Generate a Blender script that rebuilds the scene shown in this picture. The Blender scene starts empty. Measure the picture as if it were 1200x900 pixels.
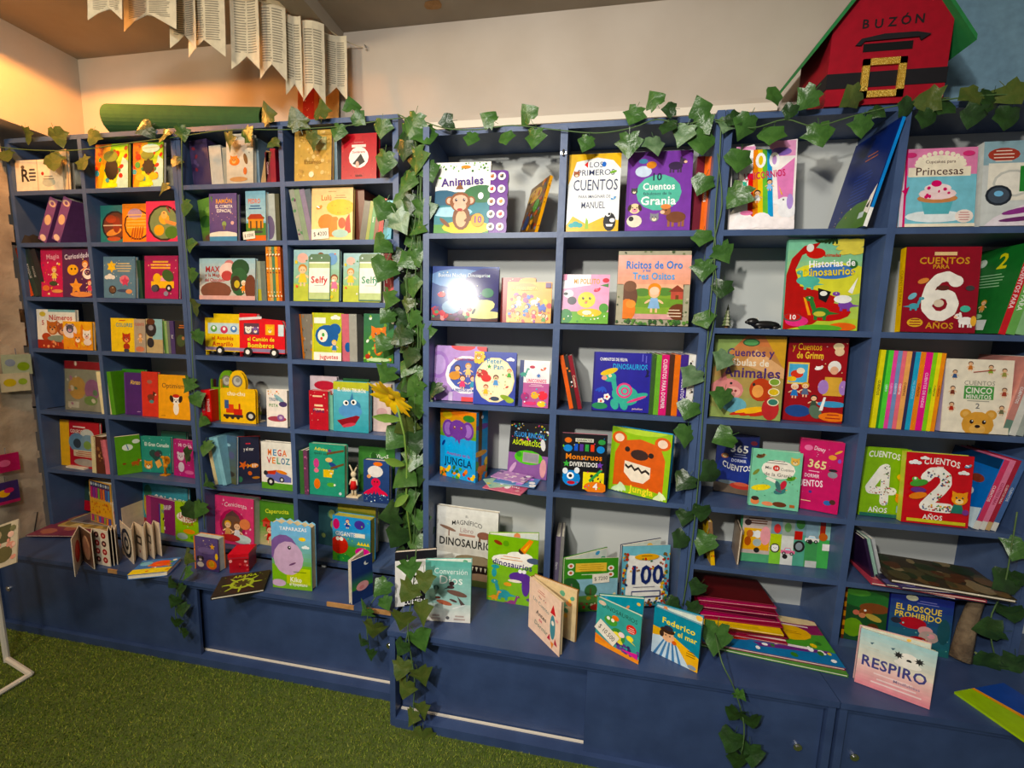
import bpy, math, random
from mathutils import Vector, Matrix

# ---------------------------------------------------------------- camera, world, lights
scn = bpy.context.scene
COL = scn.collection
FPX = 490.0
CAM = Vector((0.63061, -1.6308, 1.53))
yaw, pit, rol = -0.17086, 0.12913, 0.02762
fw = Vector((math.sin(yaw)*math.cos(pit), math.cos(yaw)*math.cos(pit), -math.sin(pit)))
rt0 = Vector((math.cos(yaw), -math.sin(yaw), 0)); up0 = rt0.cross(fw)
CR = math.cos(rol)*rt0 + math.sin(rol)*up0
CU = -math.sin(rol)*rt0 + math.cos(rol)*up0
cd = bpy.data.cameras.new('camera'); cam = bpy.data.objects.new('camera', cd); COL.objects.link(cam)
m = Matrix.Identity(4)
for i in range(3):
    m[i][0], m[i][1], m[i][2], m[i][3] = CR[i], CU[i], -fw[i], CAM[i]
cam.matrix_world = m
cd.sensor_width = 36; cd.lens = FPX/1200*36; cd.clip_start = .02
scn.camera = cam
vs = scn.view_settings
vs.view_transform = 'Standard'; vs.look = 'None'; vs.gamma = 1; vs.use_curve_mapping = False
vs.exposure = 0.16
w = bpy.data.worlds.new('world'); scn.world = w; w.use_nodes = True
w.node_tree.nodes['Background'].inputs[0].default_value = (.80, .77, .74, 1)
w.node_tree.nodes['Background'].inputs[1].default_value = .15

def area(name, loc, to, size, power, col):
    l = bpy.data.lights.new(name, 'AREA'); l.shape = 'DISK'; l.size = size; l.energy = power; l.color = col
    o = bpy.data.objects.new(name, l); COL.objects.link(o); o.location = loc
    o.rotation_euler = (Vector(to)-Vector(loc)).to_track_quat('-Z', 'Y').to_euler(); return o
sl = bpy.data.lights.new('ceiling_spot_front', 'SPOT'); sl.energy = 205; sl.color = (1, .95, .87); sl.shadow_soft_size = .06
sl.spot_size = math.radians(92); sl.spot_blend = 1.0
so = bpy.data.objects.new('ceiling_spot_front', sl); COL.objects.link(so); so.location = (-.34, -2.7, 2.47)
so.rotation_euler = (Vector((.85, 0, 1.1))-so.location).to_track_quat('-Z', 'Y').to_euler()
area('ceiling_lamp_overhead', (.15, -2.1, 2.8), (.1, 0, .8), .45, 38, (1, .95, .87))
area('left_fill_light', (-1.3, -2.1, 2.8), (-1.0, 0, .6), .4, 36, (1, .82, .56))  # unseen fill light added to brighten the dark lower left
wl = bpy.data.lights.new('warm_downlight', 'SPOT'); wl.energy = 32; wl.color = (1, .37, .065)
wl.spot_size = math.radians(179); wl.spot_blend = .04; wl.shadow_soft_size = .035
wo = bpy.data.objects.new('warm_downlight', wl); COL.objects.link(wo); wo.location = (-1.66, -.24, 2.70)

# ---------------------------------------------------------------- pixel helpers (1200 x 900 frame)
def ray(px, py): return fw + CR*((px-600)/FPX) - CU*((py-450)/FPX)
def atY(px, py, Y): d = ray(px, py); return CAM + d*((Y-CAM.y)/d.y)
def atZ(px, py, Z): d = ray(px, py); return CAM + d*((Z-CAM.z)/d.z)
def colX(px, Y, Z):                     # x of the point at depth Y, height Z seen in pixel column px
    k = (px-600)/FPX; q = Vector((0, Y, Z))-CAM
    return -(q.dot(CR)-k*q.dot(fw))/(CR.x-k*fw.x)
def upH(P, U, py):                      # length along U from P up to pixel row py
    k = (450-py)/FPX; q = P-CAM
    return (k*q.dot(fw)-q.dot(CU))/(U.dot(CU)-k*U.dot(fw))
def hx(s):
    s = s.lstrip('#')
    if len(s) == 3: s = ''.join(c*2 for c in s)
    def l(v): v /= 255; return v/12.92 if v <= .04045 else ((v+.055)/1.055)**2.4
    return (l(int(s[0:2], 16)), l(int(s[2:4], 16)), l(int(s[4:6], 16)), 1)

# ---------------------------------------------------------------- materials
def mat(name, col=None, rough=.5, attr=False, noise=None, bump=0, bscale=40, metal=0, spec=.5, ramp=None):
    m = bpy.data.materials.new(name); m.use_nodes = True; nt = m.node_tree; N = nt.nodes; b = N['Principled BSDF']
    b.inputs['Roughness'].default_value = rough; b.inputs['Metallic'].default_value = metal
    b.inputs['Specular IOR Level'].default_value = spec
    if attr:
        a = N.new('ShaderNodeAttribute'); a.attribute_name = 'col'
        tc = N.new('ShaderNodeTexCoord'); n = N.new('ShaderNodeTexNoise'); n.inputs['Scale'].default_value = 38; n.inputs['Detail'].default_value = 5
        mr = N.new('ShaderNodeMapRange'); mr.inputs[1].default_value = .3; mr.inputs[2].default_value = .7; mr.inputs[3].default_value = .87; mr.inputs[4].default_value = 1.06
        hs = N.new('ShaderNodeHueSaturation'); nt.links.new(tc.outputs['Object'], n.inputs['Vector']); nt.links.new(n.outputs['Fac'], mr.inputs[0]); nt.links.new(mr.outputs[0], hs.inputs['Value'])
        hs.inputs['Saturation'].default_value = 1.06; nt.links.new(a.outputs['Color'], hs.inputs['Color']); nt.links.new(hs.outputs['Color'], b.inputs['Base Color'])
    elif noise:
        c2, sc, lo, hi = noise
        tc = N.new('ShaderNodeTexCoord'); n = N.new('ShaderNodeTexNoise'); n.inputs['Scale'].default_value = sc; n.inputs['Detail'].default_value = 6
        r = N.new('ShaderNodeValToRGB'); r.color_ramp.elements[0].position = lo; r.color_ramp.elements[1].position = hi
        r.color_ramp.elements[0].color = hx(col); r.color_ramp.elements[1].color = hx(c2)
        if ramp:
            for p, c in ramp: e = r.color_ramp.elements.new(p); e.color = hx(c)
        nt.links.new(tc.outputs['Object'], n.inputs['Vector']); nt.links.new(n.outputs['Fac'], r.inputs['Fac'])
        nt.links.new(r.outputs['Color'], b.inputs['Base Color'])
    else: b.inputs['Base Color'].default_value = hx(col)
    if bump:
        tc = N.new('ShaderNodeTexCoord'); n = N.new('ShaderNodeTexNoise'); n.inputs['Scale'].default_value = bscale; n.inputs['Detail'].default_value = 5
        bp = N.new('ShaderNodeBump'); bp.inputs['Strength'].default_value = bump; bp.inputs['Distance'].default_value = .01
        nt.links.new(tc.outputs['Object'], n.inputs['Vector']); nt.links.new(n.outputs['Fac'], bp.inputs['Height']); nt.links.new(bp.outputs['Normal'], b.inputs['Normal'])
    return m
MT = dict(
 gloss=mat('laminated_cover', rough=.15, attr=True, spec=.22),
 print=mat('printed_cover', rough=.32, attr=True), matte=mat('painted_object', rough=.7, attr=True, spec=.3),
 blue=mat('blue_paint', '3b5077', .42, noise=('465c84', 9, .35, .7), bump=.06, bscale=60),
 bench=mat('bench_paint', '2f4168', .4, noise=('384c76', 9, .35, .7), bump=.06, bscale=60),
 wall=mat('plaster_wall', 'c8bdb0', .85, noise=('b8ab9c', 2.2, .35, .7), bump=.12, bscale=14),
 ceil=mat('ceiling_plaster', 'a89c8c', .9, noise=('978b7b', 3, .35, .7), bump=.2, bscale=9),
 rough=mat('rough_plaster', 'b9ae9a', .9, noise=('8d8170', 7, .35, .7), bump=.5, bscale=22),
 back=mat('pale_back_board', 'c9cdc9', .7, noise=('9a9d9b', 5, .62, .78), bump=.03),
 trim=mat('white_trim', 'e6dccb', .6), turfbase=mat('turf_backing', '4f5f24', .95, noise=('43521c', 30, .3, .7)),
 blade=mat('turf_blade', rough=.6, attr=True, spec=.2), wood=mat('bare_wood', 'b98a55', .7, noise=('a0733f', 40, .3, .7)),
 metal=mat('chrome', 'd8d8d8', .2, metal=1), white=mat('white_metal', 'd9d6cc', .4),
 felt=mat('green_felt', '2e5c2e', .9, noise=('28542c', 30, .3, .7), bump=.1, bscale=120),
 stem=mat('vine_stem', '4d6a3a', .6), cord=mat('string', 'c8b890', .8), black=mat('black_cloth', '17161a', .8, bump=.3, bscale=30),
 gold=mat('gold_glitter', 'c79a2c', .35, noise=('e8c860', 260, .5, .65), bump=.5, bscale=300, metal=.4),
 bark=mat('bark', '5a4a38', .9, noise=('7d6b52', 25, .35, .65), bump=.8, bscale=40),
)
lf = []
for nm, a, b in (('ivy_dark', '1d3416', '2a4a20'), ('ivy_mid', '2f5520', '456e2e'), ('ivy_sheen', '3f6138', '7b9672'), ('ivy_olive', '535c28', '3d5420')):  # the palest leaves have glossy highlights put into their colour
    lf.append(mat(nm, a, .34, noise=(b, 2.2, .3, .7), bump=.45, bscale=3))
_pl = bpy.data.materials.new('clear_plastic'); _pl.use_nodes = True
_b = _pl.node_tree.nodes['Principled BSDF']; _b.inputs['Transmission Weight'].default_value = 1; _b.inputs['Roughness'].default_value = .12; _b.inputs['IOR'].default_value = 1.1; _b.inputs['Alpha'].default_value = .35
MT['plastic'] = _pl

# ---------------------------------------------------------------- mesh builder
class MB:
    def __init__(s): s.v = []; s.f = []; s.c = []
    def poly(s, pts, c):
        i = len(s.v); s.v += [tuple(p) for p in pts]; s.f.append(tuple(range(i, i+len(pts)))); s.c.append(c)
    def box(s, x0, x1, y0, y1, z0, z1, c=(1, 1, 1, 1)):
        i = len(s.v); s.v += [(x, y, z) for z in (z0, z1) for y in (y0, y1) for x in (x0, x1)]
        for f in ((0, 2, 3, 1), (4, 5, 7, 6), (0, 1, 5, 4), (2, 6, 7, 3), (0, 4, 6, 2), (1, 3, 7, 5)):
            s.f.append(tuple(i+k for k in f)); s.c.append(c)
        return s
    def prism(s, pts, y0, y1, c, cs=None):     # outline in x,z (counter-clockwise seen from -y) swept y0..y1
        n = len(pts); i = len(s.v)
        s.v += [(x, y0, z) for x, z in pts]+[(x, y1, z) for x, z in pts]
        s.f.append(tuple(range(i, i+n))); s.c.append(c)
        s.f.append(tuple(range(i+2*n-1, i+n-1, -1))); s.c.append(cs or c)
        for k in range(n):
            j = (k+1) % n; s.f.append((i+j, i+k, i+n+k, i+n+j)); s.c.append(cs or c)
        return s
    def tube(s, path, r, c=(1, 1, 1, 1), n=6, r2=None):
        P = [Vector(p) for p in path]; base = len(s.v); L = len(P)
        for k, p in enumerate(P):
            d = (P[min(k+1, L-1)]-P[max(k-1, 0)]).normalized()
            a = d.orthogonal().normalized() if abs(d.z) > .9 else d.cross(Vector((0, 0, 1))).normalized()
            b = d.cross(a); rr = r if r2 is None else r+(r2-r)*k/max(1, L-1)
            for q in range(n):
                t = 2*math.pi*q/n; s.v.append(tuple(p+a*(rr*math.cos(t))+b*(rr*math.sin(t))))
        for k in range(L-1):
            for q in range(n):
                e = (q+1) % n; s.f.append((base+k*n+q, base+k*n+e, base+(k+1)*n+e, base+(k+1)*n+q)); s.c.append(c)
        s.f.append(tuple(base+q for q in range(n))[::-1]); s.c.append(c)
        s.f.append(tuple(base+(L-1)*n+q for q in range(n))); s.c.append(c)
        return s
    def ball(s, x, y, z, rx, ry, rz, c, n=10, k=7):
        i = len(s.v)
        for a in range(k+1):
            ph = math.pi*a/k
            for b in range(n):
                th = 2*math.pi*b/n; s.v.append((x+rx*math.sin(ph)*math.cos(th), y+ry*math.sin(ph)*math.sin(th), z+rz*math.cos(ph)))
        for a in range(k):
            for b in range(n):
                e = (b+1) % n; s.f.append((i+a*n+b, i+(a+1)*n+b, i+(a+1)*n+e, i+a*n+e)); s.c.append(c)
        return s
    def build(s, name, material, parent=None, smooth=False, me=None):
        me = bpy.data.meshes.new(name); me.from_pydata(s.v, [], s.f); me.materials.append(MT[material] if isinstance(material, str) else material)
        at = me.attributes.new('col', 'FLOAT_COLOR', 'FACE'); at.data.foreach_set('color', [x for c in s.c for x in c])
        if smooth: me.polygons.foreach_set('use_smooth', [True]*len(me.polygons))
        me.update(); o = bpy.data.objects.new(name, me); COL.objects.link(o)
        if parent: o.parent = parent
        return o
def tag(o, label=None, cat=None, group=None, kind=None):
    for k, v in (('label', label), ('category', cat), ('group', group), ('kind', kind)):
        if v: o[k] = v
    return o
def thing(name, label, cat, loc=(0, 0, 0), group=None, M=None):
    o = bpy.data.objects.new(name, None); COL.objects.link(o); o.empty_display_size = .05
    if M is not None: o.matrix_world = M
    else: o.location = loc
    return tag(o, label, cat, group)
def bx(name, x0, x1, y0, y1, z0, z1, material, parent=None):
    cx, cy, cz = (x0+x1)/2, (y0+y1)/2, z0
    o = MB().box(x0-cx, x1-cx, y0-cy, y1-cy, 0, z1-z0).build(name, material, parent); o.location = (cx, cy, cz)
    if parent: o.location = Vector((cx, cy, cz))-parent.location
    return o

# ---------------------------------------------------------------- the setting
tag(bx('floor', -2.7, 3.2, -3.2, .4, -.03, 0, 'turfbase'), kind='structure')
tag(bx('ceiling', -2.7, 3.2, -3.2, .5, 2.862, 2.9, 'ceil'), kind='structure')
tag(bx('wall_back', -2.7, 3.2, .31, .4, 0, 2.862, 'wall'), kind='structure')
wlm = MB().box(-2.6, -2.175, -3.2, .035, 0, 2.42).box(-2.6, -2.045, -3.2, .31, 2.42, 2.862)
tag(wlm.build('wall_left', 'wall'), kind='structure')
tag(bx('trim_1', -.168, 1.32, .268, .31, 2.405, 2.435, 'trim'), kind='structure')
tag(bx('trim_2', -.168, 1.32, .285, .31, 2.435, 2.462, 'wall'), kind='structure')
tag(bx('trim_3', -.64, -.535, -3.2, .31, 2.802, 2.862, 'ceil'), kind='structure')   # beam between the two ceilings
# torn rough-plaster facing at the end of the left wall
rng = random.Random(5)
rw = MB(); pts = []
zz = [0.0]
while zz[-1] < 2.3: zz.append(zz[-1]+rng.uniform(.03, .09))
for k in range(len(zz)-1):
    e = .03+rng.uniform(0, .018)
    rw.box(-2.18, -2.168, -3.0, e, zz[k], zz[k+1])
tag(rw.build('wall_facing', 'rough'), kind='structure')

# artificial turf
def turf():
    r = random.Random(1); v = []; f = []; c = []
    pal = [hx(h) for h in ('62782a', '728634', '506822', '85943e', '6a8030', '959c48')]
    n = 0
    while n < 170000:
        y = -1.55+1.36*(r.random()**.9); x = r.uniform(-2.17, 1.25)
        if y > -.3 and x > -.04: continue
        if y > -.18: continue
        h = r.uniform(.005, .010); a = r.uniform(0, 6.283); ww = .0017; lx, ly = r.gauss(0, .005), r.gauss(0, .005)
        ca, sa = math.cos(a)*ww, math.sin(a)*ww; i = len(v)
        v += [(x-ca, y-sa, -.001), (x+ca, y+sa, -.001), (x+lx, y+ly, h)]; f.append((i, i+1, i+2)); c.append(r.choice(pal)); n += 1
    b = MB(); b.v, b.f, b.c = v, f, c
    tag(b.build('artificial_turf', 'blade'), 'short green artificial turf covering the shop floor', 'turf', kind='stuff')
turf()

# ---------------------------------------------------------------- bookcases and benches
TH = .02
def bookcase(label, sides, divs, front, back, top, cells, z0=.0):
    xl, xr = sides[0][0], sides[1][1]
    t = thing('bookcase', label, 'bookcase', ((xl+xr)/2, (front+back)/2, 0), 'blue wooden bookcases')
    for a, b in sides: bx('side_panel', a, b, front, back, 0, top, 'blue', t)
    for a, b in divs: bx('divider', a, b, front, back, cells[-1][0], top-TH, 'blue', t)
    bx('top_board', sides[0][1], sides[1][0], front+(.03 if front < .02 else .0005), back, top-TH, top, 'blue', t)
    bx('back_panel', xl, xr, back, back+.006, 0, top, 'back', t)
    xs = [sides[0][1]]+[q for d in divs for q in d]+[sides[1][0]]
    for i in range(0, len(xs), 2):
        for z, cols in cells:
            if cols is None or i//2 in cols: bx('shelf', xs[i], xs[i+1], front+.0005, back, z-TH, z, 'blue', t)
    return t
ZR = {1: 1.898, 2: 1.557, 3: 1.222, 4: .882, 5: .643, 'b': .385, 'n': .405}
ZL = {1: 2.130, 2: 1.888, 3: 1.628, 4: 1.370, 5: 1.049, 6: .734, 'b': .415, 'n': .405}
rr = [(ZR[k], None) for k in (1, 2, 3, 4)]
LF, LB, RF, RB = .05, .285, 0., .23
lr = [(ZL[k], None) for k in (1, 2, 3, 4, 5, 6, 'b')]
bookcase('narrow-celled blue bookcase at far left below the green roll', [(-2.166, -2.143), (-1.226, -1.203)], [(-1.735, -1.713)], LF, LB, 2.37, lr)
bookcase('seven-row blue bookcase left of the thick central ivy', [(-1.201, -1.178), (-.175, -.15)], [(-.690, -.668)], LF, LB, 2.37, lr)
bookcase('tall blue bookcase right of the central ivy, with monkey book on top shelf', [(-.025, 0), (1.036, 1.061)], [(.504, .530)], RF, RB, 2.292, rr+[(ZR['b'], None)])
bookcase('tall blue bookcase at the right under the red letter box', [(1.063, 1.089), (2.13, 2.155)], [(1.595, 1.62)], RF, RB, 2.292, rr+[(ZR[5], None), (ZR['b'], None)])

bookcase('blue bookcase cut off by the right edge of the view', [(2.157, 2.182), (3.1, 3.125)], [(2.63, 2.655)], RF, RB, 2.292, rr+[(ZR['b'], None)])
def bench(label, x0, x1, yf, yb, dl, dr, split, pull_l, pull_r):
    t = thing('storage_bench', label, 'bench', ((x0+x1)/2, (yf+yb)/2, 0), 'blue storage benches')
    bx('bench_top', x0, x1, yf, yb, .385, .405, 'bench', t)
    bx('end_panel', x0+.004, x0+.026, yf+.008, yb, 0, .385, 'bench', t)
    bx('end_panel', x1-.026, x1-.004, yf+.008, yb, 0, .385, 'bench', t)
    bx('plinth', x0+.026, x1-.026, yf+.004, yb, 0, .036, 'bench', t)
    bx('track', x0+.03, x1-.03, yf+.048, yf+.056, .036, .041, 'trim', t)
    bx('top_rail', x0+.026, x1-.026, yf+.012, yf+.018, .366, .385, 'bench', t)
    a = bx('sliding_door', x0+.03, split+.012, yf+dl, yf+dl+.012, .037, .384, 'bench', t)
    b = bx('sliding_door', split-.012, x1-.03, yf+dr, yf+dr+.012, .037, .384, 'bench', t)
    for d, px in ((a, pull_l), (b, pull_r)):
        if px is None: continue
        q = MB(); q.tube([(0, -.006, 0), (0, .001, 0)], .013, n=14); q.tube([(0, -.009, 0), (0, -.006, 0)], .007, n=12)
        o = q.build('finger_pull', 'metal', d); o.location = (px-d.location.x-t.location.x, -.006, .17)
    return t
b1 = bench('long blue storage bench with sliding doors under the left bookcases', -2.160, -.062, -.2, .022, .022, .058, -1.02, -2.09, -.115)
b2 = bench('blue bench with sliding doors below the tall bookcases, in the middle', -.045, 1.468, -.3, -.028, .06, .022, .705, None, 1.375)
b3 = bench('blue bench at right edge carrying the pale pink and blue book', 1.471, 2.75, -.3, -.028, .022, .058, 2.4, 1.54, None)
for (bb, xa, xb, yy) in ((b1, -1.45, -1.40, -.2), (b1, -.36, -.24, -.2), (b1, -.2, -.08, -.2)):
    bx('bare_edge', xa, xb, yy-.0012, yy+.004, .388, .4056, 'wood', bb)
# ---------------------------------------------------------------- lettering: every glyph made once from the built-in font
GL = {}
def glyph_mesh(s, off):
    c = bpy.data.curves.new('glyph', 'FONT'); c.body = s; c.size = 1; c.resolution_u = 2; c.offset = off
    o = bpy.data.objects.new('glyph', c); COL.objects.link(o)
    dg = bpy.context.evaluated_depsgraph_get(); me = o.evaluated_get(dg).to_mesh()
    v = [(q.co.x, q.co.y) for q in me.vertices]; f = [tuple(p.vertices) for p in me.polygons]
    o.evaluated_get(dg).to_mesh_clear(); bpy.data.objects.remove(o); bpy.data.curves.remove(c)
    return v, f
def glyph(ch, b):
    k = (ch, b)
    if k not in GL:
        off = .022 if b else .002
        if 'HH' not in GL:
            v, f = glyph_mesh('HH', 0); GL['HH'] = max(q[0] for q in v)
        if ch == ' ': GL[k] = ([], [], .3)
        else:
            v, f = glyph_mesh(ch, off); v2, _ = glyph_mesh('H'+ch+'H', 0)
            adv = max(q[0] for q in v2)-GL['HH']; GL[k] = (v, f, adv+(.03 if b else 0))
    return GL[k]

# ---------------------------------------------------------------- cover art: flat print in percent of the cover
class Art:
    def __init__(s, mb, W, H, fn): s.mb, s.W, s.H, s.fn, s.n = mb, W, H, fn, 0; s.a = W/H; s.clip = (0, 0, 100, 100)
    def raw(s, pts, c):
        x0, y0, x1, y1 = s.clip
        for ax, lim, sg in ((0, x0, 1), (0, x1, -1), (1, y0, 1), (1, y1, -1)):
            out = []
            for i in range(len(pts)):
                A, B = pts[i-1], pts[i]; ia, ib = (A[ax]-lim)*sg >= 0, (B[ax]-lim)*sg >= 0
                if ia != ib:
                    t = (lim-A[ax])/(B[ax]-A[ax]); out.append((A[0]+t*(B[0]-A[0]), A[1]+t*(B[1]-A[1])))
                if ib: out.append(B)
            pts = out
            if len(pts) < 3: return
        s.n += 1
        s.mb.poly([s.fn(x, y, s.n) for x, y in pts], c if isinstance(c, tuple) else hx(c))
    def p(s, pts, c):
        ar = sum(pts[i-1][0]*pts[i][1]-pts[i][0]*pts[i-1][1] for i in range(len(pts)))
        s.raw(pts if ar > 0 else pts[::-1], c)
    def r(s, x, y, w, h, c): s.p([(x, y), (x+w, y), (x+w, y+h), (x, y+h)], c)
    def e(s, x, y, rx, ry, c, rot=0, n=14):
        ca, sa = math.cos(math.radians(rot)), math.sin(math.radians(rot)); P = []
        for k in range(n):
            t = 2*math.pi*k/n; u, v = rx*math.cos(t), ry*math.sin(t); P.append((x+u*ca-v*sa, y+(u*sa+v*ca)*s.a))
        s.raw(P, c)
    def g(s, c1, c2, y0=0, y1=100, n=8):
        a, b = hx(c1), hx(c2)
        for k in range(n): s.r(0, y0+(y1-y0)*k/n, 100, (y1-y0)/n+.01, tuple(a[i]+(b[i]-a[i])*(k+.5)/n for i in range(3))+(1,))
    def t(s, txt, x, y, h, c, w=92, rot=0, b=1, al=0, arc=0):
        k = h/.70; W = 0; L = []
        for ch in txt:
            v, f, adv = glyph(ch, b); L.append((W, v, f)); W += adv
        su = k/s.a                       # u percent per em
        sq = min(1, w/(W*su)) if W else 1
        su *= sq; ca, sa = math.cos(math.radians(rot)), math.sin(math.radians(rot))
        cc = c if isinstance(c, tuple) else hx(c); s.n += 1
        for x0, v, f in L:
            i = len(s.mb.v)
            for q in v:
                u = (x0+q[0]-W/2)*su; d = (q[1]-.35)*k
                if arc: d -= arc*(2*u/w)**2
                if rot: u, d = u*ca-d*s.a**-1*s.a*sa/s.a, u*sa*s.a+d*ca
                s.mb.v.append(s.fn(x+u, y+d, s.n))
            for q in f: s.mb.f.append(tuple(i+z for z in q)); s.mb.c.append(cc)
    def ln(s, x, y, w, n, c, dy=3.2, h=1.1, seed=1):      # small unreadable print
        R = random.Random(seed)
        for k in range(n):
            ww = w*R.uniform(.7, 1); s.r(x-ww/2, y-k*dy, ww, h, c)
    def dots(s, seed, n, cols, box=(4, 4, 96, 96), r=(1, 3)):
        R = random.Random(seed); cols = cols.split()
        for _ in range(n):
            q = R.uniform(*r); s.e(R.uniform(box[0], box[2]), R.uniform(box[1], box[3]), q, q*R.uniform(.6, 1), R.choice(cols), R.uniform(0, 180), 7)
    def star(s, x, y, r, c, n=5, k=.45, rot=90):
        P = []
        for i in range(2*n):
            q = r if i % 2 == 0 else r*k; t = math.radians(rot+180*i/n); P.append((x+q*math.cos(t), y+q*math.sin(t)*s.a))
        s.raw(P, c)
    def heart(s, x, y, r, c): s.e(x-r*.5, y+r*.3*s.a, r*.6, r*.6, c); s.e(x+r*.5, y+r*.3*s.a, r*.6, r*.6, c); s.p([(x-r*1.02, y+r*.1*s.a), (x+r*1.02, y+r*.1*s.a), (x, y-r*s.a)], c)
    def cloud(s, x, y, r, c): s.e(x-r*.8, y, r*.6, r*.45, c); s.e(x, y+r*.2*s.a, r*.7, r*.6, c); s.e(x+r*.8, y, r*.6, r*.45, c)
    def tree(s, x, y, r, c, tr='6b4423'): s.r(x-r*.15, y-r*1.4*s.a, r*.3, r*1.4*s.a, tr); s.e(x, y, r, r*.9, c); s.e(x-r*.5, y-r*.4*s.a, r*.6, r*.5, c); s.e(x+r*.5, y-r*.4*s.a, r*.6, r*.5, c)
    def fl(s, x, y, r, c, m='fc3'):
        for k in range(5): t = k*1.2566; s.e(x+r*.6*math.cos(t), y+r*.6*math.sin(t)*s.a, r*.45, r*.45, c, 0, 8)
        s.e(x, y, r*.35, r*.35, m, 0, 8)
    def leaf(s, x, y, r, c, rot=0): s.e(x, y, r, r*.38, c, rot, 8)
    def an(s, x, y, r, c, k='bear', m='fec', e='211'):         # animal head
        a = s.a
        if k == 'bear':
            for q in (-1, 1): s.e(x+q*r*.78, y+r*.72*a, r*.36, r*.36, c); s.e(x+q*r*.78, y+r*.72*a, r*.2, r*.2, m)
        if k == 'monkey':
            for q in (-1, 1): s.e(x+q*r*1.02, y+r*.1*a, r*.42, r*.42, c); s.e(x+q*r*1.02, y+r*.1*a, r*.28, r*.28, m)
        if k == 'cat':
            for q in (-1, 1): s.p([(x+q*r*.95, y+r*1.15*a), (x+q*r*.2, y+r*.8*a), (x+q*r*.9, y+r*.2*a)], c)
        if k == 'rabbit':
            for q in (-1, 1): s.e(x+q*r*.4, y+r*1.4*a, r*.25, r*.75, c, -q*8); s.e(x+q*r*.4, y+r*1.4*a, r*.12, r*.55, m, -q*8)
        if k == 'elephant':
            for q in (-1, 1): s.e(x+q*r*1.1, y, r*.65, r*.85, c); s.e(x+q*r*1.1, y, r*.45, r*.62, m)
        s.e(x, y, r, r*.92, c)
        if k == 'dog':
            for q in (-1, 1): s.e(x+q*r*.9, y+r*.15*a, r*.3, r*.62, e, q*15)
        if k == 'elephant': s.e(x, y-r*.8*a, r*.28, r*.75, c)
        elif k == 'monkey': s.e(x, y+r*.15*a, r*.72, r*.5, m); s.e(x, y-r*.4*a, r*.62, r*.45, m)
        elif k != 'chick': s.e(x, y-r*.35*a, r*.5, r*.38, m); s.e(x, y-r*.15*a, r*.17, r*.12, e)
        else: s.p([(x-r*.18, y-r*.1*a), (x+r*.18, y-r*.1*a), (x, y-r*.35*a)], 'f80')
        for q in (-1, 1): s.e(x+q*r*.38, y+r*.18*a, r*.13, r*.16, e, 0, 8); s.e(x+q*r*.38+r*.04, y+r*.24*a, r*.045, r*.05, 'fff', 0, 6)
    def beast(s, x, y, r, c, c2=None, f=1):                   # four-legged body seen from the side
        a = s.a; c2 = c2 or c
        for q in (-.6, -.25, .3, .6): s.r(x+q*r-r*.1, y-r*.95*a, r*.22, r*.6*a, c2)
        s.e(x, y-r*.1*a, r*.85, r*.5, c); s.e(x+f*r*.85, y+r*.45*a, r*.42, r*.36, c2); s.e(x+f*r*1.15, y+r*.35*a, r*.2, r*.16, 'fca')
        s.e(x+f*r*.85, y+r*.52*a, r*.07, r*.07, '111', 0, 6); s.e(x+f*r*.65, y+r*.8*a, r*.14, r*.2, c2, 20)
    def dino(s, x, y, r, c, f=1, b=None):
        a = s.a
        s.p([(x-f*r*.5, y-r*.1*a), (x-f*r*1.7, y-r*.35*a), (x-f*r*.5, y-r*.5*a)], c)
        for q in (-.45, .35): s.r(x+q*r-r*.14, y-r*1.0*a, r*.3, r*.6*a, c)
        s.e(x, y-r*.25*a, r*.8, r*.5, c); s.e(x+f*r*.75, y+r*.45*a, r*.22, r*.75, c, -f*18); s.e(x+f*r*1.1, y+r*1.1*a, r*.42, r*.26, c)
        if b: s.e(x+f*r*.1, y-r*.4*a, r*.55, r*.26, b)
        s.e(x+f*r*1.1, y+r*1.18*a, r*.08, r*.08, 'fff', 0, 6); s.e(x+f*r*1.12, y+r*1.18*a, r*.04, r*.05, '111', 0, 6)
    def kid(s, x, y, r, cl, hair='532', sk='f4c59c'):
        a = s.a
        for q in (-1, 1): s.r(x+q*r*.22-r*.1, y-r*1.5*a, r*.2, r*.6*a, sk); s.e(x+q*r*.6, y-r*.45*a, r*.34, r*.11, sk, q*-35, 8)
        s.p([(x-r*.3, y-r*.1*a), (x+r*.3, y-r*.1*a), (x+r*.55, y-r*1.1*a), (x-r*.55, y-r*1.1*a)], cl)
        s.e(x, y+r*.42*a, r*.55, r*.52, hair); s.e(x, y+r*.28*a, r*.43, r*.4, sk)
        for q in (-1, 1): s.e(x+q*r*.16, y+r*.28*a, r*.06, r*.07, '211', 0, 6)
    def car(s, x, y, r, c, win='cef'):
        a = s.a
        s.r(x-r, y-r*.1*a, 2*r, r*.5*a, c); s.p([(x-r*.6, y+r*.38*a), (x+r*.55, y+r*.38*a), (x+r*.3, y+r*.8*a), (x-r*.4, y+r*.8*a)], c)
        s.p([(x-r*.45, y+r*.42*a), (x+r*.4, y+r*.42*a), (x+r*.24, y+r*.7*a), (x-r*.32, y+r*.7*a)], win)
        for q in (-.55, .55): s.e(x+q*r, y-r*.1*a, r*.27, r*.27, '222'); s.e(x+q*r, y-r*.1*a, r*.12, r*.12, 'ddd', 0, 8)
    def house(s, x, y, r, c, rf): a = s.a; s.r(x-r*.7, y-r*.8*a, r*1.4, r*.9*a, c); s.p([(x-r, y+r*.1*a), (x+r, y+r*.1*a), (x, y+r*.9*a)], rf); s.r(x-r*.18, y-r*.8*a, r*.36, r*.5*a, '742')
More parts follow.
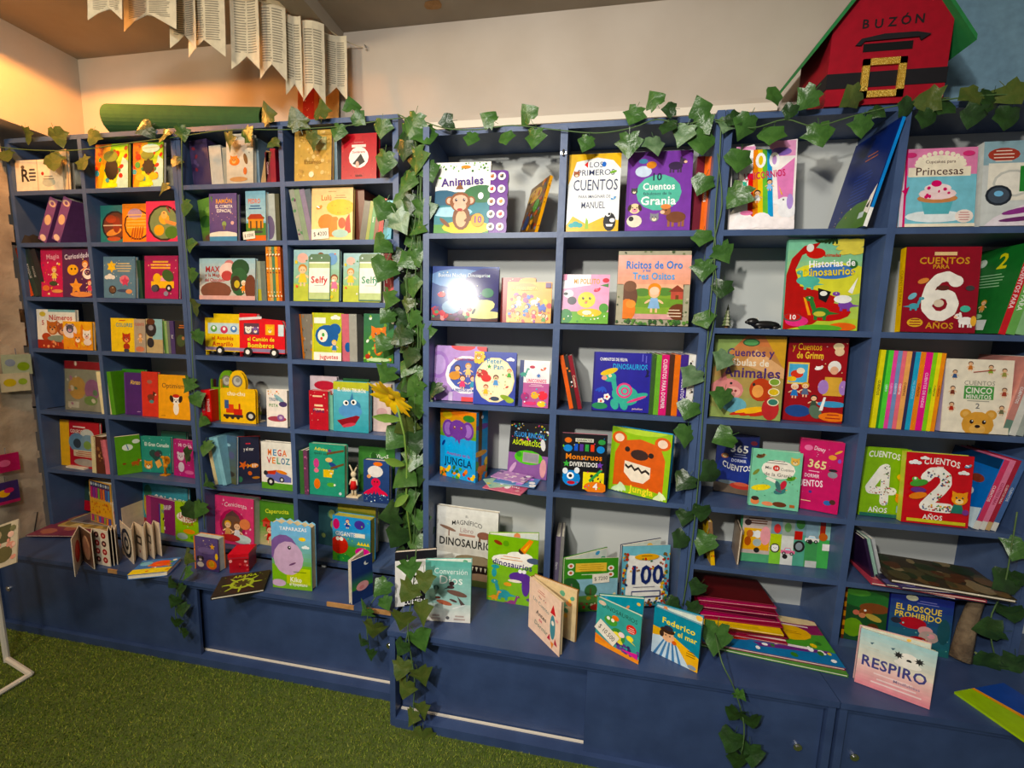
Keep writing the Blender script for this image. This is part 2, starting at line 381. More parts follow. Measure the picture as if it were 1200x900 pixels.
    def fish(s, x, y, r, c, f=1, st=None):
        a = s.a; s.e(x, y, r, r*.6, c); s.p([(x-f*r*.8, y), (x-f*r*1.6, y+r*.6*a), (x-f*r*1.6, y-r*.6*a)], c)
        if st:
            for q in (-.3, .2): s.e(x+q*r, y, r*.1, r*.52, st)
        s.e(x+f*r*.6, y+r*.12*a, r*.14, r*.14, 'fff', 0, 8); s.e(x+f*r*.63, y+r*.12*a, r*.07, r*.07, '111', 0, 6)
    def bird(s, x, y, r, c, c2='fff', f=1): a = s.a; s.e(x, y, r, r*.5, c, f*15); s.e(x+f*r*.75, y+r*.5*a, r*.32, r*.3, c); s.p([(x+f*r*1.0, y+r*.55*a), (x+f*r*1.4, y+r*.45*a), (x+f*r*1.0, y+r*.35*a)], 'f90'); s.e(x-f*r*.2, y+r*.2*a, r*.6, r*.22, c2, -f*25); s.e(x+f*r*.8, y+r*.55*a, r*.06, r*.06, '111', 0, 6)
    def st(s, pts, wd, c):                                    # thick rounded stroke
        P = [(x, y/s.a) for x, y in pts]
        for i in range(len(P)-1):
            (x0, y0), (x1, y1) = P[i], P[i+1]; L = math.hypot(x1-x0, y1-y0) or 1; nx, ny = -(y1-y0)/L*wd, (x1-x0)/L*wd
            s.p([((x0+nx), (y0+ny)*s.a), ((x1+nx), (y1+ny)*s.a), ((x1-nx), (y1-ny)*s.a), ((x0-nx), (y0-ny)*s.a)], c); s.e(x1, y1*s.a, wd, wd, c, 0, 10)
        s.e(P[0][0], P[0][1]*s.a, wd, wd, c, 0, 10)
    def arch(s, x, y, r, c, cin): s.e(x, y, r, r*1.2, c); s.e(x, y, r*.85, r*1.05, cin)

# ---------------------------------------------------------------- books
def make_book(name, label, M, w, h, t, base, spine=None, art=None, sart=None, rc=0, out=None, sp='L', opn=0, pages='efe6d2', group=None, cat='book', inner=None, bart=None, bc=None, mtl='print'):
    T = thing(name, label, cat, M=M, group=group)
    c = min(.0028, t*.25); B = hx(base); S = hx(spine or base); PG = hx(pages)
    e0 = .00012
    mb = MB()
    def outline():
        if out: return [(u*w/100, v*h/100) for u, v in out]
        if rc:
            q = rc; P = [(0, 0)]
            for cx, cz, a0 in ((w-q, q, -90), (w-q, h-q, 0)):
                for k in range(5): a = math.radians(a0+k*22.5); P.append((cx+q*math.cos(a), cz+q*math.sin(a)))
            return P+[(0, h)]
        return [(0, 0), (w, 0), (w, h), (0, h)]
    O = outline()
    if sp == 'R': O = [(w-x, z) for x, z in O][::-1]
    mb.prism(O, 0, c, B)
    sx0, sx1 = (0, c) if sp == 'L' else (w-c, w)
    if not opn:
        mb.prism(O, t-c, t, hx(bc) if bc else S)
        mb.box(sx0, sx1, c, t-c, 0, h if not out else h*.8, S)
    else:
        mb.box(sx0, sx1, c, t*.6, 0, h, S)
    if art: art(Art(mb, w, h, lambda u, v, n: (u*w/100, -e0*(.4+.35*n), v*h/100)))
    if sart:
        xs = -1 if sp == 'L' else 1
        if sp == 'L': fn = lambda u, v, n: (-e0*(.4+.3*n), t*(1-u/100), v*h/100)
        else: fn = lambda u, v, n: (w+e0*(.4+.3*n), t*u/100, v*h/100)
        sart(Art(mb, t, h, fn))
    if bart: bart(Art(mb, w, h, lambda u, v, n: (w*(1-u/100), t+e0*(.4+.35*n), v*h/100)))
    mb.build('cover', mtl, T)
    pb = MB(); px0, px1 = (c, w-.003) if sp == 'L' else (.003, w-c)
    if out:
        cx, cz = w/2, h/2; PO = [(cx+(x-cx)*.97, cz+(z-cz)*.97) for x, z in O]; pb.prism(PO, c, t-c, PG)
    elif not opn: pb.box(px0, px1, c, t-c, .002, h-.0025, PG)
    else: pb.box(px0, px1, c, t*.5, .002, h-.0025, PG)
    if pb.v: pb.build('page_block', 'matte', T)
    if opn:                                       # rear half swung open about the spine
        rb = MB(); rb.prism([(0, 0), (w, 0), (w, h), (0, h)], t*.5-c, t*.5, S); o = rb.build('back_cover', 'print', T)
        q = MB(); q.box(c, w-.003, t*.18, t*.5-c, .002, h-.0025, PG)
        pg = q.build('page_block', 'matte', T)
        iv = MB(); iA = Art(iv, w, h, lambda u, v, n: (u*w/100, t*.18-e0*(.4+.3*n), v*h/100))
        iA.r(1, 1, 97, 97, inner or 'dfe9dd'); iA.dots(int(w*1e5) % 97, 14, '6a8 e96 5ad fc6', (10, 40, 92, 96), (3, 8))
        io = iv.build('inner_page', 'print', T)
        for k in (o, pg, io):
            k.rotation_euler = (0, 0, math.radians(opn)); k.location = (0, t*.5, 0)
    return T
CELLS = [(-2.143, -1.735, LF, LB), (-1.713, -1.226, LF, LB), (-1.178, -.690, LF, LB), (-.668, -.175, LF, LB), (0, .504, RF, RB), (.530, 1.036, RF, RB), (1.089, 1.595, RF, RB), (1.62, 2.13, RF, RB)]
def fit(M, w, h, t, below, shift=True):
    """slide a book inside its cell and trim its height under the shelf above"""
    def ext(hh):
        P = [M@Vector((x, y, zz)) for x in (0, w) for y in (0, t) for zz in (0, hh)]
        return [(min(p[i] for p in P), max(p[i] for p in P)) for i in range(3)]
    e = ext(h); cx = (M@Vector((w/2, t/2, 0))).x
    for x0, x1, f, b in CELLS:
        if x0-.02 < cx < x1+.02 and e[1][1] > f+.01:
            tops = sorted(v for v in (ZL if f == LF else ZR).values())+[2.37 if f == LF else 2.292]
            up = [v for v in tops if v-.06 > e[2][0]+.05]
            if f == RF and x0 < 1: up = [v for v in up if v != ZR[5]]
            if not up: break
            lim = up[0]-TH-.003
            if e[2][1] > lim: h *= (lim-e[2][0])/(e[2][1]-e[2][0]); e = ext(h)
            d = 0
            if e[0][1]-e[0][0] < x1-x0-.002:
                if e[0][0] < x0+.001: d = x0+.001-e[0][0]
                if e[0][1] > x1-.001: d = x1-.001-e[0][1]
            if not shift: return h, d
            M[0][3] += d
            if e[1][1] > b-.001: M[1][3] -= e[1][1]-b+.001
            break
    return h if shift else (h, 0)
USED = {}
def F(label, z, x0, x1, yt, Y0, Y1=None, base='ccc', art=None, lean=7, t=.016, name='picture_book', roll=0, dz=0, **k):
    Z = z+.0006+dz
    def yy(px, q): return q if abs(q) < 5 else atZ(px, q, Z).y
    Y0v = yy(x0, Y0); Y1v = Y0v if Y1 is None else yy(x1, Y1)
    P0 = Vector((colX(x0, Y0v, Z), Y0v, Z)); P1 = Vector((colX(x1, Y1v, Z), Y1v, Z))
    R = (P1-P0); w = R.length; R.normalize(); nb = Vector((-R.y, R.x, 0)); a = math.radians(lean)
    U = Vector((0, 0, 1))*math.cos(a)+nb*math.sin(a); Bk = nb*math.cos(a)-Vector((0, 0, 1))*math.sin(a)
    h = upH((P0+P1)/2, U, yt)
    P = P0+Vector((0, 0, t*max(0, math.sin(a))))
    if roll:
        q = Matrix.Rotation(math.radians(roll), 3, Bk); R = q@R; U = q@U; P = P+Vector((0, 0, max(0, -R.z*w)))
    M = Matrix.Identity(4)
    for i in range(3): M[i][0], M[i][1], M[i][2], M[i][3] = R[i], Bk[i], U[i], P[i]
    h = fit(M, w, h, t, z)
    return make_book(name, label, M, w, h, t, base, art=art, **k)
ORD = 'first second third fourth fifth sixth seventh eighth ninth tenth eleventh twelfth thirteenth fourteenth'.split()
def S(desc, z, x0, yt, Y, items, tilt=0, dep=.17, back=None, group=None, name='spine_out_book', dyt=0):
    """upright run of spine-out books; items = (pixel width, colour name, hex[, art][, top offset])"""
    Z = z+.0006; px = x0; N = len(items); run = []
    for n, it in enumerate(items):
        wpx, cn, cc = it[:3]; art = it[3] if len(it) > 3 else None; off = it[4] if len(it) > 4 else 0
        X0 = colX(px, Y, Z); X1 = colX(px+wpx, Y, Z)-.0006; a = math.radians(it[5] if len(it) > 5 else tilt); t = (X1-X0)*math.cos(a)
        up = Vector((math.sin(a), 0, math.cos(a))); yl = Vector((-math.cos(a), 0, math.sin(a)))
        P = Vector((X1, Y, Z)); h = upH(Vector(((X0+X1)/2, Y, Z)), up, yt+off+dyt*n)
        if a < 0: P.z += t*math.sin(-a)
        M = Matrix.Identity(4)
        for i in range(3): M[i][0], M[i][1], M[i][2], M[i][3] = (0, 1, 0)[i], yl[i], up[i], P[i]
        M[1][3] = min(M[1][3], (LB if x0 < 470 else RB)-dep-.001)
        h, dsh = fit(M, dep, h, t, z, False)
        lab = f'{cn} spine {desc}' if N == 1 else f'{cn} spine, {ORD[n]} from left {desc}'
        bk_c, bk_a = it[6] if len(it) > 6 else (None, None)
        run.append((lab, M, h, t, cc, art, bk_a, bk_c, dsh)); px += wpx
    ds = [r[-1] for r in run]; d = min(ds) if -min(ds) > max(ds) else max(ds)
    for lab, M, h, t, cc, art, bk_a, bk_c, _ in run:
        M[0][3] += d; make_book(name, lab, M, dep, h, t, cc, sart=art, group=group, bart=bk_a, bc=bk_c)
def sp(title, c='fff', h=62, band=None, bc='fff'):           # spine print: vertical title and foot band
    def f(d):
        if band: d.r(0, 0, 100, band, bc)
        n = max(3, int(len(title)))
        d.mb, fn, a = d.mb, d.fn, d.a
        A = Art(d.mb, d.H, d.W, lambda u, v, n2: fn(v, 100-u, n2+2)); A.t(title, 48, 50, h, c, 82)
    return f
def flat(label, z, cx, cy, w, h, t, rot, base, art=None, name='flat_book', dz=0, world=None, cat='book', group=None, **k):
    """book lying flat, centre seen at pixel cx, cy; rot = degrees of its top edge turned counter-clockwise"""
    Z = z+dz+.0006
    P = Vector(world) if world else atZ(cx, cy, Z+t); a = math.radians(rot)
    R = Vector((math.cos(a), math.sin(a), 0)); U = Vector((-math.sin(a), math.cos(a), 0)); Bk = Vector((0, 0, -1))
    P = Vector((P.x, P.y, Z+t))-R*(w/2)-U*(h/2)
    M = Matrix.Identity(4)
    for i in range(3): M[i][0], M[i][1], M[i][2], M[i][3] = R[i], Bk[i], U[i], P[i]
    return make_book(name, label, M, w, h, t, base, art=art, group=group, cat=cat, **k)
# ================================================================ RIGHT BOOKCASES
FO = 'picture books shown face out'
z = ZR[1]
def a(d):
    d.g('f4f2ea', 'fbfaf4'); d.r(0, 0, 100, 58, '2d7f8c'); d.e(15, 50, 30, 14, '1c5a78'); d.e(85, 55, 32, 16, '2c6e3a'); d.e(30, 30, 40, 9, 'a7d3e6'); d.r(0, 0, 100, 12, '4b8f3a')
    d.e(60, 8, 45, 12, 'f1c92b'); d.e(8, 78, 3, 2, '7b3'); d.dots(3, 30, '4a8f35 6db33f 2f6b2a', (2, 86, 98, 99), (1, 2.4)); d.e(55, 93, 9, 3, 'd9902a')
    d.e(50, 22, 16, 22, '7d4a26'); d.e(50, 20, 10, 15, 'e9b58e'); d.an(47, 44, 19, '8a5228', 'monkey', 'f0b9a0'); d.p([(38, 62), (52, 62), (46, 72)], '8a5228')
    d.e(47, 33, 5, 2.4, 'a22'); d.e(70, 22, 16, 4, '7d4a26', 25); d.e(84, 52, 5, 6, 'fff'); d.e(80, 18, 12, 12, 'e7a72c'); d.t('10', 80, 19, 9, '7a2b8a', 16); d.e(20, 15, 12, 3.5, '7d4a26', -40)
    d.t('Animales', 50, 73, 11, '4a2a86', 90, 3)
bk = F('monkey picture book titled Animales with a purple button strip', z, 508, 572, 191, .012, .02, 'f4f2ea', a, t=.022, group=FO)
def panel():
    w, h, t = .082, .245, .02
    mb = MB(); P = []
    for i in range(5):
        for k in range(-2, 3): P.append((w+.004*math.cos(k*.6), h*(i+.5)/5+math.sin(k*.6)*h*.09))
    P += [(w*.85, h), (w*.15, h)]
    P = [(0, 0), (w, 0)]+P+[(0, h)]
    mb.prism(P, 0, t, hx('6a2d91'))
    o = mb.build('sound_panel', 'print', bk)
    X = None
    for r in range(5):
        for c in range(2):
            q = MB(); pts = [(.0155*math.cos(u*.4488), .0155*math.sin(u*.4488)) for u in range(14)]; q.prism(pts, -.003, .001, hx('f6f4f4'))
            A = Art(q, .03, .03, lambda u, v, n: ((u-50)*.0003, -.0031-.0001*n, (v-50)*.0003)); col = ['b5632b', '333', 'c33', '888', '8a5228', 'd98a2b', '555', 'b33', '444', '7b4a2a'][r*2+c]
            A.e(50, 48, 24, 20, col); A.e(60, 66, 13, 12, col); A.e(38, 66, 12, 10, 'e8b48a')
            b = q.build('button', 'print', o); b.location = (w*(.27+.46*c), 0, h*(4.5-r)/5)
    return o
pn = panel(); pn.location = (bk.children[0].dimensions.x if False else .206, .002, 0)
def a(d): d.bg = 0; d.r(0, 0, 100, 100, '6b4a1e'); d.e(35, 80, 40, 16, 'c79a2b'); d.dots(8, 46, '8a3b2a c98b2b 3e5a2a 5b6fa0 a9552b 2c2018', r=(3, 9)); d.e(65, 55, 16, 14, '4f8a35'); d.e(30, 30, 14, 16, '31406a')
F('brown jungle book with yellow spine leaning right beside the monkey book', z, 606, 626, 215, .19, .03, '6b4a1e', a, lean=15, t=.013, sp='R', spine='f2a81d', sart=lambda d: (d.r(0, 0, 100, 100, 'f2a81d'), d.dots(2, 8, '9c2b1a 3a2a1a', (20, 10, 80, 95), (10, 25))), group=FO)
def a(d):
    d.r(0, 0, 100, 100, 'f3f6f7'); d.p([(0, 100), (100, 100), (100, 80), (85, 91), (55, 95), (15, 90), (6, 70), (0, 60)], 'f0bc1a'); d.p([(0, 0), (100, 0), (100, 14), (70, 18), (40, 9), (12, 20), (0, 8)], 'f0bc1a')
    d.t('LOS', 53, 86, 7, '26315c', b=0); d.t('PRIMEROS', 53, 76, 7.5, '26315c', 72, b=0); d.t('CUENTOS', 53, 60, 14, '26315c', 86, b=0); d.t('PARA IMAGINAR DE', 52, 45, 4, '26315c', 62, b=0); d.t('MANUEL', 50, 34, 8.5, '26315c', 46, b=0)
    d.e(83, 12, 12, 18, '17181c'); d.e(80, 22, 5, 5, 'fff'); d.e(88, 14, 5, 4, 'fff'); d.e(82, 22, 2.4, 2.4, '111'); d.p([(76, 9), (90, 9), (88, 6), (78, 6)], 'fff'); d.cloud(18, 8, 10, '2aa6a8'); d.p([(36, 3), (44, 3), (42, 14), (38, 18)], '9bbf3a')
    d.an(16, 74, 6, 'a8572c', 'cat'); d.leaf(86, 76, 7, '7ab03a', 15); d.e(68, 86, 4, 5, '2f6fd0'); d.p([(30, 86), (37, 82), (37, 90)], 'd83a3a'); d.bird(88, 42, 5, '5aa6e0')
F('yellow and white book titled Los Primeros Cuentos para Imaginar de Manuel', z, 663, 724, 181, .012, None, 'f3f6f7', a, spine='f0bc1a', t=.02, group=FO)
def a(d):
    d.r(0, 0, 100, 100, '7d45a8'); d.r(0, 0, 4, 100, '6a3894'); d.e(50, 48, 35, 29, '5fbfa8'); d.t('10', 46, 68, 9, '2a2a4a', 20); d.t('Cuentos', 50, 56, 8.5, 'fff', 50); d.t('fabulosos de la', 48, 47, 4, '2a2a4a', 44, b=0); d.t('Granja', 50, 38, 10.5, 'fff', 56)
    d.e(25, 75, 13, 9, 'cfe0f4'); d.e(37, 83, 8, 6, 'd88a3a'); d.e(24, 88, 7, 4, '4a8fb0'); d.beast(74, 82, 13, '3b2a4a', '4a3a56'); d.beast(78, 18, 18, '7a4a35', 'a06a4a', -1); d.e(62, 30, 8, 4, 'e8955a')
    d.an(14, 28, 9, 'f0d8a8', 'dog', 'f59ab8', '432'); d.e(14, 12, 12, 10, 'f0e4d0'); d.e(9, 15, 4, 4, '333'); d.an(45, 16, 7, '8a8a94', 'cat'); d.an(12, 50, 5, '444', 'cat')
F('purple farm story book with mint title cloud reading 10 Cuentos', z, 732, 808, 178, .010, None, '7d45a8', a, t=.018, group=FO)
S('tucked behind ivy beside the purple farm book', z, 815, 183, .03, [(9, 'dark red', '6d2030'), (7, 'bright orange', 'ee6a22', sp('Cuentos', 'fff', 60)), (6, 'orange', 'd9531c')], dep=.16, group='orange books behind ivy')
def a(d):
    d.p([(4, 2), (95, 2), (98, 96), (64, 96), (62, 88), (36, 88), (34, 92), (4, 90), (8, 82), (18, 74)], 'fbf4f2'); d.r(58, 80, 40, 17, 'f0a6cf'); d.r(6, 82, 30, 10, 'f0a6cf'); d.e(76, 85, 16, 7, '8f6fc0'); d.e(18, 82, 12, 4, '8f6fc0')
    for k, c in enumerate(('e23a3a', 'f28a2a', 'f5d02a', '6cc24a', '3aa0dc')): d.p([(28+k*8, 14), (36+k*8, 14), (33+k*7, 88), (26+k*7, 88)], c)
    d.p([(76, 20), (96, 30), (97, 78), (70, 62)], 'e88ac4'); d.e(45, 76, 8, 13, 'fff'); d.e(66, 76, 8, 13, 'fff'); d.e(45, 76, 3.5, 8, 'f5d02a'); d.e(66, 76, 3.5, 8, 'c9a0dc'); d.r(24, 62, 9, 26, 'fff')
    d.t('UNICORNIOS', 52, 60, 7.5, 'd21a5c', 64, 6); d.kid(42, 38, 9, 'fff', '222'); d.kid(60, 50, 8, '9cf', '311'); d.e(84, 28, 11, 11, 'f7f7fb'); d.e(88, 20, 14, 12, 'f7f7fb'); d.e(74, 30, 8, 4, 'f7f7fb', 20); d.p([(78, 38), (81, 37), (74, 48)], 'f2c23a'); d.e(92, 30, 5, 13, 'b79ae0'); d.e(82, 32, 1.4, 1.4, '222')
    d.e(22, 12, 14, 9, 'fff'); d.e(26, 18, 10, 4, 'f28ab8'); d.cloud(50, 7, 22, 'fdf6f8'); d.cloud(85, 5, 16, 'fdf6f8'); d.cloud(15, 4, 16, 'fdf6f8'); d.e(18, 32, 10, 8, 'cfe6f8'); d.p([(10, 46), (26, 42), (24, 52), (12, 54)], '35c0a0')
F('die-cut pink rainbow book titled 100 Unicornios', z, 854, 930, 163, .012, None, 'fbf4f2', a, out=[(0, 0), (100, 0), (100, 98), (66, 96), (62, 88), (36, 88), (34, 94), (2, 90), (0, 82), (12, 74), (14, 30), (0, 18)], pages='f5e0ec', t=.014, lean=8, group=FO)
def a(d):
    d.r(0, 0, 100, 100, '16286a'); d.e(75, 2, 55, 40, '4f7a2c'); d.r(78, 10, 12, 6, 'cdd'); d.ln(55, 58, 45, 9, '31489a', 3.6); d.ln(60, 76, 30, 2, 'b5653a', 4); d.dots(4, 6, 'e8e2c8 d9b23a', (15, 8, 60, 25), (.8, 1.6)); d.p([(88, 16), (100, 12), (100, 40), (92, 30)], 'f2f2ee'); d.p([(90, 20), (96, 18), (97, 26)], '222')
F('tall dark blue book leaning right with bright blue spine', z, 966, 1012, 156, .20, -.02, '16286a', a, lean=12, t=.012, sp='R', spine='1e86d8', sart=lambda d: d.r(0, 0, 100, 18, 'f2f2ee'), group=FO)
def a(d):
    d.r(0, 0, 100, 100, '7fc4d6'); d.r(0, 66, 100, 34, 'e48ab4'); d.p([(10, 64), (92, 64), (92, 76), (10, 76)], 'f4ead2'); d.e(52, 78, 31, 16, 'f4ead2')
    for k in range(13): t = math.pi*k/12; d.e(52+31*math.cos(t), 79+15*math.sin(t), 3.4, 3.4, 'f4ead2', 0, 8)
    d.t('Cupcakes para', 52, 83, 4, '5a3a3a', 40, b=0); d.t('Princesas', 51, 71, 10, '4a2a2a', 80, b=0)
    d.e(48, 13, 40, 9, 'e8f2f4'); d.p([(28, 36), (72, 36), (66, 16), (34, 16)], '5fb4c0'); d.e(50, 36, 27, 7, 'c98a5a'); d.e(50, 42, 25, 9, 'f4d9da'); d.e(50, 49, 18, 7, 'f7e2e2'); d.e(48, 55, 7, 5, 'd8356f'); d.dots(5, 8, 'd8356f', (30, 38, 70, 50), (2, 3.2))
    d.e(86, 13, 12, 10, 'f6e8de'); d.ln(86, 17, 15, 4, 'c88', 3); d.e(12, 92, 8, 4, 'd8487f'); d.e(88, 92, 8, 4, 'd8487f'); d.r(0, 0, 100, 4, 'f4ead2'); d.r(0, 0, 7, 100, 'e9cfdc'); d.r(5, 0, 3, 100, 'd8356f'); d.p([(2, 46), (12, 52), (8, 40)], 'd8356f')
F('pink and turquoise cupcake book titled Princesas', z, 1052, 1141, 175, .012, None, '7fc4d6', a, spine='e9b8cc', t=.03, group=FO)
def a(d):
    d.r(0, 0, 100, 100, 'cfd4d2'); d.r(0, 72, 100, 28, '8fb0bc'); d.e(30, 84, 24, 12, 'a8463a'); d.ln(30, 88, 32, 4, 'f2e0d0', 4); d.r(8, 30, 85, 44, 'efeadb'); d.e(45, 50, 30, 24, 'c8c8c0'); d.e(45, 50, 26, 20, 'f2eee2'); d.e(25, 36, 20, 18, '232a33'); d.e(25, 36, 16, 14, '46515e'); d.e(25, 38, 7, 5, '7fc0e8'); d.r(55, 40, 12, 30, '2f8a3a'); d.p([(5, 0), (100, 0), (100, 28), (60, 24), (20, 10)], 'e8e0e8'); d.e(60, 18, 30, 5, '8f3a8a', 12); d.e(60, 8, 34, 4, '6d2f6a', 6)
F('packaged drawing set beside the cupcake book at right edge', z, 1148, 1228, 166, .01, None, 'cfd4d2', a, name='craft_kit', cat='craft kit', t=.03, rc=.01)

z = ZR[2]
def a(d):
    d.g('5a3a2a', '22408a', 0, 30); d.g('2c4a80', '1f3c86', 30, 100); d.e(40, 78, 45, 14, '6a90c0'); d.e(85, 60, 40, 30, '241f66'); d.e(70, 24, 26, 11, 'd8d89a', 15); d.e(78, 12, 30, 6, 'd8d89a'); d.e(60, 30, 14, 14, 'dcdca4'); d.e(64, 18, 5, 2, '333', 60); d.dots(7, 26, 'c23a4a b83a3a d88 4a8a5a 6b3a6a', (0, 0, 60, 36), (2, 6)); d.e(15, 48, 6, 4, 'd0434a'); d.e(30, 25, 14, 10, '7a9ab8'); d.dots(9, 14, 'e8e4c8 9fc 6af', (5, 40, 95, 95), (.6, 1.2)); d.e(84, 52, 9, 7, '3a7a5a'); d.t('Buenas Noches Dinosaurios', 48, 84, 7, 'dfe9f2', 78, b=0)
F('glossy dark blue landscape book with a sleeping dinosaur', z, 505, 583, 313, .012, .03, '22408a', a, spine='243a5a', t=.02, lean=6, mtl='gloss', group=FO)
def a(d): d.r(0, 0, 100, 100, 'a82a22'); d.e(80, 90, 30, 14, 'd8a020'); d.t('in', 58, 70, 12, 'f4ead8', 30); d.e(50, 45, 20, 18, '3a1a18'); d.e(40, 18, 24, 14, '8ab030'); d.dots(2, 6, 'e8d8a0', (5, 88, 70, 98), (1, 2))
F('red book half hidden behind a busy orange book', z, 586, 626, 326, .075, None, 'a82a22', a, t=.02, lean=4, group=FO)
def a(d):
    d.r(0, 0, 100, 100, 'eda21a'); d.dots(11, 40, 'c8352a 3a6ac0 f2e2c0 e86a2a 8a3a8a f4c83a', (2, 2, 98, 70), (3, 7)); d.e(40, 88, 26, 8, 'c98a1a'); d.t('LA GRAN FIESTA', 38, 84, 8, 'f6d25a', 60); d.kid(27, 56, 12, 'f4f0e8', '5a2a12'); d.beast(62, 52, 10, 'cfd4dc'); d.beast(80, 38, 11, '3a5ac0', '2f4aa8', -1); d.kid(14, 36, 9, 'd8432a', '7a3a12'); d.kid(45, 36, 9, '3a8ac0', '321'); d.kid(62, 22, 9, 'e83a6a', '632'); d.kid(26, 18, 9, 'f2c23a', '311'); d.kid(84, 14, 9, '4a9a3a', '531'); d.r(86, 86, 12, 12, '5a2a6a')
F('busy orange and yellow crowd-scene book on second shelf', z, 593, 645, 331, .02, None, 'eda21a', a, t=.014, lean=6, group=FO)
def a(d):
    d.r(0, 0, 100, 100, 'efa8cc'); d.r(0, 0, 100, 24, '6fb23a'); d.p([(0, 70), (60, 78), (60, 100), (0, 100)], 'f8eef2'); d.e(10, 14, 14, 16, '3d8a48'); d.e(60, 22, 26, 9, 'f0c820'); d.e(55, 22, 10, 5, 'f2ead0'); d.e(90, 32, 10, 10, '55a03c'); d.an(53, 48, 19, 'f4dc5a', 'chick'); d.e(52, 42, 3, 2, 'e88'); d.e(14, 60, 11, 9, 'e8e8ea'); d.e(22, 46, 10, 9, '5a5a62'); d.e(8, 60, 5, 3, '333'); d.bird(74, 68, 7, 'd8435a', 'e8788a'); d.e(92, 88, 7, 5, 'd83a4a'); d.p([(80, 78), (98, 82), (98, 74)], '4a8a4a'); d.t('MI POLLITO', 52, 86, 10, 'd8a04a', 56); d.dots(6, 16, 'fff 3d8a48 e9d24a', (5, 2, 95, 20), (1, 2.4)); d.r(0, 88, 9, 12, 'e868a0')
F('square pink board book with a yellow chick', z, 657, 712, 323, .012, None, 'efa8cc', a, name='board_book', rc=.008, t=.035, pages='f2f0ee', group=FO)
def a(d):
    d.r(0, 0, 100, 100, 'a9a48c'); d.dots(21, 90, '4a5a3a 6d7a52 3a4634 c8c0a8', (0, 0, 100, 100), (1.2, 2.4)); d.r(9, 8, 82, 84, 'f2b896'); d.g('efa88a', 'f4b8ac', 55, 94); d.clip = (9, 8, 91, 95); d.r(9, 8, 82, 38, '86a83a'); d.e(35, 44, 12, 6, '5a8a3a'); d.e(66, 45, 14, 6, '5a8a3a'); d.e(50, 30, 50, 7, '6f9a35'); d.r(9, 8, 82, 7, 'd8a0a0')
    d.house(83, 44, 12, 'c25a4a', '8a4030'); d.kid(52, 38, 15, '8fb8e0', 'e8923a'); d.e(52, 49, 9, 8, 'e8923a'); d.e(52, 46, 7, 6, 'f6d0b4'); d.e(16, 38, 13, 20, '6a4430'); d.e(18, 52, 9, 8, '7a5238'); d.e(15, 20, 12, 16, 'e8823a'); d.e(20, 28, 7, 6, 'f09a4a'); d.e(86, 18, 14, 12, '6b3a20'); d.ln(80, 20, 20, 3, 'f2dcc0', 4); d.clip = (0, 0, 100, 100)
    d.t('Ricitos de Oro', 50, 81, 10, '3f86d8', 78); d.t('Tres Ositos', 50, 66, 9, '58a8ea', 58); d.t('y los', 40, 73.5, 3.5, '3f86d8', 14); d.dots(5, 40, '3d6a32 5b8a3a 2f5428', (0, 0, 100, 7), (1.5, 3.5))
F('leaf-bordered story book titled Ricitos de Oro with a girl and bears', z, 721, 806, 295, .012, None, 'a9a48c', a, t=.022, spine='8a8a74', group=FO)
def a(d):
    d.g('b9cc3a', '78c0a4', 0, 100); d.e(60, 55, 60, 26, 'd8d84a'); d.p([(0, 0), (6, 0), (40, 6), (62, 20), (70, 36), (50, 42), (20, 48), (12, 66), (20, 82), (36, 88), (44, 96), (22, 92), (6, 78), (0, 60)], 'b52a28'); d.e(38, 84, 13, 8, 'c8322e'); d.e(30, 90, 5, 6, 'e0e0d8'); d.e(56, 20, 34, 14, 'c02a2a'); d.e(60, 64, 32, 11, '4a7ac0'); d.e(30, 54, 16, 7, '58b8a4'); d.dino(32, 53, 12, '58b8a4', -1)
    d.dino(50, 22, 15, '2f7a34', -1, 'c8c04a'); d.p([(44, 46), (62, 42), (56, 30), (46, 34)], '141414'); d.e(52, 40, 5, 3.6, 'f2f2ea'); d.p([(25, 36), (29, 34), (37, 16), (33, 16)], 'f2a030'); d.dino(82, 30, 12, '7a4aa8', -1); d.e(78, 34, 12, 6, 'f4f4f4'); d.p([(84, 42), (96, 58), (90, 40)], 'f6f6f0'); d.e(18, 9, 16, 8, 'e84a8a'); d.e(12, 13, 13, 6, '555'); d.e(12, 13.6, 11, 5, 'c8322e'); d.t('10', 12, 13.5, 5, 'fff', 12); d.e(80, 4, 18, 6, 'e86a2a'); d.e(50, 2, 30, 5, '5fae3a')
    for k in range(7): d.leaf(70+k*5, 96-k % 3*5, 12, 'd8cc5a', 18); d.leaf(40+k*4, 97, 5, '1f3a1a', -20+k*20)
    d.e(88, 72, 6, 6, '2f6a34'); d.t('Historias de', 60, 73, 7.5, 'fff', 62, 3); d.t('Dinosaurios', 56, 64, 8.5, 'f2d82a', 70, 3); d.t('animadas', 60, 82, 3.4, 'c83a2a', 22)
F('large dinosaur book titled Historias de Dinosaurios with pirate dinosaur', z, 917, 1004, 280, .012, None, '78c0a4', a, t=.014, lean=5, group=FO)
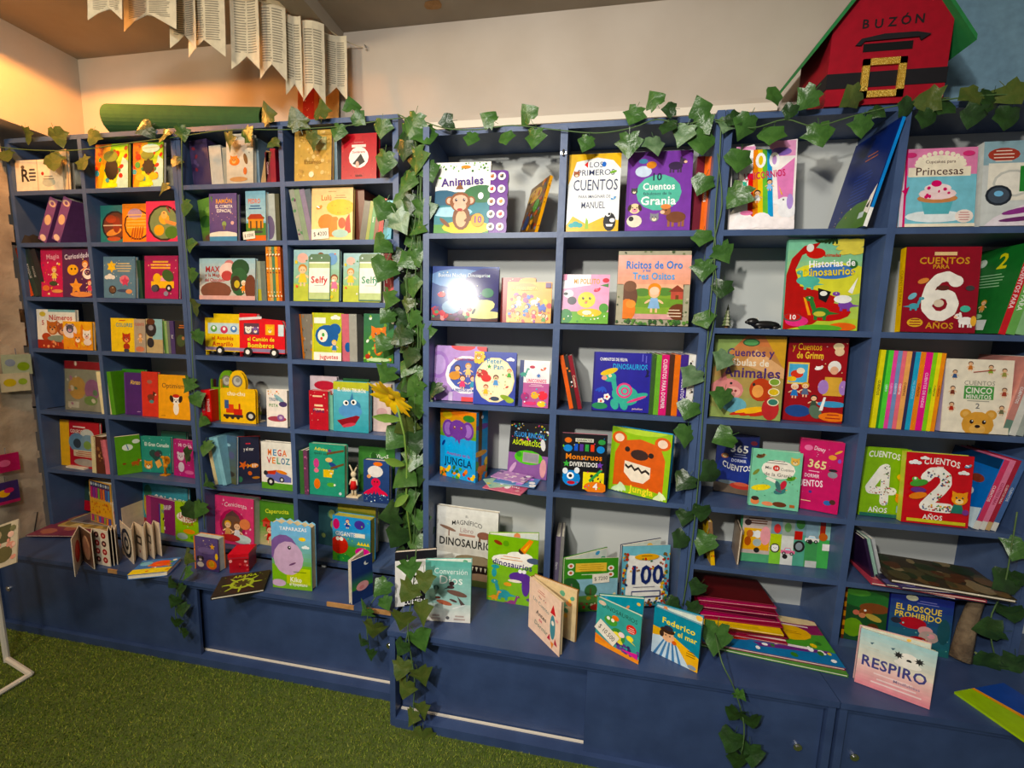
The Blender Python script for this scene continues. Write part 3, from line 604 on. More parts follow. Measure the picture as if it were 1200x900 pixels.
def a(d):
    d.r(0, 0, 100, 100, '8f1f2c'); d.r(38, 90, 30, 4, 'e8c890'); d.t('CUENTOS', 52, 84, 7.5, 'd09a3a', 78); d.t('PARA', 48, 77, 4.6, 'd09a3a', 26); d.st([(67, 62), (58, 66), (46, 63), (36, 53), (32, 40), (33, 28), (42, 20), (54, 19), (65, 25), (68, 34), (63, 43), (52, 46), (40, 42), (33, 34)], 7.5, 'f4efe4'); d.e(69, 60, 10, 9, 'f4efe4'); d.t('AÑOS', 52, 8, 7, 'd09a3a', 42)
    d.dino(15, 32, 9, '4fa0b0', 1); d.e(12, 42, 7, 4, '7ab8c8', 40); d.beast(86, 15, 12, 'f4f0ea', 'f4f0ea', -1); d.e(84, 28, 7, 5, '4fb8a0'); d.e(96, 14, 4, 8, 'e8b04a'); d.e(18, 11, 11, 7, 'e0b040'); d.ln(18, 14, 16, 3, '8f1f2c', 3); d.e(25, 60, 8, 4, 'd88a4a', 20); d.e(88, 52, 6, 4, '3a3a3a'); d.e(52, 52, 9, 4, '5a2a22'); d.e(48, 34, 7, 6, 'd8c8b0')
F('dark red book with a large white number 6', z, 1055, 1142, 290, .01, None, '8f1f2c', a, spine='f2c21a', sart=sp('CUENTOS PARA', 'b8862a', 40), t=.028, lean=5, group=FO)
def a(d): d.r(0, 0, 100, 100, '1f6a2c'); d.t('2', 62, 84, 17, 'd8d23a', 30); d.e(20, 84, 9, 8, 'cfe0d0'); d.ln(45, 68, 60, 5, '9ac89a', 3.4); d.kid(52, 34, 10, 'e8a050', 'd89a3a'); d.r(22, 4, 48, 12, 'e8eae4'); d.e(48, 20, 10, 5, '9ac89a')
gb = a
S('leaning beside the green back cover', z, 1168, 285, .012, [(10, 'red', 'd03a3f', sp('CUENTOS PARA', 'f6d8d8', 55), 0, 9, ('1f6a2c', gb)), (11, 'green', '6fae5a', sp('CUENTOS PARA', 'e8f2e0', 55)), (11, 'mint', '8fc08a'), (12, 'pink', 'd86a8a')], tilt=9, dep=.18, group='leaning story books at right edge')

z = ZR[3]
def a(d):
    d.r(0, 0, 100, 100, 'b48fd0'); d.e(55, 100, 24, 9, 'd8434a'); d.e(95, 98, 14, 7, 'd8434a'); d.e(8, 65, 20, 26, 'a578c8'); d.e(8, 65, 14, 19, 'c0a0dc'); d.e(62, 48, 40, 36, 'f6f0f4'); d.e(62, 50, 33, 29, '4a5cae'); d.kid(45, 56, 11, 'e8a030', '4a2a1a'); d.kid(66, 60, 11, 'e8c87a', 'd8923a'); d.kid(86, 54, 10, 'd8438a', '3a2016'); d.kid(56, 38, 11, 'e84a7a', '6a3a1a'); d.kid(76, 38, 11, '3a9ab8', '7a2a1a'); d.e(40, 46, 11, 8, 'd8902a'); d.t('TODOS A CELEBRAR', 62, 76, 3.8, 'b8325a', 46); d.t('LA FIESTA DE LA MÚSICA', 64, 20, 4.6, '4a5cae', 58, 0); d.r(30, 0, 8, 16, 'd9c4e8'); d.r(55, 0, 40, 8, 'e8585a')
F('lilac board book with children in a round frame, on third shelf', z, 506, 566, 406, .05, None, 'b48fd0', a, name='board_book', t=.02, lean=6, rc=.008, group=FO)
def a(d):
    d.r(0, 0, 100, 100, '3a4aa8'); d.e(50, 47, 47, 53, 'f4e2a8'); d.e(50, 47, 44, 50, 'f8ecc4'); d.t('Peter', 48, 83, 9, '3a8ab0', 40, 0); d.t('Pan', 58, 72, 9, '3a8ab0', 28, 4); d.star(36, 72, 6, '3a9a3a'); d.kid(84, 62, 10, '4aa83a', 'b8522a'); d.kid(53, 48, 12, '5a9ad8', '5a2a16'); d.e(20, 58, 14, 10, 'c8322e'); d.e(30, 50, 12, 9, 'd83a3a'); d.kid(14, 60, 9, 'a82a2a', '222'); d.kid(30, 30, 11, 'eec01a', 'a8402a'); d.e(80, 14, 16, 6, '8aa82a', -20); d.e(88, 10, 10, 6, 'a0b83a'); d.e(52, 12, 11, 5, '33405a'); d.cloud(86, 86, 7, 'fff'); d.dots(5, 12, 'd84a3a e89a2a 3a9a3a', (10, 10, 90, 70), (1, 2.2)); d.e(80, 35, 4, 1.6, 'd83a3a', 30)
    for k in range(9): t = k*.698; d.e(10+11*math.cos(t), 90+10*math.sin(t), 5, 5, 'f2c81a')
    d.e(10, 90, 10, 10, 'f2c81a'); d.an(10, 90, 8, 'd8982a', 'bear')
F('blue board book with a cream oval of children and yellow flower', z, 554, 603, 413, .008, None, '3a4aa8', a, name='board_book', t=.018, lean=6, rc=.009, group=FO)
def a(d):
    d.g('f0e8ec', 'f6f0f0', 50, 100); d.r(0, 0, 100, 52, 'b85a98'); d.r(0, 0, 14, 100, '35407a'); d.dino(14, 72, 13, '3a9a8a', 1); d.bird(78, 82, 9, 'd8643a'); d.e(42, 86, 9, 5, 'b82a4a'); d.star(64, 68, 9, '4a7ac0', 7); d.t('UNICORNIOS', 58, 57, 7.5, 'd8256a', 66); d.ln(58, 48, 50, 2, 'f2d0e0', 3); d.e(80, 26, 17, 15, 'e83a4a'); d.e(54, 26, 13, 12, 'f0b83a'); d.e(22, 22, 14, 14, 'a0307a'); d.e(78, 8, 15, 10, 'eccc3a'); d.e(40, 8, 22, 6, 'd8437a'); d.dots(12, 16, 'f0d040 3ab0c0 fff e83a6a', (15, 4, 95, 40), (1.5, 3.4))
F('small pink and white book with bright animals, third shelf end', z, 607, 642, 423, .012, .006, 'f0e8ec', a, t=.014, lean=6, group=FO)
S('of three thin books leaning left beside blue dinosaur book', z, 665, 417, .03, [(5, 'orange', 'e8642a'), (5, 'black', '2a2622', lambda d: d.dots(3, 6, 'fff e84 e33', (20, 10, 80, 95), (14, 30))), (5, 'dark red', '8a2430', sp('Cuentos', 'e8c8b0', 60))], tilt=-13, dep=.15, group='three thin leaning books')
def a(d):
    d.r(0, 0, 100, 100, '33309a'); d.r(0, 0, 3, 100, '282478'); d.t('CAMINITOS DE FELPA', 35, 88, 5, 'f2f2f2', 48); d.t('DINOSAURIOS', 64, 76.5, 9, '3fa8e0', 60)
    d.e(58, 28, 24, 18, '3fae98', -14); d.e(80, 26, 18, 6, '3fae98', 20); d.p([(36, 36), (44, 32), (40, 58), (30, 62)], '3fae98'); d.e(29, 58, 12, 9, '3fae98'); d.e(28, 67, 16, 5, 'e8c43a', 20); d.e(20, 56, 5, 4, 'e8a08a'); d.e(30, 60, 3, 3, 'f0d8a8')
    d.e(56, 36, 14, 14, 'e0508a'); d.e(56, 36, 10.5, 10.5, '58bca8'); d.e(57, 35, 7, 7, 'e0508a'); d.e(57, 35, 4, 4, '58bca8'); d.e(78, 22, 18, 2.5, 'e0508a', 22)
    for x in (40, 56): d.e(x, 12, 7, 10, '3fae98', 20)
    for x, y in ((16, 16), (26, 24)): d.fl(x, y, 6, 'f4f0ea', 'd8433a')
    d.e(14, 8, 14, 6, '2f8a5a'); d.t('peluditos', 80, 6, 3, 'e8c8c8', 26)
    for k in range(4): d.leaf(10+k*4, 36, 6, '3a5ac8', 30+k*30); d.leaf(94, 62+k*3, 4, '181848', 20+k*40)
    d.r(84, 86, 2, 12, '6a6ad0'); d.r(90, 84, 2, 12, '6a6ad0')
F('square dark blue board book titled Caminitos de Felpa Dinosaurios', z, 693, 760, 414, 481, 485, '33309a', a, name='board_book', t=.03, lean=5, pages='d8d0e0', group=FO)
S('right of the blue dinosaur board book', z, 763, 416, .012, [(5, 'dark green', '3a5a2a'), (6, 'light green', '6fae3a'), (9, 'pink', 'd83a7a', sp('CUENTOS PARA DORMIR', 'f6d8e4', 50)), (6, 'dark brown', '4a2a1c'), (7, 'orange', 'e8742a'), (9, 'purple', '45308a', sp('MIS CUENTOS', 'e0d8f0', 42)), (8, 'white and black', 'e6e4de', lambda d: d.dots(2, 14, '222 a98 222', (10, 4, 90, 90), (8, 22))), (8, 'white', 'ecebe6', lambda d: d.dots(6, 12, '222 5a8 222', (10, 4, 90, 90), (8, 20)))], dep=.17, group='spines beside the blue dinosaur book')
def a(d):
    d.g('8aa35a', 'c8744a', 0, 100); d.p([(0, 60), (45, 100), (0, 100)], '88a05a'); d.p([(70, 100), (100, 100), (100, 60)], 'c89a3a'); d.p([(40, 66), (100, 50), (100, 62), (60, 84)], 'd8a878'); d.e(52, 92, 12, 6, '2f5a38'); d.e(52, 92, 10, 4.4, '5a9a5a'); d.t('Cuentos y', 52, 80, 9, '4a2f6a', 66); d.t('Fábulas de', 50, 68, 8, 'e8dcc8', 58); d.t('Animales', 56, 56, 12, '4a2f6a', 80)
    d.e(22, 34, 24, 18, 'd88a88'); d.e(32, 32, 10, 8, 'e8a8a0'); d.e(30, 33, 2, 2, '8a3a40'); d.e(35, 33, 2, 2, '8a3a40'); d.p([(8, 44), (18, 56), (22, 46)], 'c87878'); d.e(28, 42, 2, 2, '222'); d.e(34, 16, 18, 12, '6aa8b8'); d.e(70, 36, 16, 18, 'b8452a'); d.e(66, 34, 8, 10, 'e8a05a'); d.e(60, 42, 2, 2.4, '222')
    for k in range(5): d.e(48+k*7, 8+k % 2*3, 20, 3.2, ('c83a2a', 'f0b83a')[k % 2], 15)
    d.e(85, 14, 12, 18, 'b83a3a')
    for k, c in enumerate(('7a9a3a', 'd8b83a', '3a7a6a')): d.e(88, 46-k*12, 8, 6, 'efe4c0'); d.e(88, 46-k*12, 6.6, 4.8, c)
F('animal fable book with pig and hen titled Cuentos y Fábulas', z, 831, 914, 394, 488, 494, 'c8744a', a, spine='6fae3a', t=.022, lean=4, group=FO)
def a(d):
    d.r(0, 0, 100, 100, '9a141c'); d.t('y Cuentos', 32, 89, 8, 'e8bc3a', 50, b=0); d.t('de Grimm', 38, 79, 8, 'f0c84a', 46); d.r(2, 44, 36, 26, 'eec860'); d.r(4, 46, 32, 22, '58b0d8'); d.e(18, 56, 11, 8, 'd84a3a'); d.e(24, 60, 7, 6, 'f4e0c0'); d.e(10, 50, 8, 5, 'f2c23a'); d.bird(54, 64, 7, 'f4f0f0'); d.e(84, 90, 9, 7, 'eed8a8'); d.e(86, 84, 8, 8, 'e8c8a0')
    d.e(80, 66, 11, 12, 'e8e4e0'); d.e(80, 62, 7, 8, 'e8b090'); d.p([(66, 54), (94, 54), (96, 32), (64, 32)], 'd8a84a'); d.e(64, 42, 9, 14, 'a880c8'); d.e(97, 42, 7, 14, 'a880c8'); d.kid(34, 40, 12, '5a6a8a', 'd8a03a'); d.kid(16, 38, 12, '3a7ac0', 'e8d8c8'); d.kid(50, 26, 11, '3a4a3a', '222'); d.e(24, 12, 22, 12, '2a4a8a'); d.e(54, 12, 10, 14, '58705a', 30); d.e(80, 22, 24, 6, '4a9ac8'); d.e(84, 7, 24, 9, 'ef7a1c'); d.ln(84, 9, 26, 2, '9a141c', 4); d.dots(2, 10, 'f4c8c8 f0d8a0', (40, 40, 98, 96), (.8, 1.4)); d.p([(60, 14), (66, 14), (70, 30), (66, 30)], 'f0f0ec')
F('dark red book titled Cuentos de Grimm', z, 917, 986, 396, 492, 497, '9a141c', a, t=.016, lean=4, group=FO)
nz = [(6, 'yellow', 'e8dc1a', sp('CUENTOS', '222', 50)), (3, 'dark green', '2f8a2f'), (6, 'neon green', '5fd84a', sp('LIBRO', 'dfe', 40)), (5, 'pink', 'ee5aa8', sp('CUENTOS', 'fbe', 45)), (5, 'grey blue', '7a98c8', sp('CUENTOS', 'eef', 45)), (5, 'salmon pink', 'f47a8a', sp('CUENTOS', 'fff', 45)), (6, 'peach', 'f4b06a', sp('CUENTOS', '622', 45)), (4, 'navy', '31305a'), (6, 'sky blue', '3aa8d0', sp('MIS CUENTOS', '9df', 45)), (6, 'orange', 'f48a2a', sp('CUENTOS', '622', 45)), (8, 'hot pink', 'ee2f8f', sp('CUENTOS DE HADAS', 'fce', 42)), (5, 'lime', '8ad82f', sp('LIBRO', '262', 45)), (5, 'bright yellow', 'f4e61a', sp('CUENTOS', '222', 45)), (5, 'apricot', 'f6983a', sp('CUENTOS', '622', 45))]
S('in the row of neon paperbacks', z, 1020, 410, .01, nz, dep=.18, group='row of neon paperbacks', dyt=.3)
S('leaning beside the cream bear-face book', z, 1096, 424, .05, [(5, 'thin white', 'e8e6e0', sp('CUENTOS', '777', 45))], tilt=8, dep=.16)
def a(d):
    d.r(0, 0, 100, 100, 'f0e7d2'); d.t('CUENTOS', 52, 68, 6, '8a8a7a', 46, b=0); d.r(30, 46, 44, 18, '4f9a4a'); d.t('CINCO', 52, 58, 8, 'f4f2e4', 40); d.t('MINUTOS', 52, 49.5, 5.5, 'f4f2e4', 38); d.ln(52, 43, 44, 1, '9a9a8a'); d.t('2', 52, 37, 7, '777', 10); d.an(54, 12, 24, 'dca24a', 'bear', 'e6b566')
    for x, y, c in ((14, 80, '3a5a8a'), (36, 92, 'c87a3a'), (66, 88, '8aa83a'), (86, 84, '9a9a4a'), (12, 58, '7a3a2a'), (88, 58, 'a84a3a'), (12, 36, 'b83a2a'), (86, 34, '6a6a4a')): d.kid(x, y, 7, c, '5a3a2a')
    d.p([(40, 82), (72, 86), (72, 87), (40, 83)], 'b84a3a')
F('cream book with bear face titled Cuentos Cinco Minutos', z, 1102, 1181, 422, .01, None, 'f0e7d2', a, spine='b3a6cc', t=.026, lean=5, group=FO)
S('at the right edge of third shelf', z, 1184, 420, .012, [(9, 'pink and grey', 'c88a80', sp('CUENTOS', 'eee', 40, 20, '6a8a7a')), (9, 'white and green', 'd8d8d0', None), (9, 'grey', 'a8b0a8')], tilt=9, dep=.18, group='books at the right edge of third shelf')
z = ZR[4]
def a(d):
    d.g('4f9a2f', 'e8842a', 60, 100); d.r(0, 0, 100, 60, '3fa0dc'); d.e(50, 99, 30, 10, 'ef7a1c'); d.e(20, 92, 14, 9, 'c8a81a'); d.e(80, 90, 16, 8, '2f7a2f'); d.an(50, 72, 25, '6f3f98', 'elephant', '9a6fc0', '8a4a1a'); d.p([(12, 20), (90, 20), (92, 46), (82, 52), (76, 46), (66, 56), (58, 48), (48, 58), (40, 48), (30, 54), (22, 46), (12, 50)], '3aa6e4'); d.t('Aventura en la', 52, 36, 4.6, '8a4a98', 66); d.t('JUNGLA', 52, 25, 11, '12335a', 76); d.dots(14, 26, '4f9a2f e8842a f0c82a c83a2a 2f6a2a', (0, 0, 100, 16), (3, 7)); d.leaf(10, 50, 8, '1f3a8a', 60)
def sa(d): d.r(0, 0, 100, 100, '3a9ad8'); d.e(50, 78, 60, 14, '7a50a8'); d.r(20, 0, 30, 100, '5a3a1a'); d.e(35, 40, 60, 14, 'e8a83a'); d.dots(3, 14, 'e8842a 4f9a2f f0d03a', (0, 0, 100, 30), (10, 26)); d.e(50, 92, 10, 8, 'fff')
F('tall thick elephant jungle book standing at an angle', z, 516, 557, 481, 556, 566, '3fa0dc', a, spine='7a50a8', sp='R', sart=sa, t=.09, lean=0, name='board_book', group=FO)
def a(d):
    d.r(0, 0, 100, 100, '16121c'); d.r(0, 0, 100, 42, '8a5a9a'); d.dots(4, 44, 'f2c83a 4ac0e0 e84a8a 8ad83a f4f4f4', (3, 66, 97, 97), (1.2, 3)); d.t('FLUOR RINCÓN', 50, 77, 9, '4a9ae0', 76); d.t('ASOMBROSO', 46, 62, 9, 'c8e03a', 74); d.e(52, 36, 36, 17, '55c02a'); d.r(38, 27, 40, 18, 'a89a9a'); d.r(40, 29, 36, 14, '8f8f94'); d.e(28, 40, 7, 6, '3a9a2a'); d.e(14, 14, 16, 5, 'c8a0c8', 60); d.e(90, 20, 8, 22, 'd89aa0'); d.e(86, 62, 6, 14, 'd8d8d8', 10)
F('black fluorescent activity book with green magnifier panel', z, 594, 640, 496, .16, .12, '16121c', a, t=.016, lean=8, spine='8a5a9a', group=FO)
for k, (cx, cy, w, h, r, c, lab, cc) in enumerate(((594, 570, .17, .11, -14, 'd86a8a', 'pink leaflet at bottom of the loose pile', 'f2b8c8 fff c84a7a'), (590, 564, .15, .1, 30, 'a8d0b8', 'mint leaflet sticking out of the loose pile', 'e8d86a fff 5ab'), (606, 563, .18, .1, -8, '4a8ac8', 'blue leaflet in the loose pile', 'fff e8c83a c8e'), (600, 558, .16, .095, -18, 'c08ac8', 'lilac leaflet on top of the loose pile', 'f4d8e8 6a3a8a fff'))):
    flat(lab+' on fourth shelf', z, cx, cy, w, h, .004, r, c, lambda d: (d.dots(k, 16, cc, r=(3, 9)), d.t('CARNAVAL', 50, 55, 14, 'fff', 70) if k == 0 else None), name='leaflet', dz=k*.0046, cat='leaflet', group='loose leaflets on fourth shelf')
def a(d):
    d.r(0, 0, 100, 100, '121216'); d.r(30, 86, 40, 6, 'd8d8c8'); d.t('GARABATOS', 50, 89, 3.4, '333', 34); d.e(14, 88, 8, 6, 'e8742a'); d.e(88, 87, 8, 6, '3a9a4a'); d.e(14, 74, 10, 8, '2a8ad8'); d.e(86, 74, 9, 8, '2a8ad8')
    for k, c in enumerate(('2a5ac8', '5a3a9a', '3aa04a', 'e8503a')): d.r(28+k*12, 70, 8, 12, c)
    d.t('Monstruos', 50, 60, 9.5, 'f08a2a', 86); d.t('DIVERTIDOS', 50, 47, 7.5, 'f4f4f0', 62); d.star(12, 47, 8, '4ab84a'); d.star(86, 47, 8, '7a4ab8'); d.e(24, 22, 20, 18, '2a8ad8'); d.e(10, 34, 6, 7, 'e8eef4'); d.e(36, 36, 6, 7, 'e8eef4'); d.e(22, 26, 8, 8, 'fff'); d.e(22, 26, 4, 4, '111'); d.e(24, 14, 9, 4, 'c8323a'); d.r(50, 4, 46, 30, 'f2e01a'); d.dots(3, 9, '222', (52, 6, 94, 32), (2, 4)); d.p([(62, 20), (90, 42), (92, 38), (66, 16)], '3aa04a'); d.e(78, 8, 26, 13, 'f0822a'); d.t('4', 78, 10, 11, 'fff', 20); d.dots(9, 20, 'e84a8a 3aa0e0 f2e01a 8ad83a', (2, 2, 98, 98), (1, 2.2))
F('black monster activity book titled Monstruos Divertidos', z, 656, 709, 509, 574, 578, '121216', a, t=.016, lean=5, spine='c87a8a', group=FO)
def a(d):
    d.r(0, 0, 100, 100, '8fc01f'); d.e(50, 104, 46, 14, 'b8d84a'); d.p([(8, 0), (92, 0), (92, 60), (82, 80), (50, 86), (18, 80), (8, 60)], 'd8622a')
    for q in (14, 86): d.e(q, 84, 13, 11, 'd8622a'); d.e(q, 84, 8, 7, 'f2d8c0')
    d.e(50, 62, 15, 9, '3a2420'); d.e(29, 68, 4.5, 4.5, '2a1a16'); d.e(69, 64, 4.5, 4.5, '2a1a16'); d.p([(26, 50), (70, 46), (70, 30), (60, 20), (40, 20), (26, 32)], 'f0e4d0')
    d.p([(27, 42), (33, 38), (38, 42), (44, 36), (50, 40), (56, 34), (62, 38), (69, 34), (69, 38), (62, 42), (56, 38), (50, 44), (44, 40), (38, 46), (33, 42), (27, 46)], '241a18'); d.e(50, 0, 60, 14, '8fc01f'); d.t('Jungla', 58, 9, 10, 'f4e04a', 54)
    for k in range(5): d.leaf(14+k*3, 5+k, 9, 'cfe8b8', 30+k*25); d.leaf(84+k*2, 4+k, 8, 'dff0c0', 40+k*25)
F('lime green board book with a toothy orange bear titled Jungla', z, 712, 781, 505, 573, 590, '8fc01f', a, name='board_book', rc=.012, t=.035, lean=4, spine='3aa8d8', pages='6ab8e0', group=FO)
def a(d):
    d.r(0, 0, 100, 100, '1d2a6a'); d.e(48, 40, 44, 44, '26378a'); d.t('365', 56, 76, 12, 'f2f0ea', 52); d.ln(58, 66, 34, 2, 'b8c0e0', 4); d.t('DORMIR', 56, 56, 5, 'd8dcf0', 36); d.t('CUENTOS', 52, 43, 9.5, 'f4f2ee', 70, -4, arc=-6); d.e(22, 62, 9, 7, 'c87a4a'); d.e(22, 62, 5, 5, 'f0c89a'); d.r(0, 0, 100, 16, '6a5a4a'); d.e(34, 18, 24, 5, '7a8a92'); d.e(66, 14, 27, 9, 'c0453a'); d.e(66, 17, 18, 5, 'd86a50'); d.e(88, 88, 8, 6, '7a2a3a')
F('navy bedtime story book titled 365 Cuentos', z, 833, 881, 508, 572, 580, '1d2a6a', a, t=.03, lean=5, group=FO)
def a(d):
    d.r(0, 0, 100, 100, '7fccA8'.lower()); d.e(54, 68, 34, 22, 'f6efe2'); d.p([(34, 54), (50, 50), (56, 42), (30, 50)], 'f6efe2'); d.ln(50, 82, 44, 2, '555', 4); d.t('Mis', 34, 70, 5, '333', 14, b=0); d.e(50, 70, 7, 7, 'd8433a'); d.t('10', 50, 70, 4, 'fff', 8); d.t('Cuentos', 72, 69, 5, '333', 26, b=0); d.t('de la Granja', 55, 59, 6, '333', 56, b=0); d.bird(16, 88, 9, '6a4a2a', '4a3220'); d.leaf(10, 60, 10, '7a8a3a', 50); d.bird(80, 54, 9, '5a9a2a', '3a7a2a'); d.an(86, 84, 9, 'e8b85a', 'cat', 'f4e0b0', '521'); d.e(22, 34, 20, 7, 'f0d82a', 12); d.bird(60, 30, 12, '3a7a7a', '6a4a6a'); d.e(66, 42, 6, 12, 'c83a4a', -20); d.e(56, 40, 5, 12, '3a6a6a', 20); d.e(12, 9, 9, 8, 'e88a5a'); d.e(12, 14, 8, 5, '3a2a22'); d.e(38, 7, 12, 5, 'e8926a'); d.e(62, 8, 14, 6, '6a3a22'); d.r(82, 5, 10, 5, 'b86a3a'); d.dots(4, 14, '3a8a6a 5a7a3a', (5, 20, 95, 50), (.8, 1.6))
F('mint farm story book with white speech bubble', z, 877, 935, 529, 592, 600, '7fcca8', a, t=.02, lean=4, opn=4, pages='efe8da', group=FO)
def a(d):
    d.r(0, 0, 100, 100, 'c81d62'); d.t('Disney', 46, 88, 6, 'f4e0ea', 26, -8, b=0); d.t('365', 44, 66, 11, 'e8d89a', 44, -4); d.ln(38, 55, 34, 1, 'f2c0d4'); d.t('DORMIR', 34, 49, 5, 'f4d8e4', 34); d.t('CUENTOS', 28, 38, 9, 'f8e8f0', 66, 5); d.e(76, 78, 9, 7, 'e8a04a'); d.e(88, 86, 10, 3, 'e8b04a', 35); d.e(92, 74, 4, 6, '8a5ac0'); d.e(20, 88, 10, 8, 'e87aa8'); d.e(80, 54, 11, 9, '8a8a92'); d.e(80, 60, 10, 4, '241a22'); d.ln(26, 12, 30, 1, 'f2d0a0'); d.e(34, 26, 4, 4, '4a3a8a'); d.dots(3, 10, 'f0a0c0 f4d0e0', (5, 5, 95, 95), (.6, 1.4)); d.e(75, 14, 9, 7, '3a6ab0'); d.e(86, 16, 7, 7, '4a2a22')
F('hot pink bedtime story book titled 365 Cuentos', z, 930, 981, 517, .07, 604, 'c81d62', a, t=.03, lean=4, group=FO)
def dig(base, n, sub, foot, an1, an2, tc='fff'):
    def a(d):
        d.r(0, 0, 100, 100, base); d.t('CUENTOS', 55, 90, 8, tc, 62, -3, arc=2); d.t(n, 50, 46, 58, 'f6f3ea', 74); R = random.Random(int(n)); d.clip = (0, 0, 100, 100)
        return d
    return a
def a(d):
    d.r(0, 0, 100, 100, '86b81f'); d.t('CUENTOS', 45, 91, 8.5, 'f6f3ea', 66, -4, arc=2); d.st([(50, 22), (50, 72), (44, 70), (18, 42), (20, 38), (66, 38)], 9, 'f6f3ea'); d.dots(2, 30, 'c84a3a 3a5a8a 8a5a2a 5a8a3a 333', (43, 18, 57, 74), (1, 2)); d.dots(4, 24, 'c84a3a 3a5a8a 8a5a2a 5a8a3a 333', (16, 34, 68, 43), (1, 2)); d.t('AÑOS', 38, 10, 7, 'f6f3ea', 40); d.e(84, 60, 12, 8, 'e8b01a'); d.e(86, 56, 10, 5, 'd88a1a'); d.an(84, 28, 12, 'e8902a', 'cat'); d.r(76, 8, 16, 10, '8ab0c8'); d.r(0, 0, 100, 5, '2a6a5a')
F('lime green book with a large white number 4', z, 1006, 1062, 526, .05, None, '86b81f', a, t=.022, lean=5, group=FO)
def a(d):
    d.r(0, 0, 100, 100, 'c8161f'); d.t('CUENTOS', 54, 90, 8.5, 'f6f0ea', 54, -3, arc=3); d.t('para', 52, 82, 3, 'f6f0ea', 10); d.st([(32, 66), (40, 74), (52, 75), (61, 69), (62, 59), (55, 49), (42, 36), (33, 26), (50, 25), (68, 25)], 8.5, 'f6f3ea'); d.dots(2, 40, 'c84a3a 3a5a8a 8a5a2a 5a8a3a e8b83a 333', (30, 21, 72, 28), (.9, 2)); d.dots(5, 22, 'c84a3a 3a5a8a 8a5a2a 5a8a3a', (54, 56, 66, 74), (.9, 2)); d.dots(6, 16, 'c84a3a 3a5a8a 8a5a2a 5a8a3a', (38, 34, 56, 46), (.9, 2)); d.dots(7, 12, 'c84a3a 3a5a8a 333', (32, 66, 50, 78), (.9, 2)); d.t('AÑOS', 45, 11, 6.5, 'f6f0ea', 30); d.r(6, 3, 88, 4.5, 'd0c83a'); d.cloud(12, 86, 7, 'f2f2f2'); d.cloud(26, 93, 5, 'f2f2f2'); d.cloud(85, 76, 6, 'f2f2f2'); d.bird(90, 86, 5, '6aa0c8')
    d.e(20, 58, 14, 6, '4a9a3a', 15); d.e(14, 63, 5, 4, '5ab84a'); d.e(14, 64, 2, 2, 'fff'); d.e(20, 48, 12, 5, '6a3a8a'); d.e(20, 40, 14, 6, 'e8842a', 15); d.an(82, 40, 12, 'f0a03a', 'cat', 'f6d89a'); d.p([(70, 20), (90, 20), (86, 32), (74, 32)], '2a7a6a'); d.e(92, 22, 5, 5, '7a3a8a')
F('red book with a large white number 2', z, 1056, 1134, 533, .02, .012, 'c8161f', a, spine='c8cc4a', t=.026, lean=5, group=FO)
def a(d): d.r(0, 0, 100, 100, '1a6ac0'); d.r(0, 88, 100, 12, '123a66'); d.e(75, 70, 14, 8, '8a3a2a'); d.e(40, 50, 12, 9, 'e8e8ea'); d.p([(0, 10), (100, 40), (100, 0), (0, 0)], 'c8dce8')
S('leaning right beside the number 2 book', z, 1139, 540, .015, [(8, 'pink and red', 'd0486a', sp('CUENTOS', 'f6d8e0', 45, 12, 'd8d8d0'), 0, 12, ('1a6ac0', lambda d: (d.r(0, 86, 100, 14, '123a66'), d.e(70, 66, 14, 8, '8a3a2a'), d.e(62, 46, 12, 9, 'e8e8ea'), d.p([(0, 8), (100, 30), (100, 0), (0, 0)], 'c8dce8')))) , (7, 'rose pink', 'e080a0', sp('CUENTOS PARA', 'a82a4a', 45, 12, 'd8d8d0')), (6, 'dark red', 'a83242', sp('CUENTOS PARA', 'f0c8c8', 45, 12, 'c8a878')), (7, 'slate blue', '4a6aa0', sp('CUENTOS', 'd0d8e8', 45, 12, 'd8d8d0'))], tilt=12, dep=.19, group='pink and red leaning spines')
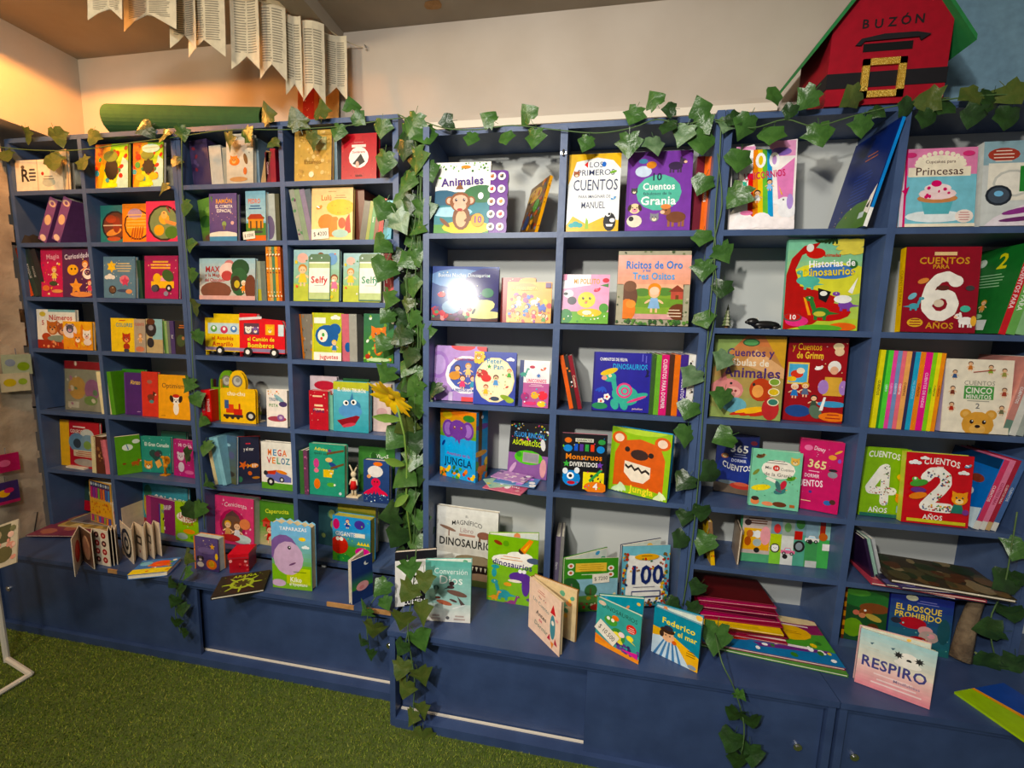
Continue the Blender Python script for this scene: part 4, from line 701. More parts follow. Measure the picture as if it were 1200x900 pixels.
# fifth shelf, right bookcase
z = ZR[5]
def a(d):
    d.g('58b888', '9ab8c0', 0, 100)
    for x, w, c in ((0, 33, 'c8b8b0'), (33, 13, 'b8d02a'), (46, 14, 'dfe2de'), (60, 13, '58a890'), (73, 14, '4a9a5a'), (87, 13, '4fb05a')): d.r(x, 0, w, 100, c)
    d.r(0, 0, 33, 18, '58a878'); d.r(33, 0, 13, 26, '8ad04a'); d.r(33, 64, 13, 36, '7a9aa8'); d.r(46, 62, 14, 38, '9aa8a0'); d.r(60, 66, 13, 34, '7aa0a8'); d.r(73, 58, 14, 42, '8fb0c0'); d.r(87, 60, 13, 40, '9ac8c0'); d.ln(16, 92, 26, 3, '6a3a22', 5, 2.4); d.r(0, 26, 32, 30, 'eea81a'); d.r(2, 40, 26, 32, 'f0b83a'); d.r(6, 54, 20, 12, 'd8e8e8'); d.e(9, 60, 4, 5, 'c8743a'); d.e(18, 60, 4, 5, 'f4f4f4'); d.e(7, 44, 4, 6, 'b85a2a'); d.e(18, 42, 5, 5, 'a8b8b8'); d.e(18, 26, 3.4, 3.4, '222'); d.e(6, 84, 4, 4, '3a2a2a'); d.e(27, 58, 6, 12, 'f4a8b0')
    d.e(39, 34, 5.5, 6, '222'); d.e(39, 34, 4.2, 4.6, 'f2f2ea'); d.an(39, 34, 3.4, 'f4f4f4', 'bear', 'fff'); d.car(54, 26, 8, 'e87aa0'); d.e(51, 18, 3, 3, '222'); d.e(52, 80, 4, 6, '6a9a5a'); d.r(60, 56, 9, 18, 'c8322e'); d.e(66, 42, 6.5, 7.5, '222'); d.e(66, 42, 4, 5, '8a96a0'); d.e(66, 90, 5, 7, '4a8a4a'); d.car(80, 56, 8, 'f4f0ea'); d.e(78, 54, 2.6, 3, '222'); d.r(88, 66, 6, 34, 'b83a2a'); d.e(92, 66, 5, 5, 'c8642a'); d.r(92, 38, 8, 14, 'f2eeea'); d.r(74, 0, 13, 14, 'c8ccc8'); d.e(40, 76, 4, 6, 'd84a4a')
F('wide board book with yellow bus and tabbed vehicle panels', z, 868, 970, 607, 657, 667, '58b888', a, name='board_book', rc=.008, t=.02, lean=3, group=FO)
def a(d): d.r(0, 0, 100, 100, 'a8937c'); d.r(0, 0, 8, 100, '4a3a30'); d.r(0, 95, 100, 5, '4a3a30')
F('plain brown board book standing almost edge-on', z, 857, 863, 612, .17, .03, 'a8937c', a, t=.006, lean=1, name='board_book', group=FO)
S('leaning left behind ivy on fifth shelf', z, 833, 612, .005, [(5, 'yellow and orange', 'e8b81a', lambda d: (d.r(0, 45, 100, 55, '7ab0c8'), d.r(0, 70, 100, 30, '8a6a4a'), d.dots(2, 6, 'd8432a 3a2a1a', (10, 20, 90, 45), (15, 30))))], tilt=-8, dep=.17)
for k, (px, nm, c) in enumerate(((1024, 'dark purple', '2a1a3a'), (1028, 'pale green', '9ac0b0'), (1033, 'silver', 'b8bcc0'))):
    S(f'{"first second third".split()[k]} of three leaning thin books beside dark pile', z, px-2, 632, .02+.01*k, [(4, nm, c)], tilt=-17, dep=.17, group='three thin books beside the dark pile')
for k, (cx, cy, w, h, r, c, lab, cc) in enumerate(((1065, 672, .24, .2, -12, '2a2a5a', 'dark blue book at the bottom of the dark pile', '5a5a9a 33335a c8b87a'), (1098, 676, .33, .22, -6, 'b84a5a', 'thin rose book in the dark pile', '8a3a4a d88'), (1106, 672, .32, .21, -2, '2c2a40', 'navy book in the dark pile', '5a5a8a 222'), (1110, 669, .32, .22, 2, '3a3064', 'violet book in the dark pile', '4a4a8a 222'), (1100, 661, .34, .22, -8, '3d3528', 'brown forest book on top of the dark pile', '4f4a30 2e3a24 6a5436 8a7a5a 5a3a26'))):
    flat(lab, z, cx, cy, w, h*.92, .008 if k < 4 else .012, r, c, lambda d: d.dots(k+3, 40, cc, r=(4, 12)), world=(1.84+.025*k-(.02 if k == 4 else 0), .075-.008*k, 0), dz=(0, .009, .018, .027, .036)[k], group='dark pile of large flat books')
# bottom cells, right
z = ZR['b']
def a(d):
    d.r(0, 0, 100, 100, 'dfdfd8'); d.g('c8c4ba', 'e8e8e2', 40, 100); d.t('EL', 50, 90, 3, '444', 8, b=0); d.t('MAGNÍFICO', 50, 82, 6, '333', 50, b=0, arc=2.5); d.t('Libro', 50, 72, 6, 'a88', 26, b=0); d.r(38, 64, 26, 3, 'b88a7a'); d.t('DINOSAURIOS', 52, 55, 10, '1c1c1c', 94); d.e(19, 72, 14, 2.6, '8a6a5a', -15); d.r(20, 62, 2, 8, '8a6a5a'); d.e(78, 68, 11, 6, '8a5a4a'); d.r(70, 60, 3, 5, '7a5a4a'); d.r(84, 60, 3, 5, '7a5a4a')
    d.e(72, 26, 34, 18, '7a6a52'); d.e(60, 34, 28, 8, '8a7a60'); d.e(74, 22, 30, 8, '2a1a18')
    for k in range(6): d.p([(52+k*7, 26), (56+k*7, 26), (54+k*7, 20)], 'ece4d0')
    d.e(80, 10, 36, 10, 'a88a72'); d.e(75, 2, 45, 8, '5a6a3a')
F('tall white encyclopedia titled El Magnífico Libro Dinosaurios', z, 510, 581, 597, .07, .05, 'dfdfd8', a, t=.024, lean=3, inner='8a8a8a', group=FO)
def a(d):
    d.r(0, 0, 100, 100, '7ab51d'); d.e(50, 66, 42, 13, 'f6f4ea'); d.e(64, 74, 26, 9, 'f6f4ea'); d.t('dinosaurios', 50, 61, 8, '3d3272', 80, -4); d.ln(48, 71, 46, 2, 'd89a6a', 4); d.e(20, 90, 9, 4, '8a3222', -20); d.e(36, 90, 6, 6, '5a9a1d'); d.e(68, 82, 7, 6, '3a2a1a'); d.p([(64, 84), (74, 78), (90, 98), (82, 100)], 'e8862a'); d.p([(70, 84), (74, 82), (84, 95)], 'f2c83a'); d.e(92, 70, 14, 6, '4a5a78'); d.dino(34, 20, 17, '2f98a0', -1); d.e(14, 46, 5, 9, '2f98a0'); d.e(16, 55, 8, 4, '2f98a0'); d.e(66, 44, 22, 11, '5a3290'); d.e(78, 32, 8, 20, '5a3290'); d.e(56, 38, 14, 3, 'f4ead8'); d.e(66, 53, 4, 4, 'f4f4f4'); d.e(74, 53, 4, 4, 'f4f4f4'); d.e(92, 45, 7, 7, '4a4a78'); d.dino(16, 12, 9, 'e89a2a', 1); d.e(42, 32, 8, 4, 'e8a03a'); d.dino(52, 8, 10, '8a3a78', 1); d.e(90, 14, 10, 4, '5a4a8a')
F('bright green book titled dinosaurios in dark letters', z, 570, 628, 630, 706, 716, '7ab51d', a, t=.02, lean=2, opn=16, pages='f0ecdc', group=FO, dz=.005)
S('standing at the divider beside the green animal panorama', z, 647, 629, .06, [(6, 'grey and violet', '6a6078', sp('Diario', 'ccc', 40)), (4, 'grey', '8a8884')], dep=.14, tilt=1, group='grey books by the divider')
def a(d):
    d.r(0, 0, 100, 100, '3f8a2a'); d.r(20, 76, 58, 16, 'e8c050'); d.ln(49, 88, 50, 4, 'b88a2a', 4); d.ln(50, 70, 50, 1, 'e0ecd0'); d.r(0, 16, 100, 46, '8ab8c8'); d.e(10, 44, 20, 22, '2a5a2a'); d.e(50, 40, 12, 12, '3a6a3a'); d.r(48, 24, 3, 20, '5a4a2a'); d.r(12, 24, 3, 30, '6a6a5a'); d.r(0, 0, 100, 30, '4f8a35'); d.e(50, 24, 40, 7, '6aa04a'); d.e(80, 24, 18, 5, '9a8a5a'); d.dots(6, 26, 'c8a03a 8a5a3a 2a4a1a e8d8a8 a83a2a', (4, 4, 96, 34), (2, 5))
    for x, y in ((11, 88), (11, 75), (86, 82), (86, 70)): d.e(x, y, 6, 5, 'e8e8dc'); d.e(x, y, 3, 2.6, 'c85a3a')
    d.e(60, 8, 10, 6, 'b83a2a')
pb = F('green animal panorama book with price tag, bench back row', z, 660, 722, 655, 718, 715, '3f8a2a', a, t=.02, lean=2, opn=20, group=FO, dz=.021)
def a(d):
    d.g('5aa8c0', '7ac0d0', 0, 100); d.p([(8, 6), (88, 6), (90, 78), (80, 84), (60, 80), (12, 86)], 'f4f2ea'); d.dots(8, 60, 'c83a2a e8b83a 3a6a3a 8a5a2a 2a3a6a f2f2f2', (0, 0, 100, 12), (2, 4)); d.dots(9, 40, 'c83a2a e8b83a 3a6a3a 8a5a2a 2a3a6a', (84, 10, 100, 90), (2, 5)); d.dots(10, 30, 'c83a2a e8b83a 8a5a2a 2a3a6a', (0, 10, 10, 90), (2, 4)); d.e(50, 83, 26, 7, 'f0b01a'); d.ln(50, 84, 30, 1, '7a4a1a'); d.t('100', 50, 54, 30, '22306a', 76); d.ln(46, 33, 62, 1, '9a9aa8'); d.r(20, 16, 62, 11, '22306a'); d.r(22, 18, 58, 7, 'f4f2ea'); d.dots(11, 14, 'c83a2a e8b83a 3a6a3a 8a5a2a', (12, 60, 88, 80), (2, 3.4))
F('blue and white book with the large number 100', z, 727, 782, 640, .02, 709, '5aa8c0', a, t=.022, lean=3, spine='22305a', opn=14, pages='f4f0e0', group=FO, dz=.021)
stk = [('white-striped maroon', '9a2a40'), ('dark maroon', '5a1220'), ('yellow', 'e8c01a'), ('maroon', '8a2038'), ('magenta', 'b02a5c'), ('dark plum', '4a1024'), ('raspberry', 'a02850'), ('wine red', '6a1828'), ('rose red', 'b83260'), ('brown red', '5a1a1c')]
for k, (cn, cc) in enumerate(stk):
    flat(f'{cn} magazine, {ORD[k]} from the front of the staggered stack', z, 0, 0, .29, .17, .006, [-3, 2, -1, 1, 3, -2, 1, -3, 2, 0][k], cc, (lambda d: (d.r(0, 8, 100, 5, 'f0dcd8'),)) if k == 0 else (lambda d: (d.ln(50, 10, 60, 2, 'b8900a', 4),)) if k == 2 else None, world=(1.262+[0, .006, -.004, .005, 0, -.006, .003, 0, .004, 0][k], -.005+(.0 if k < 3 else .018)+.0125*k, 0), dz=.0402+.0066*k, group='magazines in the staggered stack', name='magazine', cat='magazine', pages=('e8d8c8', 'c84a68')[k % 2])
def a(d):
    d.r(0, 0, 100, 100, '8a2a5a'); d.r(0, 0, 100, 30, '2f78b0'); d.p([(0, 30), (0, 60), (60, 50), (100, 66), (100, 28), (50, 34)], '4f9a35'); d.e(20, 34, 24, 8, 'b83a2a'); d.e(70, 62, 20, 10, 'e8b83a'); d.ln(70, 63, 26, 2, '8a5a1a', 4); d.ln(72, 84, 40, 2, 'f2d8e0', 6, 3); d.e(80, 93, 22, 5, 'e8d0a0'); d.p([(40, 22), (96, 30), (96, 24), (44, 14)], '6a3080'); d.ln(66, 26, 50, 1, 'f2e8f0', h=5); d.dots(3, 20, 'fff e8c83a 3a7a2a', (2, 4, 98, 50), (1.4, 3))
flat('large colouring magazine with blue edge under the maroon stack', z, 0, 0, .45, .24, .009, -4, '8a2a5a', a, world=(1.335, -.035, 0), dz=.0304, name='magazine', cat='magazine')
flat('thick cream-edged colouring magazine at the bottom of the stack', z, 0, 0, .46, .24, .009, -6, '4f8a3a', None, world=(1.335, -.045, 0), dz=.0207, name='magazine', cat='magazine')
def a(d):
    d.r(0, 0, 100, 100, '1f4a26'); d.e(50, 80, 60, 24, '2a6a30'); d.e(30, 92, 30, 10, '4a8a35'); d.e(70, 66, 34, 14, '7a4426'); d.e(52, 58, 16, 8, '8a4a28'); d.e(50, 60, 3, 3, 'f4f4ea'); d.e(30, 54, 8, 7, 'c8705a'); d.e(44, 50, 8, 7, 'c8805a'); d.e(70, 48, 20, 8, 'b8a04a', -20); d.e(25, 25, 24, 26, '6a9a2a'); d.e(70, 24, 16, 20, '5a3018'); d.r(0, 0, 6, 100, 'c8842a')
    for k in range(6): d.r(0, k*18, 6, 8, '5a2a1a')
F('dark green forest dinosaur book in the bottom right cell', z, 985, 1036, 691, .045, .035, '1f4a26', a, t=.014, lean=4, group=FO)
def a(d):
    d.g('2a6a6a', '2a2f88', 0, 100); d.e(34, 94, 10, 6, 'd8d8b8'); d.ln(60, 90, 36, 2, '8a8ac8', 4); d.t('EL BOSQUE', 46, 76, 10, 'f0d05a', 74); d.t('PROHIBIDO', 46, 63, 10, 'f0d05a', 76); d.e(38, 50, 23, 12, 'b82a35'); d.e(60, 40, 12, 9, 'd8a0a0'); d.e(12, 50, 9, 6, '2a2a3a'); d.e(66, 30, 16, 12, 'b8a098'); d.e(70, 32, 6, 5, 'e0a0a8'); d.e(50, 16, 20, 14, 'a82a2a'); d.dots(3, 16, '6ab8a8 9ad0d0 e8e8a0', (20, 4, 98, 60), (.8, 2)); d.e(88, 44, 10, 26, '1f4f5a')
F('blue forest book titled El Bosque Prohibido', z, 1038, 1111, 699, .035, .01, '2a2f88', a, t=.016, lean=4, group=FO)
# standing on the right-hand benches
z = ZR['n']
def a(d):
    d.r(0, 0, 100, 100, 'e8e6e2'); d.r(0, 84, 100, 16, '1c1a22'); d.p([(58, 0), (100, 0), (100, 50), (74, 44), (60, 26)], '17161c'); d.e(35, 66, 20, 18, 'f4f3f0'); d.p([(10, 30), (30, 60), (20, 20)], 'cfccc8'); d.e(60, 76, 14, 8, 'c8c4c0'); d.p([(70, 60), (92, 84), (80, 84)], 'b8b4b0'); d.r(22, 0, 78, 14, '14131a'); d.t('LUMEN', 46, 7, 8, 'f2f2f2', 52)
F('black and white book behind hanging ivy leaves on the bench', z, 463, 512, 646, 712, 707, 'e8e6e2', a, t=.02, lean=6, opn=0, spine='1c1a22', group=FO)
def a(d):
    d.g('a8cfc8', '5fb0a4', 30, 100); d.g('e8e4dc', 'c8dcd4', 0, 30); d.t('Conversión', 56, 84, 9, 'e6f2ee', 74, b=0); d.t('Dios', 56, 70, 14, 'f4f8f4', 56, b=0); d.e(70, 48, 23, 6, '7a5a50', -14); d.p([(70, 44), (88, 30), (80, 26)], '5a4a48'); d.e(56, 58, 8, 4, '4a3236'); d.e(58, 64, 6, 5, '3a2a30'); d.p([(50, 58), (40, 54), (50, 56)], '333'); d.e(42, 32, 18, 5, 'b86a52', -14); d.e(28, 40, 6, 3, '6a3a30'); d.e(62, 36, 9, 2.5, '5a3a38', -20); d.e(24, 56, 6, 6, '2f5a58'); d.e(24, 52, 3, 10, '7a9a94'); d.ln(24, 9, 22, 2, 'b8a8a0', 5, 2.6); d.ln(76, 9, 26, 2, 'b8a8a0', 5, 2.6); d.e(50, 7, 4, 4, '555'); d.e(74, 26, 16, 2, 'e8eeea', 20)
F('pale teal book with birds titled Conversión Dios', z, 498, 551, 658, 727, 730.5, '7fc0b4', a, t=.014, lean=2, opn=7, pages='f4f2ec', group=FO)
def a(d):
    d.r(0, 0, 100, 100, 'eed0ba'); d.ln(40, 88, 26, 2, 'b84a3a', 4); d.t('Un Cuento', 40, 64, 7, '4a7a7a', 56, -6, b=0); d.t('Antes', 42, 44, 8, '333', 44, -4); d.t('de', 40, 34, 6, 'c83a5a', 16); d.t('Dormir', 42, 22, 8, '7a8a7a', 50, -4); d.dots(3, 5, '333 c83a3a', (15, 74, 60, 78), (1.4, 2)); d.e(78, 42, 8, 26, '4a8a98'); d.p([(70, 66), (86, 66), (78, 84)], 'c83a3a'); d.e(78, 50, 4, 5, 'f0e8d8'); d.p([(70, 26), (62, 14), (72, 14)], 'b83a4a'); d.p([(86, 26), (94, 14), (84, 14)], 'b83a4a'); d.p([(73, 14), (83, 14), (78, 2)], 'f0902a'); d.e(90, 60, 4, 3, 'e8a0a0')
F('cream rocket board book standing open on the bench', z, 619, 655, 690, 734, 770, 'eed0ba', a, t=.03, lean=0, opn=24, pages='e8d0a8', spine='8f6530', inner='e0c89a', name='board_book', group=FO)
def a(d):
    d.r(0, 0, 100, 100, '3f9e98'); d.p([(0, 22), (40, 10), (100, -6), (100, -20), (0, -20)], 'f08a3a'); d.r(0, 0, 100, 10, 'f0963a'); d.t('DINOSAURIOS', 52, 86, 9, '1f4a3a', 80, -3, b=0); d.e(12, 92, 9, 5, 'd8c0a8'); d.e(34, 62, 15, 11, '4a9a3a'); d.e(44, 72, 8, 6, 'e87a3a'); d.e(28, 66, 4, 4, 'f2f2e0'); d.e(38, 65, 4, 4, 'f2f2e0'); d.e(52, 38, 17, 15, '3f8a3a', -40); d.e(48, 34, 11, 12, 'e8d84a', -40); d.e(52, 30, 16, 6, 'e8d84a', -40); d.e(80, 64, 11, 10, 'd8403a'); d.ln(80, 66, 15, 3, 'f4e0d8', 4); d.p([(74, 44), (92, 34), (78, 38)], 'f2d83a'); d.e(78, 44, 8, 6, 'f2e04a'); d.dots(7, 26, '5a3a8a 6a4a98 3a2a6a', (50, 10, 98, 26), (3, 5)); d.p([(60, 14), (96, 20), (98, 8)], 'd83a98'); d.e(60, 44, 7, 6, 'f0d8d8')
pd = F('teal touch-and-feel board book titled Dinosaurios with price tag', z, 697, 748, 711, 752, 779, '3f9e98', a, name='board_book', rc=.01, t=.026, lean=1, opn=34, spine='2a7a78', inner='2a9ab0', pages='d8e8d0', group=FO)
def a(d):
    d.r(0, 0, 100, 100, '1f86a0'); d.p([(0, 60), (34, 58), (100, 30), (100, 0), (0, 0)], 'f0b41a'); d.p([(0, 40), (36, 48), (56, 34), (84, 0), (0, 0)], 'c8dce8')
    for k in range(5): d.p([(4+k*14, 0), (10+k*14, 0), (30+k*5, 44), (27+k*5, 44)], '4a80b0')
    d.t('Federico', 54, 80, 12, 'f2dc4a', 74, 0); d.t('y el mar', 68, 63, 11, 'f2dc4a', 52, 0); d.e(34, 48, 14, 13, 'e8b48a'); d.e(32, 60, 16, 7, '3a2418'); d.e(34, 66, 10, 6, '2a2a3a'); d.e(20, 50, 5, 8, '3a2418'); d.e(48, 40, 5, 5, 'd8622a'); d.ln(84, 36, 20, 3, '7a5a1a', 5, 1.6); d.e(88, 6, 9, 5, '8a9aa8'); d.e(29, 50, 1.6, 1.8, '222'); d.e(38, 50, 1.6, 1.8, '222')
F('teal and yellow book titled Federico y el mar', z, 763, 817, 722, 763, 789, '1f86a0', a, name='board_book', rc=.01, t=.03, lean=1, opn=12, spine='1f86a0', pages='8ab8c8', group=FO)
def a(d):
    d.g('e8909c', 'eed0c8', 0, 45); d.g('e8dcc8', 'a8d4d8', 45, 100); d.e(66, 70, 14, 12, 'f2efe6'); d.star(53, 74, 7, '2a2a2c', 8, .5); d.star(80, 73, 7, '2a2a2c', 8, .5); d.e(67, 69, 3.4, 2.6, '222'); d.e(66, 62, 18, 6, 'f2efe6'); d.t('RESPIRO', 49, 46, 18, '4a4a88', 88, 0); d.ln(50, 27, 70, 1, 'f6dcdc', h=2.6); d.ln(55, 18, 70, 2, 'f6dcdc', 7, 2.6); d.t('Mindfulness', 68, 26, 5, '8a7a9a', 40, b=0); d.p([(14, 80), (20, 82), (17, 77)], '4a6a78'); d.p([(42, 82), (48, 84), (45, 79)], '4a6a78'); d.ln(20, 70, 20, 1, 'c8c8b8', h=.8)
F('pale blue and pink book titled Respiro standing on the bench', z, 1001, 1089, 750, 799, 832, 'cfdcd4', a, t=.022, lean=3, opn=9, pages='f2ecc8', spine='d8b0b0', group=FO)
def a(d): d.r(0, 0, 100, 100, '2a4a9a'); d.p([(0, 0), (60, 0), (50, 50), (34, 100), (0, 100)], '9ac01f'); d.p([(60, 0), (66, 0), (55, 50), (40, 100), (34, 100)], 'e8a03a'); d.e(80, 60, 14, 8, 'd8785a'); d.ln(74, 40, 30, 2, 'c8d8f0', 5)
flat('lime and blue magazine lying over the bench edge at right', z, 0, 0, .21, .27, .007, 21, '9ac01f', a, name='magazine', cat='magazine', world=(2.002, -.276, 0))
# ================================================================ LEFT BOOKCASES
LY = LF+.012
z = ZL[1]
def a(d): d.r(0, 0, 100, 100, 'efe2c8'); d.r(46, 0, 2, 100, 'c8b89a'); d.t('R', 20, 52, 40, '1c1a18', 24); d.ln(36, 66, 16, 4, '4a4a4a', 11, 6); d.e(58, 55, 3, 3, 'b83a2a'); d.e(70, 26, 14, 7, 'b8c0b0'); d.ln(70, 44, 24, 2, '8a8a7a', 8, 3); d.e(16, 78, 4, 3, '6a5a4a')
F('cream box with a large black letter R on top shelf', z, 12, 66, 188, LY, None, 'efe2c8', a, t=.05, lean=2, name='boxed_book', group=FO)
F('narrow cream board standing beside the letter R box', z, 67, 80, 176, LY+.02, LY+.005, 'd9c4a0', None, t=.012, lean=2, group=FO)
def holo(hole):
    def a(d):
        d.g('d8d83a', '8ac83a', 0, 100); d.p([(0, 0), (40, 100), (0, 100)], 'f0742a'); d.p([(0, 0), (18, 0), (50, 100), (30, 100)], 'f4a83a'); d.p([(60, 0), (100, 0), (100, 60), (84, 70)], 'b8e0d8'); d.dots(6, 26, 'd8382a 3a8a4a f2e23a 8a4a2a 4aa0b0', r=(4, 9)); d.e(50, 44, 20, 28, '241f16') if hole == 1 else d.star(52, 46, 22, '241f16', 9, .8); d.e(48, 72, 22, 14, '7a8a3a'); d.r(38, 3, 30, 8, 'f4e83a')
    return a
def hb(d): holo(2)(d); d.e(60, 86, 30, 12, 'a8d8d8'); d.e(18, 68, 9, 9, 'd8382a'); d.e(16, 50, 9, 9, '4a9a4a'); d.e(26, 22, 14, 10, 'b8b83a'); d.e(70, 24, 16, 10, 'e8b82a'); d.star(52, 46, 22, '241f16', 9, .8)
F('shiny orange and green book with an oval dark hole', z, 112, 150, 169, LY, None, 'd8d83a', holo(1), t=.012, lean=5, group=FO)
F('shiny yellow book with a star-shaped dark hole', z, 156, 191, 167, LY, None, 'd8c83a', hb, t=.014, lean=5, spine='e8e0d0', group=FO)
S('in the upper cell of grey and purple books', z, 223, 165, LY+.03, [(21, 'dark purple', '3a2f58', lambda d: d.dots(3, 5, '7a2a3a 5a4a7a', (10, 5, 40, 95), (8, 14)), 0, -4), (14, 'pale grey', 'b8bcb8', None, 6, -2), (8, 'mid grey', '8a9490', None, 8)], dep=.17, group='upper cell grey and purple books')
def a(d): d.g('b8b4a4', 'd8d2c4', 0, 100); d.e(30, 46, 20, 14, 'e07a3a'); d.an(28, 48, 14, 'e8823a', 'cat', 'f0b070'); d.e(72, 50, 7, 18, '6a4a2a', 15); d.e(70, 26, 7, 12, 'c86a3a'); d.e(45, 10, 34, 8, 'b88a5a'); d.e(55, 82, 18, 10, 'e8e4d8'); d.dots(2, 10, '7a6a4a c8a87a', (10, 60, 90, 96), (1.4, 3))
F('grey fantasy book with an orange fox creature on top shelf', z, 266, 297, 157, LY+.005, None, 'b8b4a4', a, t=.02, lean=3, group=FO)
S('beside the fox creature book', z, 299, 162, LY+.03, [(6, 'blue grey', '7a94a8'), (7, 'tan', 'b89468', None, 16, 14), (6, 'maroon', '7a1f2f', sp('Cuentos', 'd8a0a0', 40), 16), (6, 'dark red', '9a2436', None, 12)], dep=.16, group='maroon and tan books beside the fox book')
def a(d): d.r(0, 0, 100, 100, 'c8a050'); d.dots(8, 50, 'd8b468 b8904a e0c080', r=(2, 6)); d.r(55, 60, 32, 26, 'a8a870'); d.r(58, 63, 26, 20, 'b8b888'); d.t('Estamos', 50, 38, 8, '8a6428', 64, b=0); d.e(47, 13, 7, 7, 'f0e4c0'); d.t('Cartas', 30, 82, 8, '9a7430', 34, b=0)
F('golden ochre book in the top right cell', z, 345, 388, 153, LY, None, 'c8a050', a, t=.02, lean=4, group=FO)
S('between the gold and red books on top shelf', z, 390, 160, LY+.03, [(6, 'grey blue', '8aa4b0')], dep=.16)
def a(d): d.r(0, 0, 100, 100, 'b81f2c'); d.dots(9, 24, '8a1420 d84a4a', r=(1, 2)); d.e(50, 48, 28, 27, 'f2ece4'); d.r(30, 70, 40, 6, 'e8d8d0'); d.t('Sombrero', 50, 60, 5, 'b81f2c', 38); d.p([(32, 34), (56, 56), (68, 38), (52, 30)], '161418'); d.e(46, 32, 5, 9, 'e8b0a0'); d.t('tinta', 50, 9, 6, '3a1418', 26); d.ln(50, 80, 36, 1, 'e89a9a')
F('crimson book with a white oval label on top shelf', z, 400, 441, 157, LY, None, 'b81f2c', a, t=.03, lean=3, pages='a81c28', group=FO)
z = ZL[2]
for k, px in enumerate((50, 66)):
    S(f'game box leaning right, {"nearer the dark cloth" if k == 0 else "nearer the divider"}', z, px-7, 231, LY+.005, [(11, 'purple', '7a4a80', lambda d: (d.e(50, 88, 42, 30, 'd8b8a0'), d.e(50, 50, 38, 50, 'e0b890'), d.e(50, 8, 36, 30, 'e8c8b0'), d.e(50, 88, 20, 16, '7a4a80')))], tilt=27, dep=.16, name='game_box', group='purple game boxes')
def circ(base, ring, inn):
    def a(d):
        d.r(0, 0, 100, 100, base); d.e(55, 46, 50, 46, ring); d.e(55, 46, 44, 41, 'd8b060' if inn == 2 else '7a8a5a' if inn == 3 else '6a3a2a')
        if inn == 1: d.e(50, 30, 30, 10, 'd8924a', 15); d.e(60, 50, 14, 26, '8a3a2a'); d.r(10, 46, 70, 3, 'c8b8a0'); d.e(40, 64, 20, 12, 'a84a30'); d.e(50, 12, 26, 7, 'b85a3a')
        if inn == 2:
            d.e(55, 46, 44, 41, 'f0a03a'); d.e(46, 74, 26, 16, 'a890b0')
            for q in range(5): d.e(36+q*9, 24, 3, 22, 'b85a2a', -12); d.r(16, 38+q*8, 70, 2.4, 'f4c06a')
        if inn == 3: d.e(78, 22, 20, 16, '4f7a2a'); d.e(56, 56, 16, 14, 'f4b04a'); d.e(56, 66, 10, 10, 'f0c070'); d.p([(56, 56), (94, 46), (90, 38), (60, 46)], 'f09a5a'); d.e(40, 28, 16, 14, 'e8a83a'); d.dots(3, 8, 'c8344a 7a2a3a', (50, 66, 92, 88), (2, 4))
    return a
F('teal book with a round picture, first of the three circle-cover books', z, 117, 148, 241, LY+.03, None, '2f7a78', circ('2f7a78', '241a1a', 1), t=.02, lean=4, group=FO)
F('orange book with a round striped picture among circle-cover books', z, 144, 176, 239, LY+.012, None, 'f08a3a', circ('f08a3a', '3a2412', 2), t=.015, lean=4, group=FO)
F('pink book with a round picture, last of circle-cover books', z, 172, 210, 236, LY-.006, None, 'e84a6a', circ('e84a6a', '2a1a14', 3), t=.015, lean=4, group=FO)
def a(d): d.g('6a4a35', '6a9a3a', 0, 30); d.g('5a8a35', '7aa84a', 30, 100); d.e(40, 50, 40, 20, '3a6a2a'); d.e(70, 74, 26, 10, '8ab85a'); d.e(60, 14, 40, 10, '7a5444')
F('green countryside book leaning left beside purple comet book', z, 229, 245, 233, .13, LY+.02, '6a9a3a', a, t=.012, lean=-4, spine='d8d8c0', group=FO)
def a(d): d.g('5a4478', '6a5488', 0, 100); d.t('RAMÓN', 54, 84, 9, 'f0a83a', 60); d.t('EL COMETA', 54, 73, 6.5, 'efe8e0', 62); d.t('ESPACIAL', 54, 64, 6.5, 'efe8e0', 54); d.e(50, 6, 70, 22, 'e8e0d0'); d.r(0, 0, 100, 10, '4a8ab0'); d.e(54, 36, 8, 9, '8aa05a'); d.r(50, 24, 8, 10, '7a6a4a'); d.dots(4, 12, 'f0d8b0 e8a8a0', (5, 40, 95, 60), (1, 2)); d.e(84, 38, 6, 6, 'e0b0a8')
F('dark purple space book titled Ramón el Cometa Espacial', z, 246, 278, 227, LY, None, '5a4478', a, t=.02, lean=3, pages='c8c8c0', group=FO)
def a(d): d.g('a8c8d0', '7ab0c8', 40, 100); d.r(0, 0, 100, 36, '4a7a2f'); d.t('PEDRO', 44, 80, 9, 'd8642a', 62); d.ln(48, 69, 66, 2, '2a5a8a', 5, 2.4); d.e(20, 46, 14, 8, '4a8a3a'); d.e(80, 46, 14, 8, '5a8a3a'); d.r(12, 26, 76, 20, 'd88a2a'); d.p([(6, 44), (94, 44), (76, 54), (24, 54)], 'a83a22'); d.r(20, 22, 8, 18, '5a3a1a'); d.r(50, 22, 8, 18, '5a3a1a'); d.r(72, 22, 8, 18, '5a3a1a'); d.e(60, 18, 26, 6, '3a3a3a'); d.r(0, 0, 100, 11, 'e86a2a')
pp = F('light blue book titled Pedro with a handwritten price tag', z, 289, 312, 224, LY, None, '7ab0c8', a, t=.02, lean=2, group=FO)
S('right of the light blue Pedro book', z, 313, 227, LY+.02, [(11, 'white and grey', 'b8bcb4', lambda d: d.e(40, 30, 50, 110, '6a5a78')), (5, 'dark olive', '4a4a34')], dep=.17, group='books right of the Pedro book')
